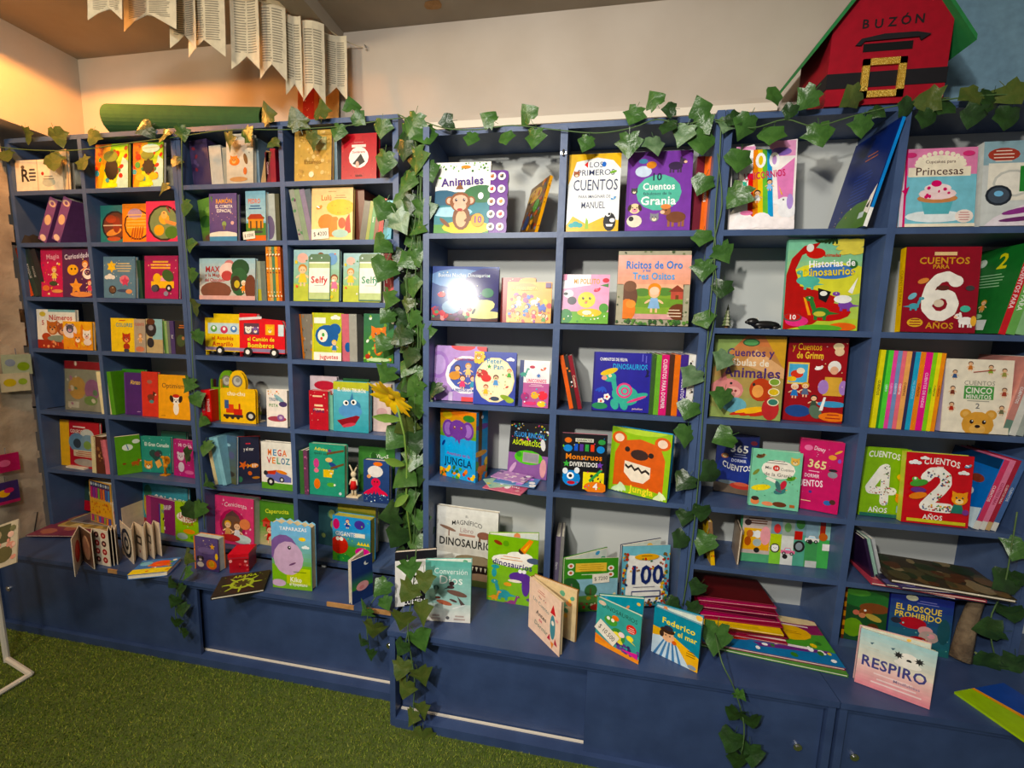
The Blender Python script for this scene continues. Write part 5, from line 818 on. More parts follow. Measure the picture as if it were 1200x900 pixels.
S('in the fan of leaning magazines', z, 340, 218, LY+.01, [(6, 'grey', '9a9a8a', lambda d: d.dots(2, 6, '5a8a5a 6a3a5a', (10, 10, 90, 90), (20, 40)), 0, -11), (6, 'pale green', '8a9a7a', None, 2, -11), (6, 'mauve', '8a7a90', None, 2, -11), (7, 'slate', '55606a', None, 2, -11)], dep=.17, group='fan of leaning magazines')
def a(d): d.g('f4d88a', 'f2c488', 0, 100); d.e(70, 62, 34, 18, 'f4c030'); d.t('Lulú', 36, 81, 10, 'c86a2a', 26); d.ln(70, 84, 30, 2, '8a6a3a', 4); d.ln(50, 92, 26, 1, 'b88a4a'); d.e(36, 34, 20, 18, 'f0873a'); d.p([(40, 6), (64, 6), (62, 44), (50, 44)], 'f08a3a'); d.e(58, 40, 7, 5, 'f0873a'); d.e(74, 32, 9, 12, 'e85a2a'); d.p([(80, 10), (96, 14), (92, 50), (84, 40)], 'c83a2a'); d.e(70, 12, 20, 9, 'a8c8b8'); d.dots(6, 20, 'f6c83a e89a2a', (45, 48, 98, 70), (1, 2)); d.bird(18, 62, 7, 'e8943a')
pl = F('pale orange book titled Lulú with a price tag', z, 365, 413, 213, LY-.004, None, 'f4d88a', a, t=.016, lean=4, pages='e8d8b0', group=FO)
S('right of the Lulú book', z, 416, 222, LY+.03, [(12, 'reddish brown', '6a3626'), ], dep=.16)
S('in the leaning row by the ivy', z, 421, 236, LY+.005, [(7, 'grey', '6a665a', None, 0, 10), (4, 'olive', '9aa04a', None, 0, 10), (5, 'green', '5a9a5a', sp('Luna', 'ddd', 40), 0, 10), (5, 'brown', '8a5a44', None, 0, 9), (6, 'red', 'c83a3a', None, -3, 9), (5, 'teal', '3a98a0', sp('Mar', 'cff', 40), -1, 6), (5, 'sky blue', '5ab0c8', None, -1, 5)], dep=.17, group='leaning colour books by the ivy')
z = ZL[3]
S('in the leaning group of the third row left end', z, 24, 291, LY+.005, [(5, 'red orange', 'd8562a', None, 0, -14), (6, 'dark green', '2a3a30', sp('BOSQUE', 'aaa', 40), 0, -13), (5, 'black green', '1f2a28', sp('NOCHE', 'aaa', 40), 0, -13), (6, 'charcoal', '23242a', None, 0, -13)], dep=.16, group='leaning group of the third row')
def fiesta(base, tc, t1):
    def a(d): d.r(0, 0, 100, 100, base); d.t(t1, 52, 84, 10, tc, 84, 4); d.dots(4, 22, 'f0b83a e86a3a f4e0c8 8a3a6a', (4, 4, 96, 72), (2, 5)); d.kid(58, 52, 20, 'f0d060', 'e8983a'); d.e(54, 28, 18, 8, '3a4a2a'); d.e(70, 12, 24, 6, 'e8a060'); d.e(22, 18, 16, 10, 'e87a4a')
    return a
S('pressed beside the magenta Magia book', z, 45.5, 294, .13, [(3, 'orange', 'c86a2a'), (3, 'moss green', '5a6a2a')], dep=.1, group='two thin books beside the magenta book')
F('magenta book titled Magia in the third row', z, 49, 76, 290, LY, None, 'c82a5a', fiesta('c82a5a', 'f4a8b8', 'Magia'), t=.014, lean=4, group=FO)
def a(d): d.r(0, 0, 100, 100, '52204f'); d.t('Curiosidades', 52, 85, 10, 'e8dce8', 90, 5); d.e(34, 56, 18, 14, 'f0b02a'); d.e(30, 58, 3, 3, '321'); d.e(42, 58, 3, 3, '321'); d.kid(74, 62, 18, 'f0a06a', 'd88a3a'); d.e(82, 48, 16, 14, 'f0ece8'); d.e(82, 51, 10, 8, '52204f'); d.star(44, 22, 22, 'f0a04a', 5, .5); d.e(60, 6, 36, 7, 'e8965a'); d.kid(88, 26, 14, 'd84a6a', 'a83a3a'); d.dots(6, 18, 'f4e8a0 f0b0c8', r=(1, 2))
F('dark purple book titled Curiosidades in the third row', z, 74, 110, 289, LY-.006, None, '52204f', a, t=.014, lean=4, group=FO)
def a(d): d.r(0, 0, 100, 100, '5a7f98'); d.star(26, 76, 16, 'e8c03a', 6, .6); d.ln(64, 82, 50, 4, 'c8b88a', 6, 2.6); d.cloud(20, 50, 12, 'e0e0dc'); d.e(66, 44, 15, 12, 'd87a8a'); d.star(68, 40, 14, 'c84a6a', 5, .5); d.e(28, 20, 12, 11, '3a2a22'); d.e(28, 20, 9, 8, '6a4a35'); d.e(62, 18, 20, 4, '3a4a6a'); d.e(80, 16, 10, 6, 'd89a6a'); d.dots(2, 16, 'e8e0c0', r=(.8, 1.6))
F('grey blue night book with yellow star in the third row', z, 122, 159, 301, LY, None, '5a7f98', a, t=.016, lean=4, group=FO)
S('between the blue night book and the pink car book', z, 161, 305, LY+.02, [(7, 'dark green', '2c4a35')], dep=.16)
def a(d): d.r(0, 0, 100, 100, 'a82a5a'); d.ln(48, 84, 62, 3, 'e8b04a', 7, 4); d.dots(6, 18, 'e8b8c0 f0d0a0', r=(1, 2.4)); d.car(54, 28, 34, 'f0b82a', 'e8a0b8'); d.e(30, 24, 10, 9, '4a4a5a'); d.e(64, 12, 7, 6, '8a8aa0'); d.e(70, 54, 18, 14, '3a5a2a', -30); d.e(38, 48, 12, 12, 'e8b83a')
F('magenta book with a yellow car in the third row', z, 170, 209, 300, LY, None, 'a82a5a', a, t=.016, lean=4, group=FO)
def a(d): d.g('c8b8a8', '9ac0cc', 0, 100); d.t('MAX', 24, 74, 14, 'b83a3a', 26); d.t('y la Magia', 26, 60, 8, 'a84a3a', 34); d.t('del Chocolate', 28, 48, 8, 'b83a3a', 36); d.e(54, 84, 9, 8, 'c87a7a'); d.e(52, 68, 16, 14, 'e8c8c0'); d.e(50, 58, 10, 8, 'b84a4a'); d.e(30, 22, 28, 14, '7a4a3a'); d.e(74, 76, 16, 14, '1f4a2a'); d.e(72, 44, 16, 22, '2a5a35'); d.e(66, 40, 9, 12, '3a2a1a'); d.e(68, 38, 5, 6, 'c8b03a'); d.kid(80, 36, 8, 'e8842a', 'e8e0d0'); d.e(92, 30, 10, 20, '6a3a2a'); d.r(0, 0, 100, 10, 'd8a8a0')
F('pale blue landscape book with a green wizard shape', z, 234, 299, 303, LY, None, '9ac0cc', a, t=.016, lean=4, group=FO)
S('right of the pale blue wizard book', z, 300, 306, LY+.02, [(7, 'olive and grey', '9aa08a', lambda d: d.r(0, 0, 100, 30, 'b8b03a')), (6, 'grey green', '6a7468')], dep=.16, group='books right of the wizard book')
S('in the tight row of orange readers', z, 314, 287, LY, [(3.4, c, h_, (lambda d: d.dots(2, 8, 'f2e0c0 8a3a1a', (10, 4, 90, 96), (20, 40)))) for c, h_ in (('orange', 'd8863a'), ('tan', 'c8a060'), ('green', '4a7a5a'), ('amber', 'e09a3a'), ('rust', 'c8643a'))], dep=.16, group='tight row of orange readers')
def selfy(tc, right):
    def a(d):
        d.g('8ab83a', '9ac0c8', 0, 100); d.r(0, 0, 100, 34, 'b8c04a'); d.e(20, 84, 12, 10, 'e8b0a0'); d.kid(20, 56, 18, 'f0c84a', 'c8843a'); d.kid(60, 82, 14, 'e89a4a', '7a4a2a'); d.e(84, 82, 12, 12, '6a9ac8'); d.kid(90, 40, 14, 'd87a9a', '8a4a2a'); d.dots(9, 20, 'f2e8d8 e86a4a 4a8a4a f0c83a', r=(1.5, 4))
    return a
def phone(tc, bk_, s=1):
    T = bk_; q = MB(); w, h = .105, .2
    P = [(0, 0), (w, 0), (w, h-.012), (w-.012, h), (.012, h), (0, h-.012)]
    q.prism(P, -.0040, -.0012, hx('5a7a5a')); A = Art(q, w, h, lambda u, v, n: (u*w/100, -.0041-.00005*n, v*h/100))
    A.r(3, 3, 94, 80, 'f0ece0'); A.r(3, 70, 94, 10, 'b8c88a'); A.r(3, 3, 94, 14, 'b8c88a'); A.t('Selfy', 50, 45, 14, tc, 80); A.e(14, 91, 4, 4, 'cdd'); A.e(60, 92, 3, 3, 'cdd'); A.ln(50, 32, 60, 1, '999')
    o = q.build('phone_panel', 'print', T); o.location = (.075, 0, .004)
s1 = F('farm animal book with phone panel reading Selfy in red', z, 344, 397, 293, LY, None, '9ac0c8', selfy('c83a3a', 0), t=.018, lean=4, rc=.01, name='board_book', group=FO); phone('c8343a', s1)
s2 = F('farm animal book with phone panel reading Selfy in green', z, 402, 445, 297, LY, None, '8ab84a', selfy('3a8a6a', 1), t=.018, lean=4, rc=.01, name='board_book', group=FO); phone('2f8a6a', s2)
S('right of the green Selfy book', z, 447, 297, LY+.02, [(4, 'white and red', 'd8d0c8', lambda d: d.r(0, 60, 100, 30, 'c83a3a')), (6, 'crimson', 'b82a3a', sp('Cuentos', 'eee', 40)), (5, 'pale red', 'd86a6a')], dep=.16, group='red spines right of the green Selfy book')
z = ZL[4]
F('grey book with dark red triangles at the left end of the fourth row', z, 24, 34, 363, LY+.03, None, '8a8580', lambda d: (d.dots(4, 8, '4a4644 b8b0a8', r=(10, 20)), d.p([(10, 50), (90, 50), (50, 30)], '7a2a2a'), d.r(0, 20, 100, 10, '8a3a3a')), t=.012, lean=3, group=FO)
F('yellow and brown book beside the Números book', z, 33, 44, 364, LY+.018, None, 'd8b03a', lambda d: (d.r(0, 78, 100, 22, '7a4a3a'), d.e(60, 88, 30, 14, 'b8a0a0'), d.dots(4, 6, 'b8843a e8c860', (5, 5, 95, 60), (6, 16))), t=.012, lean=3, group=FO)
def a(d): d.g('f0e8d8', 'f4f0e6', 20, 100); d.r(0, 0, 100, 22, 'a83a28'); d.r(30, 94, 70, 6, '7ab0b8'); d.t('Números', 62, 80, 13, 'c83a3a', 62, b=1); d.t('5', 16, 66, 12, 'b83a3a', 14); d.an(40, 52, 15, 'c8743a', 'cat', 'e8b080'); d.an(66, 50, 14, 'a85a35', 'bear', 'd8a888'); d.e(16, 88, 8, 5, 'd8c04a'); d.e(24, 30, 12, 8, 'b84a2a'); d.e(60, 26, 34, 7, '8a9a88'); d.dots(3, 12, 'e86a4a f0a070', (4, 3, 96, 20), (2, 4))
F('white book titled Números in the fourth row', z, 45, 90, 363, LY+.008, None, 'f0e8d8', a, t=.014, lean=3, group=FO)
def a(d): d.g('e8943a', 'f0b01a', 0, 100); d.e(24, 66, 24, 20, 'e8d8d8'); d.an(24, 74, 13, '4a4a5a', 'bear', 'c8a0b8'); d.an(50, 40, 15, 'e88a2a', 'cat', 'f4e8d8'); d.e(66, 66, 5, 20, 'd87a1a'); d.an(82, 52, 14, 'f0ece4', 'cat', 'e8b8a8'); d.e(84, 28, 14, 9, 'e8d8d0'); d.dots(3, 10, 'f4c84a e86a3a', (4, 2, 96, 24), (2, 5))
F('yellow book with small cartoon animals in the fourth row', z, 75, 109, 377, LY-.008, None, 'f0b01a', a, t=.014, lean=3, group=FO)
def a(d): d.r(0, 0, 100, 100, 'ecc822'); d.t('COLORES', 58, 80, 11, '3a8a9a', 72); d.ln(50, 92, 36, 1, 'c84a3a', h=2.4); d.an(66, 40, 18, 'b8402a', 'cat', 'e89a6a'); d.e(66, 16, 14, 12, 'a83a2a'); d.dots(8, 12, 'b8642a d8932a', (4, 10, 96, 60), (1, 2)); d.e(66, 4, 12, 6, '3a3a4a')
F('yellow book titled Colores in the fourth row', z, 131, 158, 373, LY, None, 'ecc822', a, t=.012, lean=3, group=FO)
def a(d): d.r(0, 0, 100, 100, 'a89a88'); d.t('CUENTO', 50, 84, 8, 'a83a3a', 86); d.kid(55, 46, 30, 'd8a060', 'b8743a'); d.e(50, 10, 40, 20, 'c87a5a')
F('taupe book with a small figure beside Colores', z, 158, 171, 374, LY-.004, None, 'a89a88', a, t=.012, lean=3, group=FO)
def a(d): d.r(0, 0, 100, 100, 'b8a478'); d.r(40, 40, 60, 60, '8ab8c0'); d.e(30, 70, 34, 40, '241f22'); d.e(30, 92, 26, 16, '5a2f1a'); d.e(30, 74, 16, 14, '8a8a92'); d.e(26, 30, 22, 26, '22222a')
F('sand-coloured book with a dark furry figure in the fourth row', z, 172, 191, 374, LY, None, 'b8a478', a, t=.012, lean=3, group=FO)
S('before the dark monster cover', z, 192, 376, LY+.01, [(3, 'green', '4a7a3a'), (3, 'light green', '8aa86a'), (3, 'grey', '6a7068'), (5, 'purple', '4a3a6a', sp('Sol', 'ccc', 40))], dep=.15, group='spines before the dark monster cover')
F('very dark book with a green monster at the row end', z, 206, 219, 376, LY-.002, None, '26221e', lambda d: (d.e(50, 40, 40, 46, '3a4a2a'), d.ln(60, 84, 60, 2, 'b86a3a', 6, 3), d.e(70, 48, 12, 14, 'a8744a')), t=.012, lean=3, group=FO)
def vehicle(label, x0, x1, yt, Y, base, kind, t1, t2):
    bus = kind == 'bus'
    def a(d):
        d.r(0, 12, 100, 8, '8a7a98'); d.r(8 if bus else 10, 52, 34 if not bus else 84, 26, 'c8dce0' if bus else '5a3a4a')
        if bus: d.e(24, 64, 9, 8, '6aa84a'); d.e(52, 62, 10, 9, 'd8486a'); d.e(78, 64, 9, 8, '5a8ac8'); d.e(24, 66, 4, 4, 'fff'); d.e(52, 64, 4, 4, 'fff'); d.e(78, 66, 4, 4, 'fff')
        else: d.an(20, 62, 7, 'e8e4e0', 'bear'); d.an(36, 62, 7, '7a5a98', 'bear'); d.r(58, 52, 20, 24, 'f0a03a'); d.an(68, 63, 7, 'f4c03a', 'cat'); d.r(86, 50, 12, 26, 'c8d8dc'); d.p([(0, 84), (50, 88), (50, 94), (0, 90)], 'e0d8d8')
        d.t(t1, 48, 42, 9, 'f0e04a' if not bus else 'c8321f', 60); d.t(t2, 48, 28, 11, 'f0e04a' if not bus else 'c8321f', 80)
    o = F(label, z, x0, x1, yt, Y, None, base, a, t=.02, lean=3, name='vehicle_board_book', out=[(0, 10), (100, 10), (100, 66), (94, 84), (92, 86), (40, 90), (38, 100), (0, 100)] if not bus else [(0, 10), (100, 10), (100, 98), (92, 100), (24, 100), (24, 90), (0, 90)], group='vehicle-shaped board books')
    w = o.children[0].data
    W = max(v.co.x for v in w.vertices); H = max(v.co.z for v in w.vertices)
    for u in ((.2, .78) if not bus else (.42,)):
        q = MB(); q.prism([(H*.11*math.cos(k*.39), H*.11*math.sin(k*.39)) for k in range(16)], -.005, .018, hx('1c1c20')); q.prism([(H*.055*math.cos(k*.52), H*.055*math.sin(k*.52)) for k in range(12)], -.0062, -.004, hx('e8e8e4'))
        e = q.build('wheel', 'print', o); e.location = (W*u, 0, H*.115)
    return o
vehicle('red fire engine board book half hidden behind the yellow bus', 225, 268, 373, LY+.05, 'c8202a', 'truck', 'Camión', 'Bomberos')
vehicle('yellow bus-shaped board book', 241, 284, 368, LY+.025, 'f0c81a', 'bus', 'el Autobús', 'Amarillo')
vehicle('red fire engine board book with white ladder in front', 281, 334, 368, LY, 'd8232c', 'truck', 'el Camión de', 'Bomberos')
F('grey illustrated book leaning beside the blue elephant book', z, 352, 366, 368, .12, LY+.012, '8a8274', lambda d: (d.dots(4, 16, '5a5448 b8b0a0 c87a3a', r=(4, 10)), d.r(0, 0, 14, 100, 'e8853a')), t=.012, lean=-3, spine='e8853a', group=FO)
def a(d): d.r(0, 0, 100, 100, 'b8c03a'); d.e(50, 52, 40, 34, '1f5a9a'); d.e(78, 66, 20, 18, '1f5a9a'); d.e(36, 52, 17, 20, 'f0e8d8'); d.e(38, 54, 5, 6, '4a9a4a'); d.e(32, 46, 4, 5, 'd84a3a'); d.r(6, 78, 40, 12, 'f0ecdc'); d.cloud(80, 90, 12, 'f0ecdc'); d.kid(76, 34, 16, '3a7ab8', 'e0b83a'); d.r(0, 0, 100, 17, 'f2ece0'); d.t('juguetes', 58, 8, 9, 'c8323a', 64); d.r(0, 0, 6, 100, 'd8c82a')
F('olive green book with a blue animal titled juguetes', z, 366, 400, 367, LY, None, 'b8c03a', a, t=.02, lean=3, group=FO)
S('right of the juguetes book', z, 401, 368, LY+.01, [(9, 'rose', 'c86a78', lambda d: d.e(80, 30, 40, 60, '1f5a9a')), (9, 'grey', '9a9a90')], dep=.16, group='rose and grey spines right of juguetes')
def a(d): d.g('3f7a2a', '2a6a4a', 0, 100); d.an(50, 56, 26, 'd8742a', 'cat', 'f0b870'); d.e(50, 30, 16, 24, 'c8642a'); d.dots(5, 24, '6a9a2a 8ab84a e8a030 f0f0e0', r=(3, 7)); d.e(50, 6, 40, 6, 'b8d0a0'); d.e(14, 12, 8, 8, 'a83a2a')
F('green jungle book with an orange tiger partly under ivy', z, 426, 461, 368, LY, None, '2a6a4a', a, t=.014, lean=3, group=FO)
z = ZL[5]
S('at left of the green and purple books, fifth row', z, 124, 436, LY, [(6, 'cream', 'e8dcb0'), (6, 'ivory', 'e0d4a8'), (5, 'green', '5a9a2a')], dep=.16, tilt=-3, group='cream spines of the fifth row')
F('green book standing behind the purple book, fifth row', z, 142, 168, 433, LY+.06, None, '3f8a35', None, t=.014, lean=3, group=FO)
def a(d): d.r(0, 0, 100, 100, '512a72'); d.t('Abrazo', 62, 78, 10, 'e8c05a', 56); d.r(0, 0, 8, 100, '6a3a8a'); d.ln(76, 8, 26, 1, 'c8a8d8')
F('violet book titled Abrazo in the fifth row', z, 147, 168, 437, LY+.024, None, '512a72', a, t=.016, lean=3, group=FO)
def a(d): d.r(0, 0, 100, 100, 'd8483f'); d.e(50, 78, 16, 10, 'a86a5a'); d.beast(56, 46, 26, '7a3a2a', '5a2a1f'); d.e(60, 34, 14, 9, '4a8a8a')
F('coral red book behind the yellow Optimismo book', z, 167, 186, 436, LY+.016, None, 'd8483f', a, t=.014, lean=3, group=FO)
def a(d): d.r(0, 0, 100, 100, 'f0a41a'); d.t('Optimismo', 52, 76, 11, '2a2422', 82, b=0); d.e(56, 44, 14, 13, 'f4ece0'); d.e(42, 46, 6, 10, '2a1a16', 20); d.e(70, 46, 6, 10, '2a1a16', -20); d.e(56, 53, 11, 5, 'c8322a'); d.e(56, 24, 9, 17, 'f4ece0'); d.e(52, 44, 1.6, 2, '222'); d.e(60, 44, 1.6, 2, '222'); d.e(56, 40, 3, 2, '222'); d.ln(16, 6, 18, 1, '8a5a1a')
F('yellow book titled Optimismo with a white puppy', z, 186, 223, 440, LY, None, 'f0a41a', a, t=.016, lean=4, group=FO)
S('at the left end beside the tabbed train books', z, 236, 457, LY+.005, [(5, 'red', 'c8323a', sp('TRENES', 'f0d8d0', 45)), (6, 'scarlet', 'd83a3a', sp('TRENES', 'f0d8d0', 45))], dep=.16, group='red spines beside the train books')
def tabbook(label, x0, x1, yt, Y, base, ring, full):
    out = [(0, 0), (100, 0), (100, 60), (97, 64), (72, 64)]+[(50+24*math.cos(math.radians(q)), 72+26*math.sin(math.radians(q))) for q in range(0, 181, 20)]+[(26, 64), (3, 64), (0, 60)]
    def a(d):
        d.e(50, 78, 15, 15, '7a7468'); d.e(50, 78, 11, 11, 'b8b8b0'); d.e(52, 80, 6, 6, '8a8a84')
        if full: d.t('chu-chu', 46, 55, 8, 'f6ecd0', 78); d.r(16, 18, 22, 16, 'd8442a'); d.r(38, 14, 24, 12, 'c8322a'); d.r(12, 26, 12, 16, '3a5a8a'); d.r(52, 26, 5, 10, 'b82a2a'); d.r(8, 10, 56, 5, '3a2a2a'); [d.e(q, 10, 5, 5, '2a2422') for q in (18, 34, 50)]; d.e(86, 14, 14, 12, '2a2422'); d.e(86, 14, 7, 6, 'c8c8c0')
        else: d.t('chu', 12, 55, 8, 'e8f0d0', 20)
    F(label, z, x0, x1, yt, Y, None, base, a, t=.016, lean=2, out=out, name='tab_board_book', pages=base, group='tabbed train board books')
tabbook('dark red tabbed train book, rearmost', 243, 279, 433, LY+.07, '6a2a26', 0, 0)
tabbook('green tabbed train book in the middle', 248, 286, 433, LY+.045, '6a9a2a', 0, 0)
tabbook('yellow tabbed train book in front', 259, 300, 433, LY+.02, 'f0bc1a', 0, 1)
def a(d): d.r(0, 0, 100, 100, 'ece4dc'); d.e(62, 76, 30, 9, '8ab0b8', -35); d.e(80, 62, 20, 12, '4a3a6a'); d.t('TREN', 34, 74, 8, '3a6a8a', 44); d.t('PISTA', 34, 58, 8, '4a8a4a', 44); d.e(50, 22, 46, 12, 'a84a5a'); d.e(68, 26, 18, 14, '8a5a98'); d.e(68, 26, 8, 7, 'c8b0c8'); d.dots(4, 10, 'd84a3a e8b03a', (6, 84, 60, 96), (2, 4))
F('small white board book with purple wheels beside the bunny', z, 313, 337, 457, LY-.004, None, 'ece4dc', a, t=.025, lean=2, rc=.006, name='board_book', group=FO)
def a(d): d.r(0, 0, 100, 100, 'c8b8c0'); d.e(55, 60, 32, 28, 'e8b898'); d.e(55, 82, 40, 16, 'b83242'); d.e(42, 60, 8, 8, '1c1a1a'); d.e(68, 60, 3, 3, '222'); d.e(55, 24, 36, 18, 'b83242')
F('pirate face book behind the small red box', z, 364, 395, 441, LY+.07, None, 'c8b8c0', a, t=.016, lean=2, group=FO)
def a(d): d.r(0, 0, 100, 100, 'b8303a'); d.ln(50, 60, 60, 2, 'f0d0a8', 10, 5); d.t('Pijama', 50, 50, 10, '3a2a5a', 60); d.dots(4, 10, 'f0e0c0 e89a8a', r=(2, 4)); d.r(20, 84, 50, 4, 'e8c8a0')
F('small red book in front of the pirate face', z, 363, 385, 458, LY+.004, None, 'b8303a', a, t=.03, lean=1, rc=.005, name='board_book', group=FO)
S('between the small red book and the shark', z, 386, 463, LY+.02, [(5, 'mint', '7ab8a0')], dep=.1)
F('dark green book behind the shark book', z, 402, 432, 444, LY+.08, None, '2a5a35', None, t=.014, lean=2, group=FO)
def a(d): d.g('3a9aa8', '6ab8c8', 0, 100); d.r(0, 84, 100, 16, 'b8b83a'); d.t('EL GRAN TIBURÓN', 52, 84, 7, 'f0ece0', 80, -2); d.e(52, 52, 26, 18, '3f7aa8'); d.p([(46, 62), (58, 62), (54, 80)], '3f7aa8'); d.e(48, 42, 34, 18, '5a94c8'); d.e(36, 58, 8, 7, 'f4f4f0'); d.e(58, 60, 8, 7, 'f4f4f0'); d.e(37, 58, 4, 4, '111'); d.e(57, 60, 4, 4, '111'); d.p([(10, 22), (30, 26), (66, 34), (76, 32), (60, 14), (30, 8)], '8a1f2a'); d.e(44, 14, 20, 5, 'c84a5a', 12)
for_teeth = None
F('turquoise shark board book with open red mouth', z, 391, 432, 448, 505, 508, '4aa6b4', a, t=.028, lean=2, rc=.012, name='board_book', pages='8ac0c8', group=FO)
F('pink and white book behind the sunflower', z, 437, 458, 450, LY+.05, None, 'd8c0b8', lambda d: (d.ln(50, 84, 70, 2, 'b83a4a', 7, 4), d.e(50, 40, 30, 26, 'c8a0a0')), t=.014, lean=2, group=FO)
z = ZL[6]
def a(d): d.r(0, 0, 100, 100, 'b82a35'); d.r(0, 0, 24, 100, 'e8b01f'); d.ln(50, 86, 42, 1, 'f0d8d0', h=3); d.t('COLECCIÓN', 50, 78, 7, 'f4ece0', 46); d.e(70, 70, 18, 13, 'c8ccc8'); d.e(44, 54, 22, 18, '6a90b0'); d.e(72, 50, 22, 20, '7a9ab0'); d.e(44, 52, 10, 9, '2a3a4a'); d.e(70, 50, 10, 8, '7a9a4a'); d.r(34, 24, 62, 14, 'd8c8a8'); d.ln(64, 34, 50, 3, 'b84a3a', 4, 1.6); d.e(64, 12, 30, 7, 'a8a098')
F('red and yellow activity pack in the sixth row at left', z, 62, 107, 493, LY+.05, LY+.03, 'b82a35', a, t=.014, lean=3, group=FO)
flat('white folded leaflet lying before the red activity pack', z, 94, 546, .13, .05, .008, -4, 'e0dcd0', None, name='leaflet', cat='leaflet')
S('at the left divider of the sixth row', z, 110, 512, LF+.004, [(5, 'cream', 'e0d4a8', None, 0, 4), (11, 'dark brown', '5a2f20', lambda d: d.dots(3, 6, '8a5a35 b88a5a', (20, 10, 80, 80), (8, 18)), 0), (6, 'pink', 'd87a88', None, 4, -5)], dep=.16, group='brown and pink books at the divider')
def a(d): d.r(0, 0, 100, 100, '5a9a1f'); d.e(48, 70, 22, 18, 'dfe8d8'); d.t('1', 48, 71, 14, '2a6aa8', 14, 12); d.e(84, 84, 16, 12, 'dfe8d8'); d.beast(74, 28, 20, 'b8602a', 'a85020'); d.e(30, 28, 8, 5, '8a3a1a')
F('bright green book with the number 1 in a bubble', z, 137, 166, 511, 557.5, 553, '5a9a1f', a, t=.022, lean=2, spine='e8dcb8', group=FO)
def a(d): d.r(0, 0, 100, 100, '2f9080'); d.t('El Gran Corazón', 54, 78, 10, 'eaf2ea', 82, -2); d.heart(50, 48, 20, '1f4a44'); d.e(55, 52, 10, 8, '5a3040'); d.an(24, 20, 14, 'e89a3a', 'cat'); d.p([(46, 30), (62, 38), (70, 22), (56, 12)], 'f0b060'); d.e(86, 36, 12, 14, 'd88a35'); d.dots(4, 16, '6ac0a8 c8e8d8', r=(.8, 1.8))
F('teal book with a dark heart window', z, 166, 201, 512, 553, 555, '2f9080', a, t=.016, lean=3, group=FO)
F('tall dark teal book behind the heart book', z, 190, 219, 506, LY+.1, None, '2a6a5a', None, t=.014, lean=3, group=FO)
def a(d): d.r(0, 0, 100, 100, 'b8327a'); d.t('Mi Osita', 54, 86, 9, 'f0d0e0', 80); d.an(34, 54, 16, 'd8c0d0', 'bear', 'e8d8e0'); d.e(36, 26, 14, 18, 'd8c8d8'); d.e(66, 56, 14, 18, '2a3a24', 30); d.dots(4, 16, 'f0a0c8 f8e0f0', r=(1, 2.4)); d.e(74, 14, 22, 7, 'd86aa0')
F('magenta book with a pale bear in the sixth row', z, 204, 229, 516, 557, 561, 'b8327a', a, t=.016, lean=3, group=FO)
S('in the blue group at left of the fish book', z, 252, 513, LY+.004, [(4, 'cream', 'd8c89a', None, 6, -9), (5, 'light blue', '7ab0c0', None, 0, -9), (5, 'sky blue', '8ac0d0', None, 0, -9)], dep=.16, group='blue group left of the fish book')
def a(d): d.g('5a5a2a', '4a6a88', 0, 100); d.e(50, 20, 34, 14, '3a2a1a'); d.e(60, 60, 24, 20, '5a5a80'); d.e(30, 80, 20, 8, '9ac0d0')
F('slate blue book leaning beside the fish book', z, 264, 277, 511, LY+.05, LY+.02, '4a6a88', a, t=.012, lean=3, group=FO)
def a(d): d.r(0, 0, 100, 100, '1f2038'); d.r(0, 0, 5, 100, 'b8382f'); d.ln(56, 84, 26, 1, 'c83a4a', h=2.6); d.t('y el mar', 58, 74, 7, 'e0dcd8', 40); d.fish(78, 38, 18, 'e88a2a', 1, 'f4f0ea'); d.star(34, 40, 22, 'd8642a', 5, .4, 60); d.e(20, 10, 10, 14, '2f6a4a'); d.e(84, 12, 16, 6, 'b8742a'); d.e(60, 22, 8, 10, 'd8642a', 20)
F('navy book with orange fish in the sixth row', z, 276, 305, 512, .09, 566, '1f2038', a, t=.018, lean=3, spine='b8382f', group=FO)
def a(d): d.r(0, 0, 100, 100, 'eae6dc'); d.r(0, 0, 100, 14, '5a9a2f'); t = 'MEGA'; [d.t(ch, 28+k*16, 79, 13, c, 14) for k, (ch, c) in enumerate(zip('MEGA', ('e8742a', '4a8ab8', 'c83a3a', 'e8742a')))]; [d.t(ch, 26+k*15, 62, 13, c, 14) for k, (ch, c) in enumerate(zip('VELOZ', ('c83a3a', 'e8842a', '4a9a6a', '3a6a98', '4a8a98')))]; d.p([(14, 34), (60, 40), (96, 28), (96, 18), (54, 16), (14, 26)], '6a70b0'); d.p([(18, 38), (50, 42), (44, 32), (16, 32)], 'c8402a'); d.e(66, 38, 18, 5, 'e8842a', -10); d.e(30, 16, 12, 12, '1c1c20'); d.e(30, 16, 5, 5, 'e8e4e0'); d.e(14, 34, 7, 7, '2a2a30'); d.e(66, 22, 8, 8, '2a2a30'); d.e(66, 22, 4, 4, 'ddd')
F('white race car board book titled Mega Veloz', z, 307, 343, 519, 572, 576, 'eae6dc', a, t=.03, lean=2, pages='e0dcd0', rc=.004, name='board_book', group=FO)
S('left of the teal animal puzzle book', z, 352, 528, LY, [(5, 'green', '3a6a35'), (5, 'plum', '6a3a58', lambda d: d.dots(2, 6, 'c86a9a 9a5a7a', r=(10, 30)))], dep=.16, group='plum and green spines')
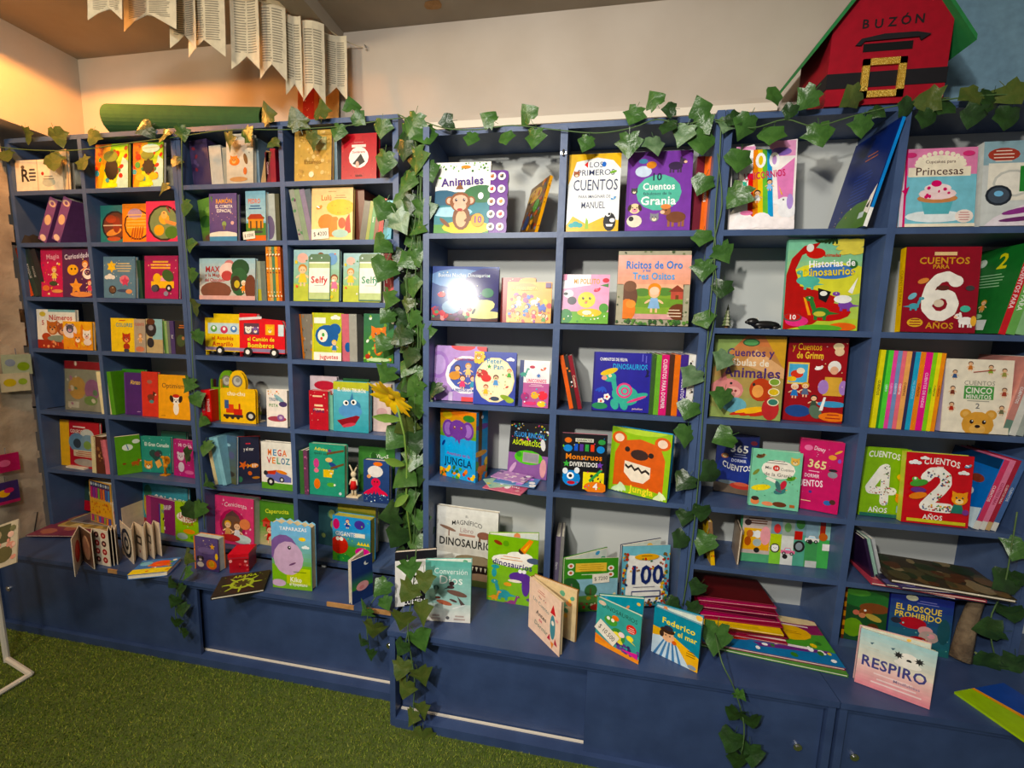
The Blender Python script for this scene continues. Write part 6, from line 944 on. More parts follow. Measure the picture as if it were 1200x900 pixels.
def a(d): d.r(0, 0, 100, 100, '2f9478'); d.t('Adivina', 34, 90, 6, 'e8d84a', 40, -3); d.t('quién soy', 34, 82, 5, '1f5a48', 46, -3); d.e(58, 88, 5, 4, '6a3a8a'); d.e(20, 62, 8, 13, 'c84a8a'); d.e(20, 48, 7, 6, 'e87a98'); d.e(56, 70, 10, 6, 'e8c07a'); d.e(68, 60, 14, 6, '2a4a88', -30); d.r(40, 36, 24, 15, 'e8c01f'); d.an(62, 46, 7, 'e8c01f', 'bear'); d.e(22, 22, 9, 14, 'e87a3a'); d.e(62, 22, 12, 6, '5aa83a'); d.e(72, 22, 3, 3, 'f4f4e0'); d.p([(60, 56), (98, 66), (98, 62), (62, 52)], '6a4a2a'); d.p([(50, 84), (98, 92), (98, 88), (52, 80)], '6a4a2a'); d.e(88, 6, 4, 4, 'cdd')
F('teal board book with many small animals', z, 363, 404, 521, 579, 583, '2f9478', a, t=.03, lean=2, rc=.008, name='board_book', pages='c8d8b8', group=FO)
F('green sheep book titled Ovejas at the row end', z, 420, 462, 525, LY+.1, None, '3f7a35', lambda d: (d.t('OVEJAS', 60, 82, 8, 'e8f0e0', 60), d.dots(3, 12, '5a9a4a 2a5a24', r=(5, 12))), t=.014, lean=3, group=FO)
def a(d): d.g('24386a', '2f4a80', 0, 100); d.e(46, 74, 30, 22, 'e0dcd8'); d.e(56, 92, 18, 8, 'e8742a'); d.e(48, 48, 18, 17, 'd8304f'); [d.e(48+q*10, 33-abs(q)*2.5, 5.5, 20, 'd8304f', q*20) for q in (-3, -2, -1, 0, 1, 2, 3)]; d.e(43, 50, 3, 3, '221'); d.e(54, 50, 3, 3, '221'); d.dots(4, 22, 'e8f0f4 8ab8d0', (4, 2, 96, 20), (1, 3)); d.e(22, 62, 8, 7, 'e8a06a')
F('navy board book with a red octopus', z, 426, 456, 540, 588, 591, '24386a', a, t=.03, lean=2, rc=.006, name='board_book', group=FO)
# bottom row, left
z = ZL['b']
for k, (cx, cy, w, h, r, c, lab, cc) in enumerate(((68, 622, .42, .26, 12, '7a3a50', 'maroon magazine at the bottom of the corner pile', 'a86a5a 5a2a40 8a5a6a'), (82, 614, .34, .22, 4, 'b8a05a', 'yellowed magazine in the corner pile', 'd8c88a 8a7a4a'), (90, 608, .32, .2, 0, '7a7478', 'grey magazine on top of the corner pile', 'a09a9a 5a5458'))):
    flat(lab, z, cx, cy, w, h, .007, r, c, lambda d: d.dots(k, 14, cc, r=(5, 14)), dz=k*.0076, name='magazine', cat='magazine', world=(-1.955+k*.02, .13+(-.03, .03, .05)[k], 0), group='corner pile of magazines')
def a(d): d.g('b8262f', '3a5a4a', 30, 60); d.r(0, 0, 100, 34, 'b8262f'); d.r(0, 34, 100, 66, '2f4a44'); d.e(40, 62, 26, 14, 'a8b8a8'); d.e(70, 80, 22, 10, '5a7a6a'); d.ln(60, 20, 50, 1, 'e8a04a', h=4)
F('red and dark green boxed game leaning in the left corner', z, 88, 122, 566, LY+.13, LY+.1, '2f4a44', a, t=.03, lean=6, name='game_box', dz=.024, group=FO)
def a(d):
    d.r(0, 0, 100, 100, 'e8b04a'); d.r(4, 84, 92, 14, '2a2f58'); d.r(4, 60, 92, 26, '6a2a68'); d.r(4, 22, 92, 30, 'f0b01a'); d.r(4, 2, 92, 16, 'a83a88')
    for k in range(8): d.r(6+k*11.5, 58, 8, 26, ('c8327a', '8a3a98', 'b83a8a', '7ab03a', 'e8642a', 'f08a3a', '3a6ab8', '4a9ad8')[k]); d.e(10+k*11.5, 92, 4.6, 4.6, ('c8d0d8', '8aa0b8')[k % 2]); d.r(6+k*11.5, 3, 8, 14, ('b8327a', '8ab03a', 'f0a03a', '4a6ab8')[k % 4])
    d.dots(4, 26, 'd8642a c8821a', (6, 24, 94, 50), (2, 4))
F('tall orange crayon set in a clear box', z, 107, 132, 565, .10, LY, 'e8b04a', a, t=.04, lean=2, name='crayon_set', cat='crayon set', dz=.024)
S('stacked spines at left of the blue Color book', z, 141, 590, LY+.005, [(6, 'cream and red', 'e0d0b0', lambda d: d.r(40, 0, 40, 70, 'd8542f')), (6, 'red and cream', 'e0d0b0', lambda d: d.r(20, 0, 60, 90, 'd8402f'))], dep=.16, tilt=-4, group='cream and red spines at the bottom row')
def a(d): d.g('2f8a90', '4aa0b8', 0, 100); d.t('COLORES', 60, 62, 24, 'e8f0f0', 70, 0); d.e(12, 50, 10, 24, 'c8a83a'); d.e(12, 76, 9, 12, '3a7a5a'); d.r(0, 0, 100, 16, 'a8323a')
F('teal book with letters Color behind the lime books', z, 153, 204, 566, .17, .12, '4aa0b8', a, t=.014, lean=3, group=FO)
def a(d): d.r(0, 0, 100, 100, '8a2a68'); d.t('BIIIP', 62, 78, 13, 'e8dce8', 50, 8); d.r(0, 0, 14, 100, 'b8387a')
F('plum book titled Biiip behind the Números book', z, 172, 212, 585, .13, .09, '8a2a68', a, t=.014, lean=3, group=FO)
def a(d): d.r(0, 0, 100, 100, 'b8d02f'); d.r(0, 0, 8, 100, '4a3a98'); d.t('NÚMEROS', 58, 76, 14, '2a6a98', 84); d.an(36, 48, 12, '9a5a3a', 'dog'); d.e(70, 26, 18, 12, 'e0e8d8'); d.e(40, 18, 12, 9, 'e8e0d0')
F('lime book with blue title Números in the bottom row', z, 187, 206, 592, LY+.05, LY+.04, 'b8d02f', a, t=.014, lean=3, group=FO)
def a(d): d.g('7ab81f', 'a8d02f', 0, 100); d.e(50, 62, 44, 20, 'f0e8dc'); d.t('LA VACA', 52, 62, 14, 'a84a35', 70, -6); d.t('LOCA', 56, 48, 12, 'a84a35', 46, -4); d.e(60, 26, 26, 9, 'e8922a'); d.e(30, 12, 24, 12, 'a8c0b8'); d.e(80, 12, 16, 8, '5a9a2a'); d.dots(3, 10, 'f4f0e0 e8b83a', r=(1.5, 3)); d.e(62, 72, 16, 14, '3a5a24', -30)
F('lime green book with a white splash and red letters', z, 206, 233, 589, LY+.005, LY, '7ab81f', a, t=.014, lean=3, group=FO)
def a(d):
    d.r(0, 0, 100, 100, 'd84a7a'); d.dots(5, 30, 'e88aa8 f4b8c8', r=(1, 3)); d.t('Cenicienta', 54, 85, 9, 'f6d8e0', 78, 0, b=0, arc=5); d.e(46, 42, 34, 34, 'b02a5a'); d.p([(20, 40), (72, 40), (62, 62), (46, 72), (30, 62)], '5a3a3a'); d.e(46, 40, 28, 22, '6a4a3a'); d.kid(34, 36, 16, 'd8a060', 'e8b03a'); d.kid(58, 34, 18, 'e0e0e8', '7a4a2a'); d.e(78, 46, 14, 12, 'e88a5a'); d.e(70, 14, 24, 10, 'c8e0e0'); d.e(40, 14, 26, 8, 'b83a3a')
F('pink arch-window book titled Cenicienta', z, 252, 297, 583, LY+.03, LY+.02, 'd84a7a', a, t=.045, lean=3, pages='b8b8a8', spine='c83a6a', dz=.0, group=FO)
def a(d): d.g('c8b88a', '4f9a2f', 0, 50); d.r(0, 50, 100, 50, '4f8a2f'); d.t('Caperucita', 50, 80, 9, 'd8e04a', 80, 4); d.house(20, 52, 14, 'd8584a', 'b83a2a'); d.kid(30, 30, 18, 'c8322f', 'b82a2a'); d.e(76, 50, 18, 20, '3a6a24'); d.e(60, 16, 34, 12, 'd8c8a0')
F('green forest book with a red-hooded child', z, 304, 346, 589, LY+.06, LY+.05, '4f8a2f', a, t=.016, lean=3, group=FO)
F('dark teal book leaning behind the purple animal book', z, 356, 392, 592, LY+.13, LY+.11, '2a4a50', lambda d: d.dots(3, 10, '4a7a6a 8a9a5a', r=(6, 14)), t=.014, lean=3, group=FO)
F('olive and yellow book behind the sea animal book', z, 396, 440, 592, LY+.12, LY+.1, '8a9a3a', lambda d: d.r(0, 86, 100, 14, 'c8b84a'), t=.03, lean=2, group=FO)
def a(d):
    d.g('3f8a2f', '4a9ad0', 30, 70); d.r(0, 0, 100, 36, '4f9a2f'); d.r(0, 70, 100, 30, '3f9ad8'); d.kid(40, 88, 10, '2a3a98', '6a2a98'); d.e(72, 86, 14, 11, '4a3a98'); d.e(10, 82, 9, 13, 'c8326a'); d.t('GIGANTES', 38, 62, 9, 'e8e8f0', 60); d.r(60, 58, 26, 9, 'e8e4d0'); d.e(18, 36, 24, 22, 'c8342a'); d.e(14, 50, 5, 5, 'f4f4ea'); d.e(24, 50, 5, 5, 'f4f4ea'); d.e(80, 26, 20, 12, 'd8288a'); [d.star(70+k*8, 44, 6, 'e8d02a', 3) for k in range(4)]; d.e(30, 8, 18, 10, '2f8a3a'); d.dots(2, 10, 'f4e8a0 8ad83a', r=(1, 3))
F('blue and green board book with giant red and pink creatures', z, 388, 438, 607, 664, .0, '3f9ad8', a, t=.04, lean=2, rc=.014, name='board_book', pages='c8c05a', group=FO, dz=.0) if False else F('blue and green board book with giant red and pink creatures', z, 390, 434, 607, LY+.01, LY, '3f9ad8', a, t=.045, lean=2, rc=.014, name='board_book', pages='c8c05a', group=FO)
# on the left bench
z = ZL['n']
def a(d): d.r(0, 0, 100, 100, 'e8d8c0'); d.e(40, 50, 24, 30, 'b8202a'); d.e(40, 50, 18, 24, 'd8323a')
def fan_book(label, pts, h, col, art):
    G = [atZ(px, py, z+.001) for px, py in pts]; c = G[len(G)//2]
    T = thing('fold_out_book', label, 'book', (c.x, c.y, z+.0006), 'open fold-out board books')
    for k in range(len(G)-1):
        A, B = G[k], G[k+1]; d = B-A; w = d.length; q = MB(); q.box(.0006, w-.0006, -.0011, .0011, 0, h, hx(col))
        art(Art(q, w, h, lambda u, v, m: (u*w/100, -.0012-.00006*m, v*h/100)), k); art(Art(q, w, h, lambda u, v, m: (w-u*w/100, .0012+.00006*m, v*h/100)), k)
        o = q.build('page', 'print', T); o.location = (A.x-c.x, A.y-c.y, 0); o.rotation_euler = (0, 0, math.atan2(d.y, d.x))
def rd(A, k):
    if k == 0: A.e(50, 48, 30, 30, 'b81f2a'); A.e(50, 48, 20, 20, 'd8363a')
    elif k == 1: A.r(2, 2, 96, 96, '6a4a3a'); A.e(50, 48, 32, 40, 'e8b890')
    elif k == 3:
        for i in range(4):
            for j in range(2): A.e(28+j*44, 16+i*23, 15, 15, 'a8242a' if (i+j) % 3 else '4a1a1c'); A.e(28+j*44, 16+i*23, 6, 6, 'e8b0a0')
    else: A.r(4, 4, 92, 92, ('3a2a24', '8a5a3a', '5a4434')[k % 3])
fan_book('open red-dot fold-out board book standing on the left bench', [(88, 676), (97, 656), (111, 667), (112, 660), (130, 664), (131, 656), (134, 663), (135, 655), (138, 662), (140, 655)], .172, 'e8dcc8', rd)
def bw(A, k):
    if k == 0:
        for q in (26, 19, 12, 6): A.e(50, 46, q*1.7, q*1.7, '222' if q in (26, 12) else 'ecdcc4')
    elif k in (2, 4): A.r(20, 40, 56, 26, '2a2420'); A.r(32, 46, 32, 14, 'ecdcc4'); A.e(50, 20, 7, 7, 'b8323a')
fan_book('open black and white spiral fold-out board book on the left bench', [(144, 648), (157, 661), (160, 650), (171, 657), (174, 649), (181, 655), (183, 648), (190, 652)], .168, 'ecdcc4', bw)
def a(d): d.r(0, 0, 100, 100, '4a7ab8'); d.r(0, 0, 100, 34, 'e8d01f'); d.e(60, 64, 28, 18, 'e8582a'); d.dots(3, 14, 'd8822a 5aa04a e8e8d8', r=(3, 7)); d.e(20, 70, 16, 12, '7ab8d8')
flat('soft cloth baby book with orange fish on the left bench', z, 182, 663, .15, .12, .022, 24, '4a7ab8', a, name='cloth_book', rc=.02)
def a(d): d.g('4a3a68', '5a4a80', 0, 100); d.e(50, 60, 36, 12, '6a5a8a'); d.star(76, 74, 12, 'e8a83a'); d.an(24, 34, 12, '3a3038', 'dog', 'd8c8c0'); d.e(24, 16, 14, 10, 'c8c0b8'); d.e(70, 20, 22, 18, 'e8742a'); d.e(70, 22, 12, 12, 'f0b83a'); d.e(92, 46, 6, 12, 'e8b83a'); d.dots(3, 10, 'e8d8a0', (5, 60, 95, 96), (.8, 1.6)); d.r(0, 0, 5, 100, 'd8824a')
F('small purple night board book with a lion on the left bench', z, 229, 257, 630, 666, 671, '4a3a68', a, t=.035, lean=1, rc=.006, name='board_book', spine='d8824a', pages='b8c8c0', group=FO)
def a(d): d.r(0, 0, 100, 100, '2a2418'); d.e(50, 48, 24, 20, '9ab03a'); d.e(50, 48, 17, 14, '3a3a1a'); [d.e(50+26*math.cos(q*.785), 48+26*math.sin(q*.785), 14, 2.4, '9ab03a', q*45) for q in range(8)]; d.t('ARAÑA', 50, 86, 12, 'a8c03a', 70); d.dots(4, 12, '6a7a2a', r=(1, 2))
flat('black spider book lying flat on the left bench', z, 284, 683, .19, .15, .012, 30, '2a2418', a)
def a(d):
    d.g('6aa82f', '7ab8e0', 30, 80); d.r(0, 0, 100, 36, '7ab02f'); d.r(36, 8, 60, 24, 'b8c82f'); d.e(30, 58, 36, 38, '7a5a98'); d.e(42, 46, 38, 42, 'c8a8c8'); d.e(34, 68, 20, 18, '7a5a98') if False else None; d.e(45, 62, 4.4, 4.6, '2a2030'); d.e(45.8, 62.6, 1.6, 1.6, 'fff'); d.e(52, 38, 10, 2.2, '6a3a6a', 25); d.e(16, 8, 18, 9, 'c8a8c8'); d.t('TAPARAZAS', 56, 90, 5, 'f0f0f4', 70); d.e(78, 76, 9, 5, 'f0c81f'); d.cloud(86, 64, 7, 'f0f4f4'); d.t('Kiko', 60, 15, 7, 'f4f4e0', 30); d.t('el hipopótamo', 66, 8, 4.6, 'f4f4e0', 46); d.ln(70, 26, 44, 1, '5a7a1a')
F('tall board book with a big lilac hippo face on the bench', z, 320, 366, 612, 688, 693, '7ab8e0', a, t=.035, lean=1, out=[(0, 0), (100, 0), (100, 94), (92, 97), (84, 94), (76, 98), (66, 95), (56, 99), (46, 96), (36, 100), (26, 96), (14, 100), (6, 97), (0, 98)], name='board_book', pages='d8c8a0', group=FO)
F('brown animal board book behind the lilac hippo', z, 347, 381, 608, .0, -.01, '8a5a3a', lambda d: (d.r(0, 80, 100, 20, '6ab0d8'), d.r(0, 0, 100, 30, 'b8c03a'), d.e(80, 50, 30, 40, '7a4a2a')), t=.03, lean=1, rc=.02, name='board_book', group=FO) if False else None
def a(d): d.g('3f8a2f', '24386a', 30, 60); d.e(70, 84, 12, 10, 'e8e8e0'); d.e(76, 86, 10, 9, '24386a'); d.e(50, 34, 30, 22, 'e0a0a0'); d.e(46, 32, 12, 9, 'd88888')
F('small open moon and pig board book at the bench end', z, 430, 437, 651, 702, 706, '24386a', a, t=.012, lean=1, name='board_book', group=FO) if False else F('small open moon and pig board book at the bench end', z, 413, 437, 653, 709, 697, '24386a', a, t=.02, lean=0, opn=24, spine='d8d0c0', inner='e8d8c0', name='board_book', group=FO)
# ================================================================ small things on the shelves
def price_tag(bk_, x, zz, txt, rot=0, w=.06):
    q = MB(); q.box(0, w, -.0022, -.0012, 0, w*.55, hx('ece4d4')); A = Art(q, w, w*.55, lambda u, v, n: (u*w/100, -.0023-.00005*n, v*w*.55/100)); A.t(txt, 50, 50, 40, '333', 80, b=0)
    o = q.build('price_tag', 'print', bk_); o.location = (x, -.0016, zz); o.rotation_euler = (0, math.radians(rot), 0)
price_tag(pb, .115, .12, '$ 7200', -3, .07); price_tag(pd, -.004, .06, '$ 10.500', 28, .085); price_tag(pl, .005, .0, '$ 4200', -4, .08); price_tag(pp, -.012, .004, '$ 3200', -6, .06)
def bunny(label, px, py, zz, h, cl):
    P = atZ(px, py, zz); T = thing('wooden_bunny', label, 'figurine', (P.x, P.y, zz+.0005), 'wooden bunny figurines'); c = hx('e0cfae'); k = h/.13
    MB().box(-.026*k, .026*k, -.016*k, .016*k, 0, .005*k, c).build('base', 'matte', T)
    b = MB()
    for s in (-1, 1): b.tube([(s*.007*k, 0, .004*k), (s*.006*k, 0, .045*k)], .005*k, c)
    b.ball(0, 0, .06*k, .012*k, .008*k, .024*k, c); b.ball(0, -.001, .094*k, .012*k, .009*k, .013*k, c)
    for s in (-1, 1): b.tube([(s*.011*k, 0, .072*k), (s*.017*k, -.003, .05*k)], .0035*k, c)
    b.build('body', 'matte', T, True)
    for s in (-1, 1):
        e = MB(); e.tube([(s*.004*k, 0, .103*k), (s*.012*k, 0, .122*k), (s*.018*k, 0, .132*k)], .0045*k, c, r2=.002*k); e.build('ear', 'matte', T, True)
    q = MB(); q.tube([(0, 0, .034*k), (0, 0, .05*k), (0, 0, .068*k)], .0155*k, hx(cl), 10, .011*k); q.build('clothes', 'matte', T, True)
bunny('wooden bunny figurine in green beside the yellow train book', 303, 494, ZL[5], .135, '9aa83a')
bunny('wooden bunny figurine in red trousers beside the octopus book', 415, 582, ZL[6], .15, 'c82f2f')
def giraffe():
    P = atZ(194, 557, ZL[6]); T = thing('wooden_giraffe', 'thin wooden animal figurine before the teal heart book', 'figurine', (P.x, P.y, ZL[6]+.0005)); c = hx('d8923a')
    MB().box(-.02, .02, -.012, .012, 0, .005, c).build('base', 'matte', T)
    b = MB(); b.tube([(0, 0, .004), (.001, 0, .05), (-.004, 0, .09)], .005, c); b.ball(-.008, 0, .095, .013, .006, .008, c); b.ball(.004, 0, .05, .014, .006, .012, c); b.build('body', 'matte', T, True)
giraffe()
def otter():
    P = atZ(896, 384, ZR[2]); x = colX(896, .06, ZR[2]); T = thing('animal_figurine', 'small black animal figurine lying beside the large dinosaur book', 'figurine', (x, .06, ZR[2]+.0005)); c = hx('1c1a1a')
    b = MB(); b.ball(.0, 0, .016, .05, .02, .015, c, 12, 8); b.ball(-.045, -.004, .026, .022, .016, .014, c); b.ball(-.062, -.006, .024, .01, .008, .007, c); b.tube([(.04, 0, .014), (.06, .004, .007), (.075, .008, .004)], .007, c, r2=.002); b.build('body', 'print', T, True)
    for s, xx in ((-1, -.02), (1, -.02), (-1, .03), (1, .03)): q = MB(); q.ball(xx, s*.018, .006, .012, .006, .006, c, 8, 5); q.build('paw', 'print', T, True)
    q = MB(); q.tube([(-.03, -.012, .036), (-.028, 0, .041), (-.03, .01, .036)], .002, hx('d8d8d0')); q.build('collar', 'print', T)
otter()
def xmas():
    x = colX(851, .09, ZR[2]); T = thing('toy_tree', 'tiny frosted fir tree figurine behind an ivy leaf', 'figurine', (x, .09, ZR[2]+.0005))
    MB().tube([(0, 0, 0), (0, 0, .012)], .007, hx('6a4a2a'), 8).build('trunk', 'matte', T)
    for k in range(6):
        q = MB(); r = .022*(1-k/7); zb = .01+k*.012; i = len(q.v); n = 9
        for t in range(n): a_ = 6.283*t/n; q.v.append((r*math.cos(a_)*(1 if t % 2 else .8), r*math.sin(a_)*(1 if t % 2 else .8), zb))
        q.v.append((0, 0, zb+.022))
        for t in range(n): q.f.append((t, (t+1) % n, n)); q.c.append(hx('6a7a4a' if t % 2 else 'b8b89a'))
        q.build('branch_tier', 'matte', T)
xmas()
def redbox():
    P0 = atZ(277, 671, .405); T = thing('gift_box', 'small red cube box with lid on the left bench', 'box', (P0.x, P0.y+.04, .4056)); T.rotation_euler = (0, 0, .35)
    b = MB(); b.box(-.04, .04, -.04, .04, 0, .075, hx('a8242c')); A = Art(b, .08, .075, lambda u, v, n: ((u-50)*.0008, -.0401-.0001*n, v*.00075)); A.dots(3, 10, 'c84a4a e8a0a0 6a1a20', r=(4, 10)); b.build('body', 'print', T)
    l = MB(); l.box(-.043, .043, -.043, .043, .066, .09, hx('c8323a')); A = Art(l, .086, .024, lambda u, v, n: ((u-50)*.00086, -.0431-.0001*n, .066+v*.00024)); A.r(2, 20, 96, 12, '8a3a4a'); l.build('lid', 'print', T)
redbox()
def cloth(label, px, Y, zz, w, d, h, seed):
    R = random.Random(seed); x = colX(px, Y, zz); T = MB(); n = 9; m_ = 7
    for j in range(m_):
        for i in range(n):
            u, v = i/(n-1)*2-1, j/(m_-1)*2-1; k = max(0, 1-u*u)**.5*max(0, 1-v*v)**.5
            T.v.append((u*w/2, v*d/2, .001+h*k*R.uniform(.7, 1.1)))
    for j in range(m_-1):
        for i in range(n-1): a_ = j*n+i; T.f.append((a_, a_+1, a_+n+1, a_+n)); T.c.append((1, 1, 1, 1))
    i0 = len(T.v); T.v += [(-w/2, -d/2, .0005), (w/2, -d/2, .0005), (w/2, d/2, .0005), (-w/2, d/2, .0005)]; T.f.append((i0+3, i0+2, i0+1, i0)); T.c.append((1, 1, 1, 1))
    o = T.build('dark_cloth_bag', 'black', smooth=True); o.location = (x, Y, zz); return tag(o, label, 'bag')
cloth('crumpled dark bag beside the purple game boxes', 30, .105, ZL[2], .15, .10, .09, 3)
def bookend():
    x = colX(56, .12, ZL[5]); T = thing('bookend', 'black folded bookend stand in the fifth row left cell', 'bookend', (x, .14, ZL[5]+.0005))
    a_ = MB(); a_.prism([(-.06, 0), (.05, 0), (.045, .03), (.0, .17), (-.03, .19), (-.045, .17), (-.03, .08)], -.004, .004, hx('15151a')); a_.build('upright', 'matte', T).rotation_euler = (0, 0, .7)
    MB().box(-.06, .06, -.06, .04, 0, .004, hx('1c1c22')).build('foot', 'matte', T)
bookend()
def pack():
    z = ZL[5]; bk = F('book wrapped in crinkled clear plastic in the fifth row', z, 77, 120, 424, LY+.03, LY+.02, '7a8078', lambda d: (d.r(0, 84, 100, 16, '8a1f2a'), d.r(0, 0, 100, 84, '8a8a78'), d.e(34, 46, 24, 24, 'b08a4a'), d.e(74, 44, 20, 22, '8a5a80'), d.e(70, 22, 18, 10, '6a8a4a'), d.r(8, 6, 30, 12, 'b8b8a8'), d.dots(4, 12, 'a86a8a 5a7a5a c8c0b0', r=(3, 7))), t=.02, lean=4, group=FO)
    q = MB(); R = random.Random(4); w, h = .225, .26; n = 7
    for j in range(n):
        for i in range(n): q.v.append((-.008+w*i/(n-1), -.006-R.uniform(0, .012), -.000+h*j/(n-1)))
    for j in range(n-1):
        for i in range(n-1): a_ = j*n+i; q.f.append((a_, a_+1, a_+n+1, a_+n)); q.c.append((1, 1, 1, 1))
    q.build('plastic_wrap', 'plastic', bk)
pack()
# ================================================================ things on top of the bookcases
def roll():
    A, B = Vector((-1.565, .085, 2.37+.066)), Vector((-.86, .20, 2.37+.066)); T = thing('felt_roll', 'rolled green felt lying on the left bookcases', 'roll', ((A+B)/2-Vector((0, 0, .066)))); L = (B-A).length; T.rotation_euler = (0, 0, math.atan2(B.y-A.y, B.x-A.x))
    q = MB(); n = 28; ro, ri = .066, .061
    for k in range(n):
        t0, t1 = 6.2832*k/n, 6.2832*(k+1)/n
        for (r0, fl) in ((ro, 0), (ri, 1)):
            P = [(-L/2, r0*math.cos(t0), r0*math.sin(t0)+.066), (L/2, r0*math.cos(t0), r0*math.sin(t0)+.066), (L/2, r0*math.cos(t1), r0*math.sin(t1)+.066), (-L/2, r0*math.cos(t1), r0*math.sin(t1)+.066)]
            q.poly(P if fl == 0 else P[::-1], hx('3c7a3c'))
        for s in (-1, 1):
            P = [(s*L/2, r*math.cos(t), r*math.sin(t)+.066) for r, t in ((ro, t0), (ro, t1), (ri, t1), (ri, t0))]; q.poly(P, hx('3c7a3c'))
    q.build('outer_layer', 'felt', T)
    s = MB(); pts = [(-L/2+.004, (.046-k*.0012)*math.cos(k*.5), .066+(.046-k*.0012)*math.sin(k*.5)) for k in range(26)]
    for k in range(25):
        a_, b_ = pts[k], pts[k+1]; s.poly([a_, (L/2-.004, a_[1], a_[2]), (L/2-.004, b_[1], b_[2]), b_], hx('2a5a2c'))
    s.build('inner_layer', 'felt', T)
roll()
def cards():
    for lab, x0, x1, yt, c, art in (('red patterned card leaning on the wall above the bookcase', 348, 372, 95, 'b8603a', lambda d: (d.r(25, 10, 55, 85, 'a8302a'), d.dots(3, 30, 'e0a080 d88a5a', r=(1.5, 4)))), ('tan perforated card leaning on the wall above the bookcase', 373, 396, 93, 'b08a55', lambda d: [d.e(20+k*9, 20+(k*37) % 60, 1.6, 1.6, '4a3218') for k in range(8)])):
        F(lab, 2.37, x0, x1, yt, .27, None, c, art, t=.004, lean=5, name='card', cat='card', group='cards leaning on the wall')
cards()
def mailbox():
    X0, X1, Y0, Y1, zb = 1.372, 1.712, .02, .225, 2.2925
    T = thing('letter_box', 'red house-shaped letter box with green roof, black belt and gold buckle', 'letter box', ((X0+X1)/2, (Y0+Y1)/2, zb)); W = X1-X0; D = Y1-Y0; he, ha = .235, .47
    red = hx('9c1c2a')
    b = MB(); b.prism([(-W/2, 0), (W/2, 0), (W/2, he), (0, ha), (-W/2, he)], -D/2, D/2, red, hx('8c1824')); b.build('body', 'matte', T)
    for s in (-1, 1):
        r = MB(); e = .055; sl = (ha-he)/(W/2)
        x_e = W/2+e; z_e = he-e*sl
        P = [(0, ha), (s*x_e, z_e), (s*x_e, z_e+.016), (0, ha+.018)]
        P = P if s < 0 else P[::-1]
        r.prism(P, -D/2-.02, D/2+.03, hx('2f7a45')); r.build('roof_panel', 'matte', T)
    for nm, xa, xb in (('belt', -W/2-.002, W/2+.002),):
        MB().box(xa, xb, -D/2-.002, D/2+.002, .052, .098, hx('17151a')).build(nm, 'matte', T)
    g = MB()
    ox, oz, w2, h2, th = -.01, .076, .062, .058, .02
    for (a_, b_, c_, d_) in ((-w2, w2, h2-th, h2), (-w2, w2, -h2, -h2+th), (-w2, -w2+th, -h2, h2), (w2-th, w2, -h2, h2)): g.box(ox+a_, ox+b_, -D/2-.008, -D/2-.002, oz+c_, oz+d_)
    g.build('buckle', 'gold', T)
    MB().box(-.075, .065, -D/2-.0015, -D/2+.003, .158, .182, hx('0c0b0d')).build('letter_slot', 'matte', T)
    q = MB(); q.prism([(-.1, .178), (-.085, .196), (-.02, .206), (.07, .205), (.11, .196), (.085, .18), (.08, .19), (-.075, .188), (-.085, .176)], -D/2-.006, -D/2-.0005, hx('1c1a1e')); q.build('slot_flap', 'matte', T)
    s = MB(); A = Art(s, .18, .05, lambda u, v, n: ((u-50)*.0018, -D/2-.0006-.0001*n, .222+v*.0005))
    for k, ch in enumerate('BUZÓN'): A.t(ch, 8+k*21, 40+[0, -4, 0, 4, 6][k], 52, '1a1518', 20)
    s.build('lettering', 'matte', T)
mailbox()
q = MB(); q.box(-.3, .3, -.004, .004, 0, .55, hx('7fa0b4')); o = q.build('blue_board', 'matte'); o.location = (2.03, .26, 2.2925); o.rotation_euler = (-.06, 0, 0); tag(o, 'plain light blue board leaning on the wall beside the letter box', 'board')
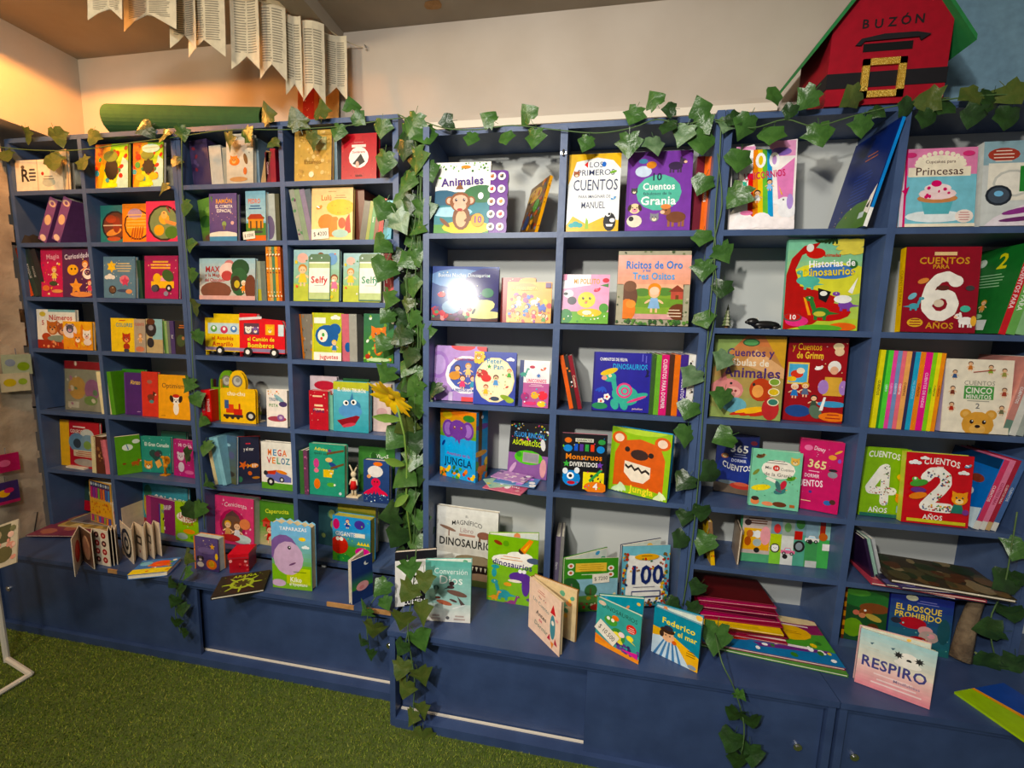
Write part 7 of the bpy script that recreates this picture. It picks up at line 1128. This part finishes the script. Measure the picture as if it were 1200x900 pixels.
# ================================================================ bunting of book pages
def bunting():
    path = [atY(*p) for p in ((95, -40, -.30), (140, -24, -.22), (200, -18, -.14), (262, -14, -.06), (300, 0, .0), (340, 10, .08), (378, 30, .18), (404, 48, .26), (425, 56, .305))]
    T = thing('page_bunting', 'bunting of swallow-tailed old book pages strung near the ceiling', 'bunting', path[4])
    q = MB(); q.tube([p-path[4] for p in path], .0015, hx('c8b890'), 5); q.build('string', 'cord', T)
    spec = [((100, -40), (140, -26), -.27, 30), ((143, -26), (205, -22), -.17, 26), ((196, -22), (227, -16), -.11, 50), ((218, -16), (262, -14), -.07, 20), ((268, -14), (300, 0), -.02, 34), ((302, 0), (334, 6), .03, 20), ((332, 14), (352, 22), .07, 60), ((353, 24), (378, 38), .12, 14), ((379, 38), (405, 50), .20, 10)]
    low = [((115, -8), (136, -10)), ((148, 6), (200, 0)), ((214, 52), (216, 40)), ((220, 50), (270, 80)), ((286, 82), (312, 98)), ((316, 90), (332, 84)), ((326, 106), (348, 92)), ((372, 116), (384, 98)), ((406, 118), (412, 108))]
    R = random.Random(3)
    tails = [(0, 26), (0, 30), (0, 50), (52, 78), (80, 100), (92, 80), (104, 92), (118, 118), (120, 106)]
    for k, ((l, r, Y, _)) in enumerate(spec):
        A, B = atY(l[0], l[1], Y), atY(r[0], r[1], Y+(.03 if k > 4 else .015)); R_ = (B-A); w = max(.06, R_.length); R_.normalize()
        h = (.18, .19, .24, .26, .30, .30, .32, .32, .27)[k]
        m = MB(); N = 4; pts = []
        for j in range(5):
            v = j/4
            for i in range(N+1):
                u = i/N; zz = -h*v
                if j == 4: zz += .055*(1-abs(2*u-1))
                pts.append(Vector((u*w, -.012*math.sin(u*math.pi)*(1 if k % 2 else -1)-.01*v*v, zz)))
        for dy, fl in ((0, 0), (.0012, 1)):
            i0 = len(m.v); m.v += [tuple(p+Vector((0, dy, 0))) for p in pts]
            for j in range(4):
                for i in range(N):
                    a_ = i0+j*(N+1)+i; f = (a_, a_+N+1, a_+N+2, a_+1); m.f.append(f if fl else f); m.c.append(hx('d8cdb4'))
        # two printed columns of tiny lines
        for ln in range(22):
            v = .1+ln*.033
            if v > .78: break
            for c0, c1 in ((.12, .5), (.54, .9)):
                e = R.uniform(.85, 1); ys = -.0008
                def pt(u, vv): return (u*w, -.012*math.sin(u*math.pi)*(1 if k % 2 else -1)-.01*vv*vv-.0009, -h*vv)
                um = (c0+c1*e)/2
                for ua, ub in ((c0, um), (um, c0+(c1-c0)*e)): m.poly([pt(ua, v+.014), pt(ub, v+.014), pt(ub, v), pt(ua, v)], hx('8f8878'))
        o = m.build('page_pennant', 'matte', T); nb = Vector((-R_.y, R_.x, 0)).normalized(); Z = Vector((0, 0, 1)); X = Vector((R_.x, R_.y, 0)).normalized()
        M = Matrix.Identity(4)
        for i in range(3): M[i][0], M[i][1], M[i][2], M[i][3] = X[i], nb[i], Z[i], (A-path[4])[i]
        o.matrix_local = M
bunting()
# ================================================================ white wire rack and hanging packs at the far left
def rack():
    P = atZ(8, 772, 0.012); C_ = atZ(36, 790, .012); E_ = atZ(-30, 830, .012)
    T = thing('display_rack', 'white metal display rack foot at the left edge', 'rack', (P.x, P.y, 0)); b = Vector((P.x, P.y, 0))
    q = MB(); q.tube([(0, 0, .0), (-.03, .01, 1.0), (-.05, .015, 1.75)], .011, n=8); q.build('post', 'white', T)
    q = MB(); q.tube([(0, 0, .012), Vector((C_.x, C_.y, .012))-b], .011, n=8); q.tube([Vector((C_.x, C_.y, .012))-b, Vector((E_.x, E_.y, .012))-b], .011, n=8); q.build('foot', 'white', T)
rack()
def hang(label, px, py, Xw, w, h, c, art, rot=0):
    d = ray(px, py); P = CAM+d*((Xw-CAM.x)/d.x)
    q = MB(); q.box(0, w, -.004, .004, 0, h, hx(c)); A = Art(q, w, h, lambda u, v, n: (u*w/100, -.0042-.0001*n, v*h/100)); art(A)
    T = thing('hanging_pack', label, 'toy pack', P, 'toy packs hanging on the left wall'); T.rotation_euler = (0, rot, math.radians(80))
    q.build('card', 'print', T)
    s = MB(); s.tube([(w/2, 0, h), (w/2, -.0, h+.03)], .0015, hx('8a8a80'), 5); s.build('hook', 'metal', T)
    return T
dd = lambda s, cols: (lambda A: A.dots(s, 10, cols, r=(6, 16)))
hang('clear pack with a yellow green toy hung on the left wall', 2, 460, -2.15, .10, .09, 'b8b49a', lambda A: (A.e(30, 50, 22, 20, 'b8a82a'), A.e(74, 52, 16, 16, '8aa83a')))
hang('green toy pack hung on the left wall above the others', 4, 440, -2.15, .10, .10, '9aa890', lambda A: (A.e(70, 40, 22, 22, '7a9a2a'), A.e(26, 60, 18, 18, '7a8aa0')))
hang('pink card pack hung low on the left wall', -6, 556, -2.15, .085, .09, 'a82a5a', lambda A: (A.e(40, 50, 24, 20, 'd86a9a'),))
hang('purple and yellow card pack on the left wall', -6, 594, -2.15, .085, .11, '3a2a68', lambda A: (A.e(40, 50, 24, 22, 'e8b03a'), A.e(60, 60, 20, 16, 'c83a6a'), A.r(0, 0, 100, 14, 'a83060')))
P = atZ(-10, 664, .43)
def tray():
    T = thing('picture_card', 'worn photo card sticking out at the left edge above the bench', 'card', atY(-34, 678, -.52)); q = MB(); q.box(0, .17, -.002, .002, 0, .17, hx('b8ae98')); A = Art(q, .17, .17, lambda u, v, n: (u*.0017, -.0022-.0001*n, v*.0017)); A.r(0, 55, 84, 40, '4a4a30'); A.e(40, 75, 24, 16, '9a8a6a'); A.r(0, 4, 60, 44, 'b86a58'); A.e(70, 28, 20, 18, '5a5434'); A.dots(3, 12, 'c88a7a d8b0a0 6a6a48', r=(4, 9))
    q.build('card', 'print', T); T.rotation_euler = (-.5, -.35, .3)
tray()
# ================================================================ ivy garlands
def leaf_mesh(k):
    R = random.Random(k); O = [(0, 0), (.14, .10), (.40, .10), (.40, -.10), (.58, -.24), (.44, -.42), (.24, -.66), (0, -.95)]
    O = [(x*(1+R.uniform(-.1, .1)), zz+R.uniform(-.03, .03)) for x, zz in O]; O[0] = (0, 0)
    L = O+[(-x*(1+R.uniform(-.1, .1)), zz+R.uniform(-.03, .03)) for x, zz in O[-2:0:-1]]
    f_ = R.uniform(.12, .4); v = [(x, f_*abs(x)-.12*zz*zz+R.uniform(-.07, .07), zz+.45) for x, zz in L]+[(0, 0, .12)]
    n = len(L); fs = [(i, (i+1) % n, n) for i in range(n)]
    fs = [tuple(reversed(q)) for q in fs]
    # stalk
    b = len(v); v += [(-.012, 0, .45), (.012, 0, .45), (.012, .05, .75), (-.012, .05, .75)]; fs.append((b, b+1, b+2, b+3))
    me = bpy.data.meshes.new('leaf'); me.from_pydata(v, [], fs); me.polygons.foreach_set('use_smooth', [True]*len(fs)); me.update(); return me
LM = {}
for vmat in range(4):
    for k in range(3):
        me = leaf_mesh(vmat*3+k); me.materials.append(lf[vmat]); LM[vmat, k] = me
RL = random.Random(77)
def garland(label, stems, leaves, Y, r=.0022, group='ivy garlands'):
    """stems = lists of pixel points (x, y[, depth]); leaves = (x, y, length px, tip turn deg, kind[, depth])"""
    p0 = stems[0][0]; base = atY(p0[0], p0[1], p0[2] if len(p0) > 2 else Y)
    T = thing('ivy_garland', label, 'ivy', base, group)
    for s in stems:
        P = [atY(q[0], q[1], q[2] if len(q) > 2 else Y)-base for q in s]
        # light smoothing
        Q = []
        for i in range(len(P)-1):
            a_ = P[max(i-1, 0)]; b_, c_ = P[i], P[i+1]; d_ = P[min(i+2, len(P)-1)]
            for t in (0, .25, .5, .75): Q.append(.5*((2*b_)+(c_-a_)*t+(2*a_-5*b_+4*c_-d_)*t*t+(3*b_-a_-3*c_+d_)*t**3))
        Q.append(P[-1]); m_ = MB(); m_.tube(Q, r, n=5); m_.build('vine_stem', 'stem', T, True)
    for l in leaves:
        x, y, s, rot, k = l[:5]; yy = l[5] if len(l) > 5 else Y
        P = atY(x, y, yy-.006); L = s*(P-CAM).dot(fw)/FPX
        o = bpy.data.objects.new('leaf', LM[k, RL.randrange(3)]); COL.objects.link(o); o.parent = T; o.location = P-base
        L *= .84 if x < 520 else .8; o.scale = (L*RL.uniform(.9, 1.1),)*3
        o.rotation_mode = 'XYZ'
        M = Matrix.Rotation(RL.uniform(-.45, .3), 3, 'Z')@Matrix.Rotation(RL.uniform(-.35, .35), 3, 'X')@Matrix.Rotation(math.radians(rot), 3, 'Y')
        o.rotation_euler = M.to_euler()
    return T
def strand(x0, y0, x1, y1, n, s=26, w=12, k=(0, 1, 1, 0), seed=1):
    R = random.Random(seed); out = []
    for i in range(n):
        t = (i+.5)/n; sd = 1 if i % 2 else -1
        out.append((x0+(x1-x0)*t+sd*w*R.uniform(.5, 1.1), y0+(y1-y0)*t+R.uniform(-5, 5), s*R.uniform(.85, 1.15), -sd*R.uniform(10, 60), R.choice(k)))
    return out
LYI = LF-.015
garland('ivy garland with olive leaves along the top of the left bookcases', [[(-5, 172), (40, 176), (90, 176), (150, 168), (210, 160), (270, 152), (330, 152), (400, 148), (455, 140), (480, 138)]],
 [(33, 160, 24, 10, 3), (69, 162, 26, -10, 3), (108, 162, 24, 20, 3), (8, 184, 22, -30, 3), (62, 191, 28, -20, 3), (98, 193, 26, -40, 3), (192, 160, 24, 10, 3), (168, 152, 24, 60, 0), (214, 158, 22, -10, 1), (190, 222, 22, 5, 3), (268, 167, 26, 5, 3), (291, 160, 22, -40, 1), (312, 131, 26, 170, 3), (347, 138, 28, 160, 3), (376, 127, 28, 170, 3), (411, 121, 26, 165, 1), (366, 166, 28, 5, 3), (395, 156, 26, 15, 1), (447, 152, 30, 10, 1), (319, 168, 20, 40, 3), (422, 140, 20, -50, 1), (205, 190, 20, 10, 0)], LYI)
garland('ivy strand hanging down between the two left bookcases', [[(213, 160), (214, 230), (219, 300), (224, 360), (226, 430), (230, 500), (236, 570), (240, 620)]],
 [(216, 244, 22, 10, 1), (222, 289, 22, -10, 1), (224, 323, 22, 10, 1), (228, 361, 26, 5, 3), (232, 396, 20, -20, 1), (220, 452, 22, 20, 1), (231, 470, 22, -30, 1), (236, 494, 22, 25, 1), (240, 526, 24, -10, 1), (243, 566, 24, 60, 1), (218, 536, 26, -30, 0), (232, 598, 24, 20, 1), (222, 600, 26, -40, 0), (243, 640, 20, -10, 0)], LYI)
C1 = [(8, 0, 0)]
cl = [(450, 192, 30, 20, 1), (448, 248, 30, 30, 1), (470, 262, 32, -30, 2), (445, 288, 30, 50, 1), (448, 318, 34, 25, 1), (455, 352, 30, 20, 1), (452, 372, 26, 40, 1), (447, 404, 26, 30, 1), (451, 440, 30, 30, 1), (466, 398, 28, 50, 0),
 (484, 148, 34, 20, 1), (500, 160, 34, -20, 1), (474, 178, 30, 10, 0), (488, 190, 34, 0, 1), (503, 202, 30, -20, 1), (476, 214, 32, 20, 1), (482, 240, 28, 10, 0), (497, 250, 32, -10, 1), (488, 268, 26, 30, 1), (475, 306, 30, 50, 1), (488, 304, 28, -20, 1), (483, 338, 30, -10, 1), (478, 358, 22, 10, 3), (483, 374, 28, 20, 1), (497, 392, 28, 0, 1), (470, 396, 30, 30, 0), (480, 420, 30, 10, 0), (476, 432, 26, 20, 1), (488, 442, 26, -20, 1), (484, 455, 32, 40, 1), (508, 458, 26, 0, 0), (490, 478, 34, -10, 1), (474, 500, 32, 60, 3), (488, 520, 34, -10, 0), (462, 516, 34, 40, 1), (484, 540, 34, 10, 1), (490, 560, 30, -10, 0), (470, 560, 40, 30, 1), (478, 590, 30, -30, 1), (455, 604, 38, 70, 0), (492, 610, 30, 0, 1), (465, 630, 34, 30, 0), (488, 640, 32, -10, 1), (472, 655, 32, 20, 0)]
garland('thick central ivy bunch hanging between left and right bookcases', [[(466, 134), (480, 146), (492, 200), (490, 280), (486, 340), (490, 400), (486, 470), (488, 540), (486, 600), (484, 650)], [(486, 150), (490, 220), (482, 290), (476, 330), (480, 380)], [(498, 152), (492, 250), (494, 330), (492, 420)]], cl+[q+(.05,) for q in strand(484, 146, 486, 640, 20, 32, 10, (0, 0, 1), 3)]+[q+(.045,) for q in strand(478, 150, 480, 640, 14, 32, 8, (0, 0, 0, 1), 9)], .01)
garland('ivy garland along the top of the right bookcases', [[(486, 138, .05), (520, 150), (560, 152), (600, 147), (650, 152), (700, 156), (740, 150), (770, 140), (800, 146), (836, 140), (880, 150), (920, 140), (955, 148), (1000, 136), (1050, 124), (1100, 118), (1150, 112), (1210, 110)]],
 [(522, 143, 22, 80, 0), (571, 138, 26, 120, 1), (617, 131, 28, 150, 1), (551, 163, 26, 10, 1), (593, 163, 26, -10, 1), (626, 164, 28, 5, 1), (686, 169, 24, 20, 1), (742, 137, 30, 20, 1), (766, 115, 30, 150, 1), (783, 128, 24, 90, 0), (737, 172, 32, 0, 1), (768, 172, 32, -10, 2), (781, 150, 26, 20, 0), (820, 125, 34, 160, 1), (800, 160, 34, 20, 2), (822, 168, 38, 0, 1), (826, 148, 30, -30, 1), (850, 148, 30, 20, 2), (872, 150, 36, 20, 1), (862, 140, 28, -40, 0), (905, 112, 28, 60, 1), (904, 160, 32, 10, 1), (944, 118, 32, 40, 1), (961, 160, 34, -10, 1), (996, 116, 32, 50, 3), (1010, 150, 34, 0, 1), (1085, 118, 34, 90, 3), (1135, 112, 34, 60, 3), (1060, 128, 30, 30, 0), (1110, 126, 30, -40, 0), (1160, 120, 36, 20, 0), (1186, 112, 36, -30, 3), (1140, 138, 30, 10, 0), (1085, 140, 28, 20, 0), (1180, 140, 32, 10, 0), (925, 132, 24, 20, 0), (1030, 132, 26, -40, 0)], -.012)
garland('ivy strand winding down the joint of the two right bookcases', [[(845, 140), (843, 190), (838, 250), (838, 300), (832, 360), (828, 420), (824, 480), (820, 540), (815, 600), (808, 660), (800, 710)], [(841, 180), (846, 240), (836, 290), (840, 350), (826, 430)]],
 [(822, 218, 32, 20, 1), (866, 190, 34, 10, 1), (862, 232, 36, 30, 1), (822, 280, 30, 10, 1), (849, 298, 30, -30, 1), (824, 318, 30, 0, 1), (846, 340, 32, 10, 0), (826, 376, 32, -20, 1), (846, 424, 34, 30, 2), (846, 468, 34, 10, 1), (808, 444, 34, 30, 2), (806, 482, 34, 20, 1), (846, 514, 36, 60, 1), (804, 512, 34, 10, 1), (830, 556, 34, 60, 0), (800, 566, 34, 30, 0), (802, 608, 26, 10, 0), (822, 602, 26, 0, 0), (796, 634, 26, 50, 0), (824, 638, 36, 10, 1), (816, 690, 28, 30, 0), (786, 710, 26, 70, 0), (812, 716, 26, -20, 0)], -.012)
garland('short ivy strand trailing over the left bench edge', [[(226, 650, -.19), (216, 668, -.21), (208, 690, -.21), (206, 720, -.21), (212, 742, -.21)]], [(220, 654, 26, 30, 3), (218, 672, 22, 0, 1), (200, 684, 20, 40, 0), (210, 694, 20, -30, 0), (203, 706, 20, 20, 0), (213, 716, 20, -20, 0), (206, 730, 18, 10, 0), (215, 742, 20, 0, 0)], -.215)
garland('ivy strand hanging over the corner of the left bench end', [[(450, 690, -.2), (436, 706, -.215), (430, 730, -.215), (432, 760, -.215)]], [(446, 690, 26, 40, 1), (428, 716, 24, 40, 1), (438, 738, 30, 10, 3), (424, 752, 18, 20, 0), (434, 768, 16, -10, 0), (452, 708, 20, -30, 1)], -.215)
garland('ivy strand hanging over the left corner of the middle bench', [[(488, 640, -.27), (484, 690, -.3), (478, 735, -.315), (482, 770, -.315), (486, 800, -.315), (484, 840, -.315), (488, 880, -.315)], [(478, 740, -.315), (474, 762, -.315)]],
 [(480, 668, 28, -10, 1), (498, 682, 32, -10, 3), (478, 694, 34, 30, 3), (470, 728, 36, 10, 3), (494, 720, 34, -20, 3), (492, 752, 32, -30, 1), (470, 785, 30, 20, 3), (494, 794, 32, -20, 3), (475, 808, 28, 10, 3), (494, 834, 28, -20, 3), (482, 842, 26, 10, 3), (495, 868, 36, 0, 3), (470, 760, 22, 20, 0)], -.315)
garland('ivy strand trailing down the front of the middle bench', [[(838, 742, -.2), (846, 776, -.3), (860, 806, -.315), (872, 850, -.315), (868, 890, -.315)]], [(838, 750, 44, 10, 1, -.2), (868, 816, 18, -60, 1), (860, 838, 30, 20, 0), (880, 846, 30, -20, 0), (856, 870, 32, 20, 0), (880, 886, 34, -10, 0), (864, 892, 30, 10, 0)], -.315)
garland('dark ivy strand on the right post of the right bookcase', [[(1192, 600), (1184, 650), (1176, 690), (1160, 730), (1170, 780), (1190, 800)]], [(1192, 646, 34, 20, 1), (1176, 684, 34, 60, 0), (1156, 738, 38, 70, 0), (1186, 720, 30, -20, 0), (1150, 776, 34, 80, 0), (1168, 788, 30, 30, 0), (1190, 780, 30, 0, 0), (1196, 680, 28, 0, 0)], -.03)
# ================================================================ sunflower, dried branch
def sunflower():
    c = atY(460, 464, -.085); T = thing('artificial_sunflower', 'yellow artificial sunflower on a green stem in the central ivy', 'flower', c)
    st = [atY(*p) for p in ((464, 470, -.07), (474, 510, -.02), (477, 545, .0), (476, 590, .01), (484, 650, .02))]
    q = MB(); q.tube([p-c for p in st], .0045, hx('7a9a4a'), 7); q.build('stem', 'matte', T, True)
    # petals seen nearly from the side: the head looks left and slightly down
    ax = Vector((-.25, -.60, -.55)).normalized(); e1 = ax.orthogonal().normalized(); e2 = ax.cross(e1)
    for k in range(15):
        a_ = 6.2832*k/15; d = (e1*math.cos(a_)+e2*math.sin(a_)+ax*.28).normalized(); s = d.cross(ax).normalized(); L = .098 if k % 2 else .08
        m_ = MB(); n = 4; prev = None
        for j in range(n+1):
            t = j/n; wd = .021*math.sin(math.pi*(t*.82+.12)); p = d*(.014+L*t)-ax*(.012*t*t)
            m_.v += [tuple(p-s*wd), tuple(p+ax*.002), tuple(p+s*wd)]
        for j in range(n):
            b_ = j*3
            for x in (0, 1): m_.f.append((b_+x, b_+x+1, b_+x+4, b_+x+3)); m_.c.append(hx('ffd416' if k % 3 else 'f8c010'))
        m_.build('petal', 'matte', T, True)
    m_ = MB(); m_.ball(0, 0, 0, .017, .017, .017, hx('b8901c')); m_.build('flower_head', 'matte', T, True)
    for (x, y, tx, ty, w_) in ((470, 492, 436, 486, .02), (474, 545, 450, 536, .02), (478, 580, 462, 592, .018)):
        A, B = atY(x, y, -.005)-c, atY(tx, ty, -.03)-c; d = B-A; s = d.cross(Vector((0, -1, 0))).normalized(); m_ = MB()
        for j in range(5):
            t = j/4; wd = w_*math.sin(math.pi*(t*.9+.08)); p = A+d*t+Vector((0, -.01*math.sin(t*3.1), -.008*t*t)); m_.v += [tuple(p-s*wd), tuple(p+Vector((0, .004, 0))), tuple(p+s*wd)]
        for j in range(4):
            for x_ in (0, 1): m_.f.append((j*3+x_, j*3+x_+1, j*3+x_+4, j*3+x_+3)); m_.c.append(hx('6a8a3a'))
        m_.build('leaf', 'matte', T, True)
sunflower()
def dried():
    zb = ZR['b']; P = [(1125, 772, -.02), (1132, 740, .0), (1140, 715, .02), (1148, 698, .03)]; c = atY(*P[0]); T = thing('dried_branch', 'piece of dry bark branch standing in the bottom right cell', 'branch', c)
    q = MB(); q.tube([atY(*p)-c for p in P], .03, n=9, r2=.018); q.build('trunk', 'bark', T, True)
    for k, (x, y, tx, ty) in enumerate(((1138, 770, 1168, 792), (1136, 776, 1160, 796), (1142, 764, 1172, 788))):
        A, B = atY(x, y, -.02)-c, atY(tx, ty, -.04)-c; m_ = MB(); d = B-A; s = d.cross(Vector((0, -1, .3))).normalized()
        for j in range(4): t = j/3; wd = .009*math.sin(math.pi*(t*.86+.1)); p = A+d*t; m_.v += [tuple(p-s*wd), tuple(p+s*wd)]
        for j in range(3): m_.f.append((j*2, j*2+1, j*2+3, j*2+2)); m_.c.append(hx('7a8a5a'))
        m_.build('grass_leaf', 'matte', T)
dried()
# small hook and hole in the wall above the ivy
q = MB(); q.tube([(0, 0, 0), (.004, -.012, .004), (.012, -.014, -.002), (.014, -.008, -.012), (.006, -.006, -.014)], .0022, n=6); o = q.build('wall_hook', 'metal'); o.location = atY(428, 56, .31); tag(o, 'small metal hook in the wall holding the page bunting', 'hook')

def cable():
    P = [atY(*p) for p in ((21, 470, .02), (24, 500, .0), (33, 540, .01), (36, 545, .02), (34, 500, .025), (33, 478, .03))]; c = P[0]; q = MB(); q.tube([p-c for p in P], .0018, n=5); o = q.build('cord', 'black'); o.location = c; tag(o, 'thin dark cord looped against the left wall end', 'cord')
    P = [atY(*p) for p in ((44, 600, .0), (40, 625, -.02), (38, 645, -.06), (28, 672, -.12))]; c = P[0]; q = MB(); q.tube([p-c for p in P], .0022, n=5); o = q.build('cord', 'black'); o.location = c; tag(o, 'dark cord hanging down beside the left bench end', 'cord')
cable()
q = MB(); q.tube([(0, -.004, -.008), (0, -.01, 0), (0, -.004, .008)], .005, n=8); q.box(-.011, .011, -.003, 0, -.005, .005); o = q.build('shelf_clip', 'metal'); o.location = (.517, -.0005, 2.175); tag(o, 'small silver clip on the divider below the ivy garland', 'clip')
pt = MB(); R5 = random.Random(8); P5 = [(.05*math.cos(k*.6283)*R5.uniform(.6, 1.1), .035*math.sin(k*.6283)*R5.uniform(.6, 1.1)) for k in range(10)]
pt.poly([(x, y, 0) for x, y in P5][::-1], hx('6b4a33')); pt.poly([(x, y, .001) for x, y in P5], hx('6b4a33')); o = pt.build('ceiling_patch', 'wood'); d5 = ray(508, 6); o.location = CAM+d5*((2.861-CAM.z)/d5.z); tag(o, kind='structure')
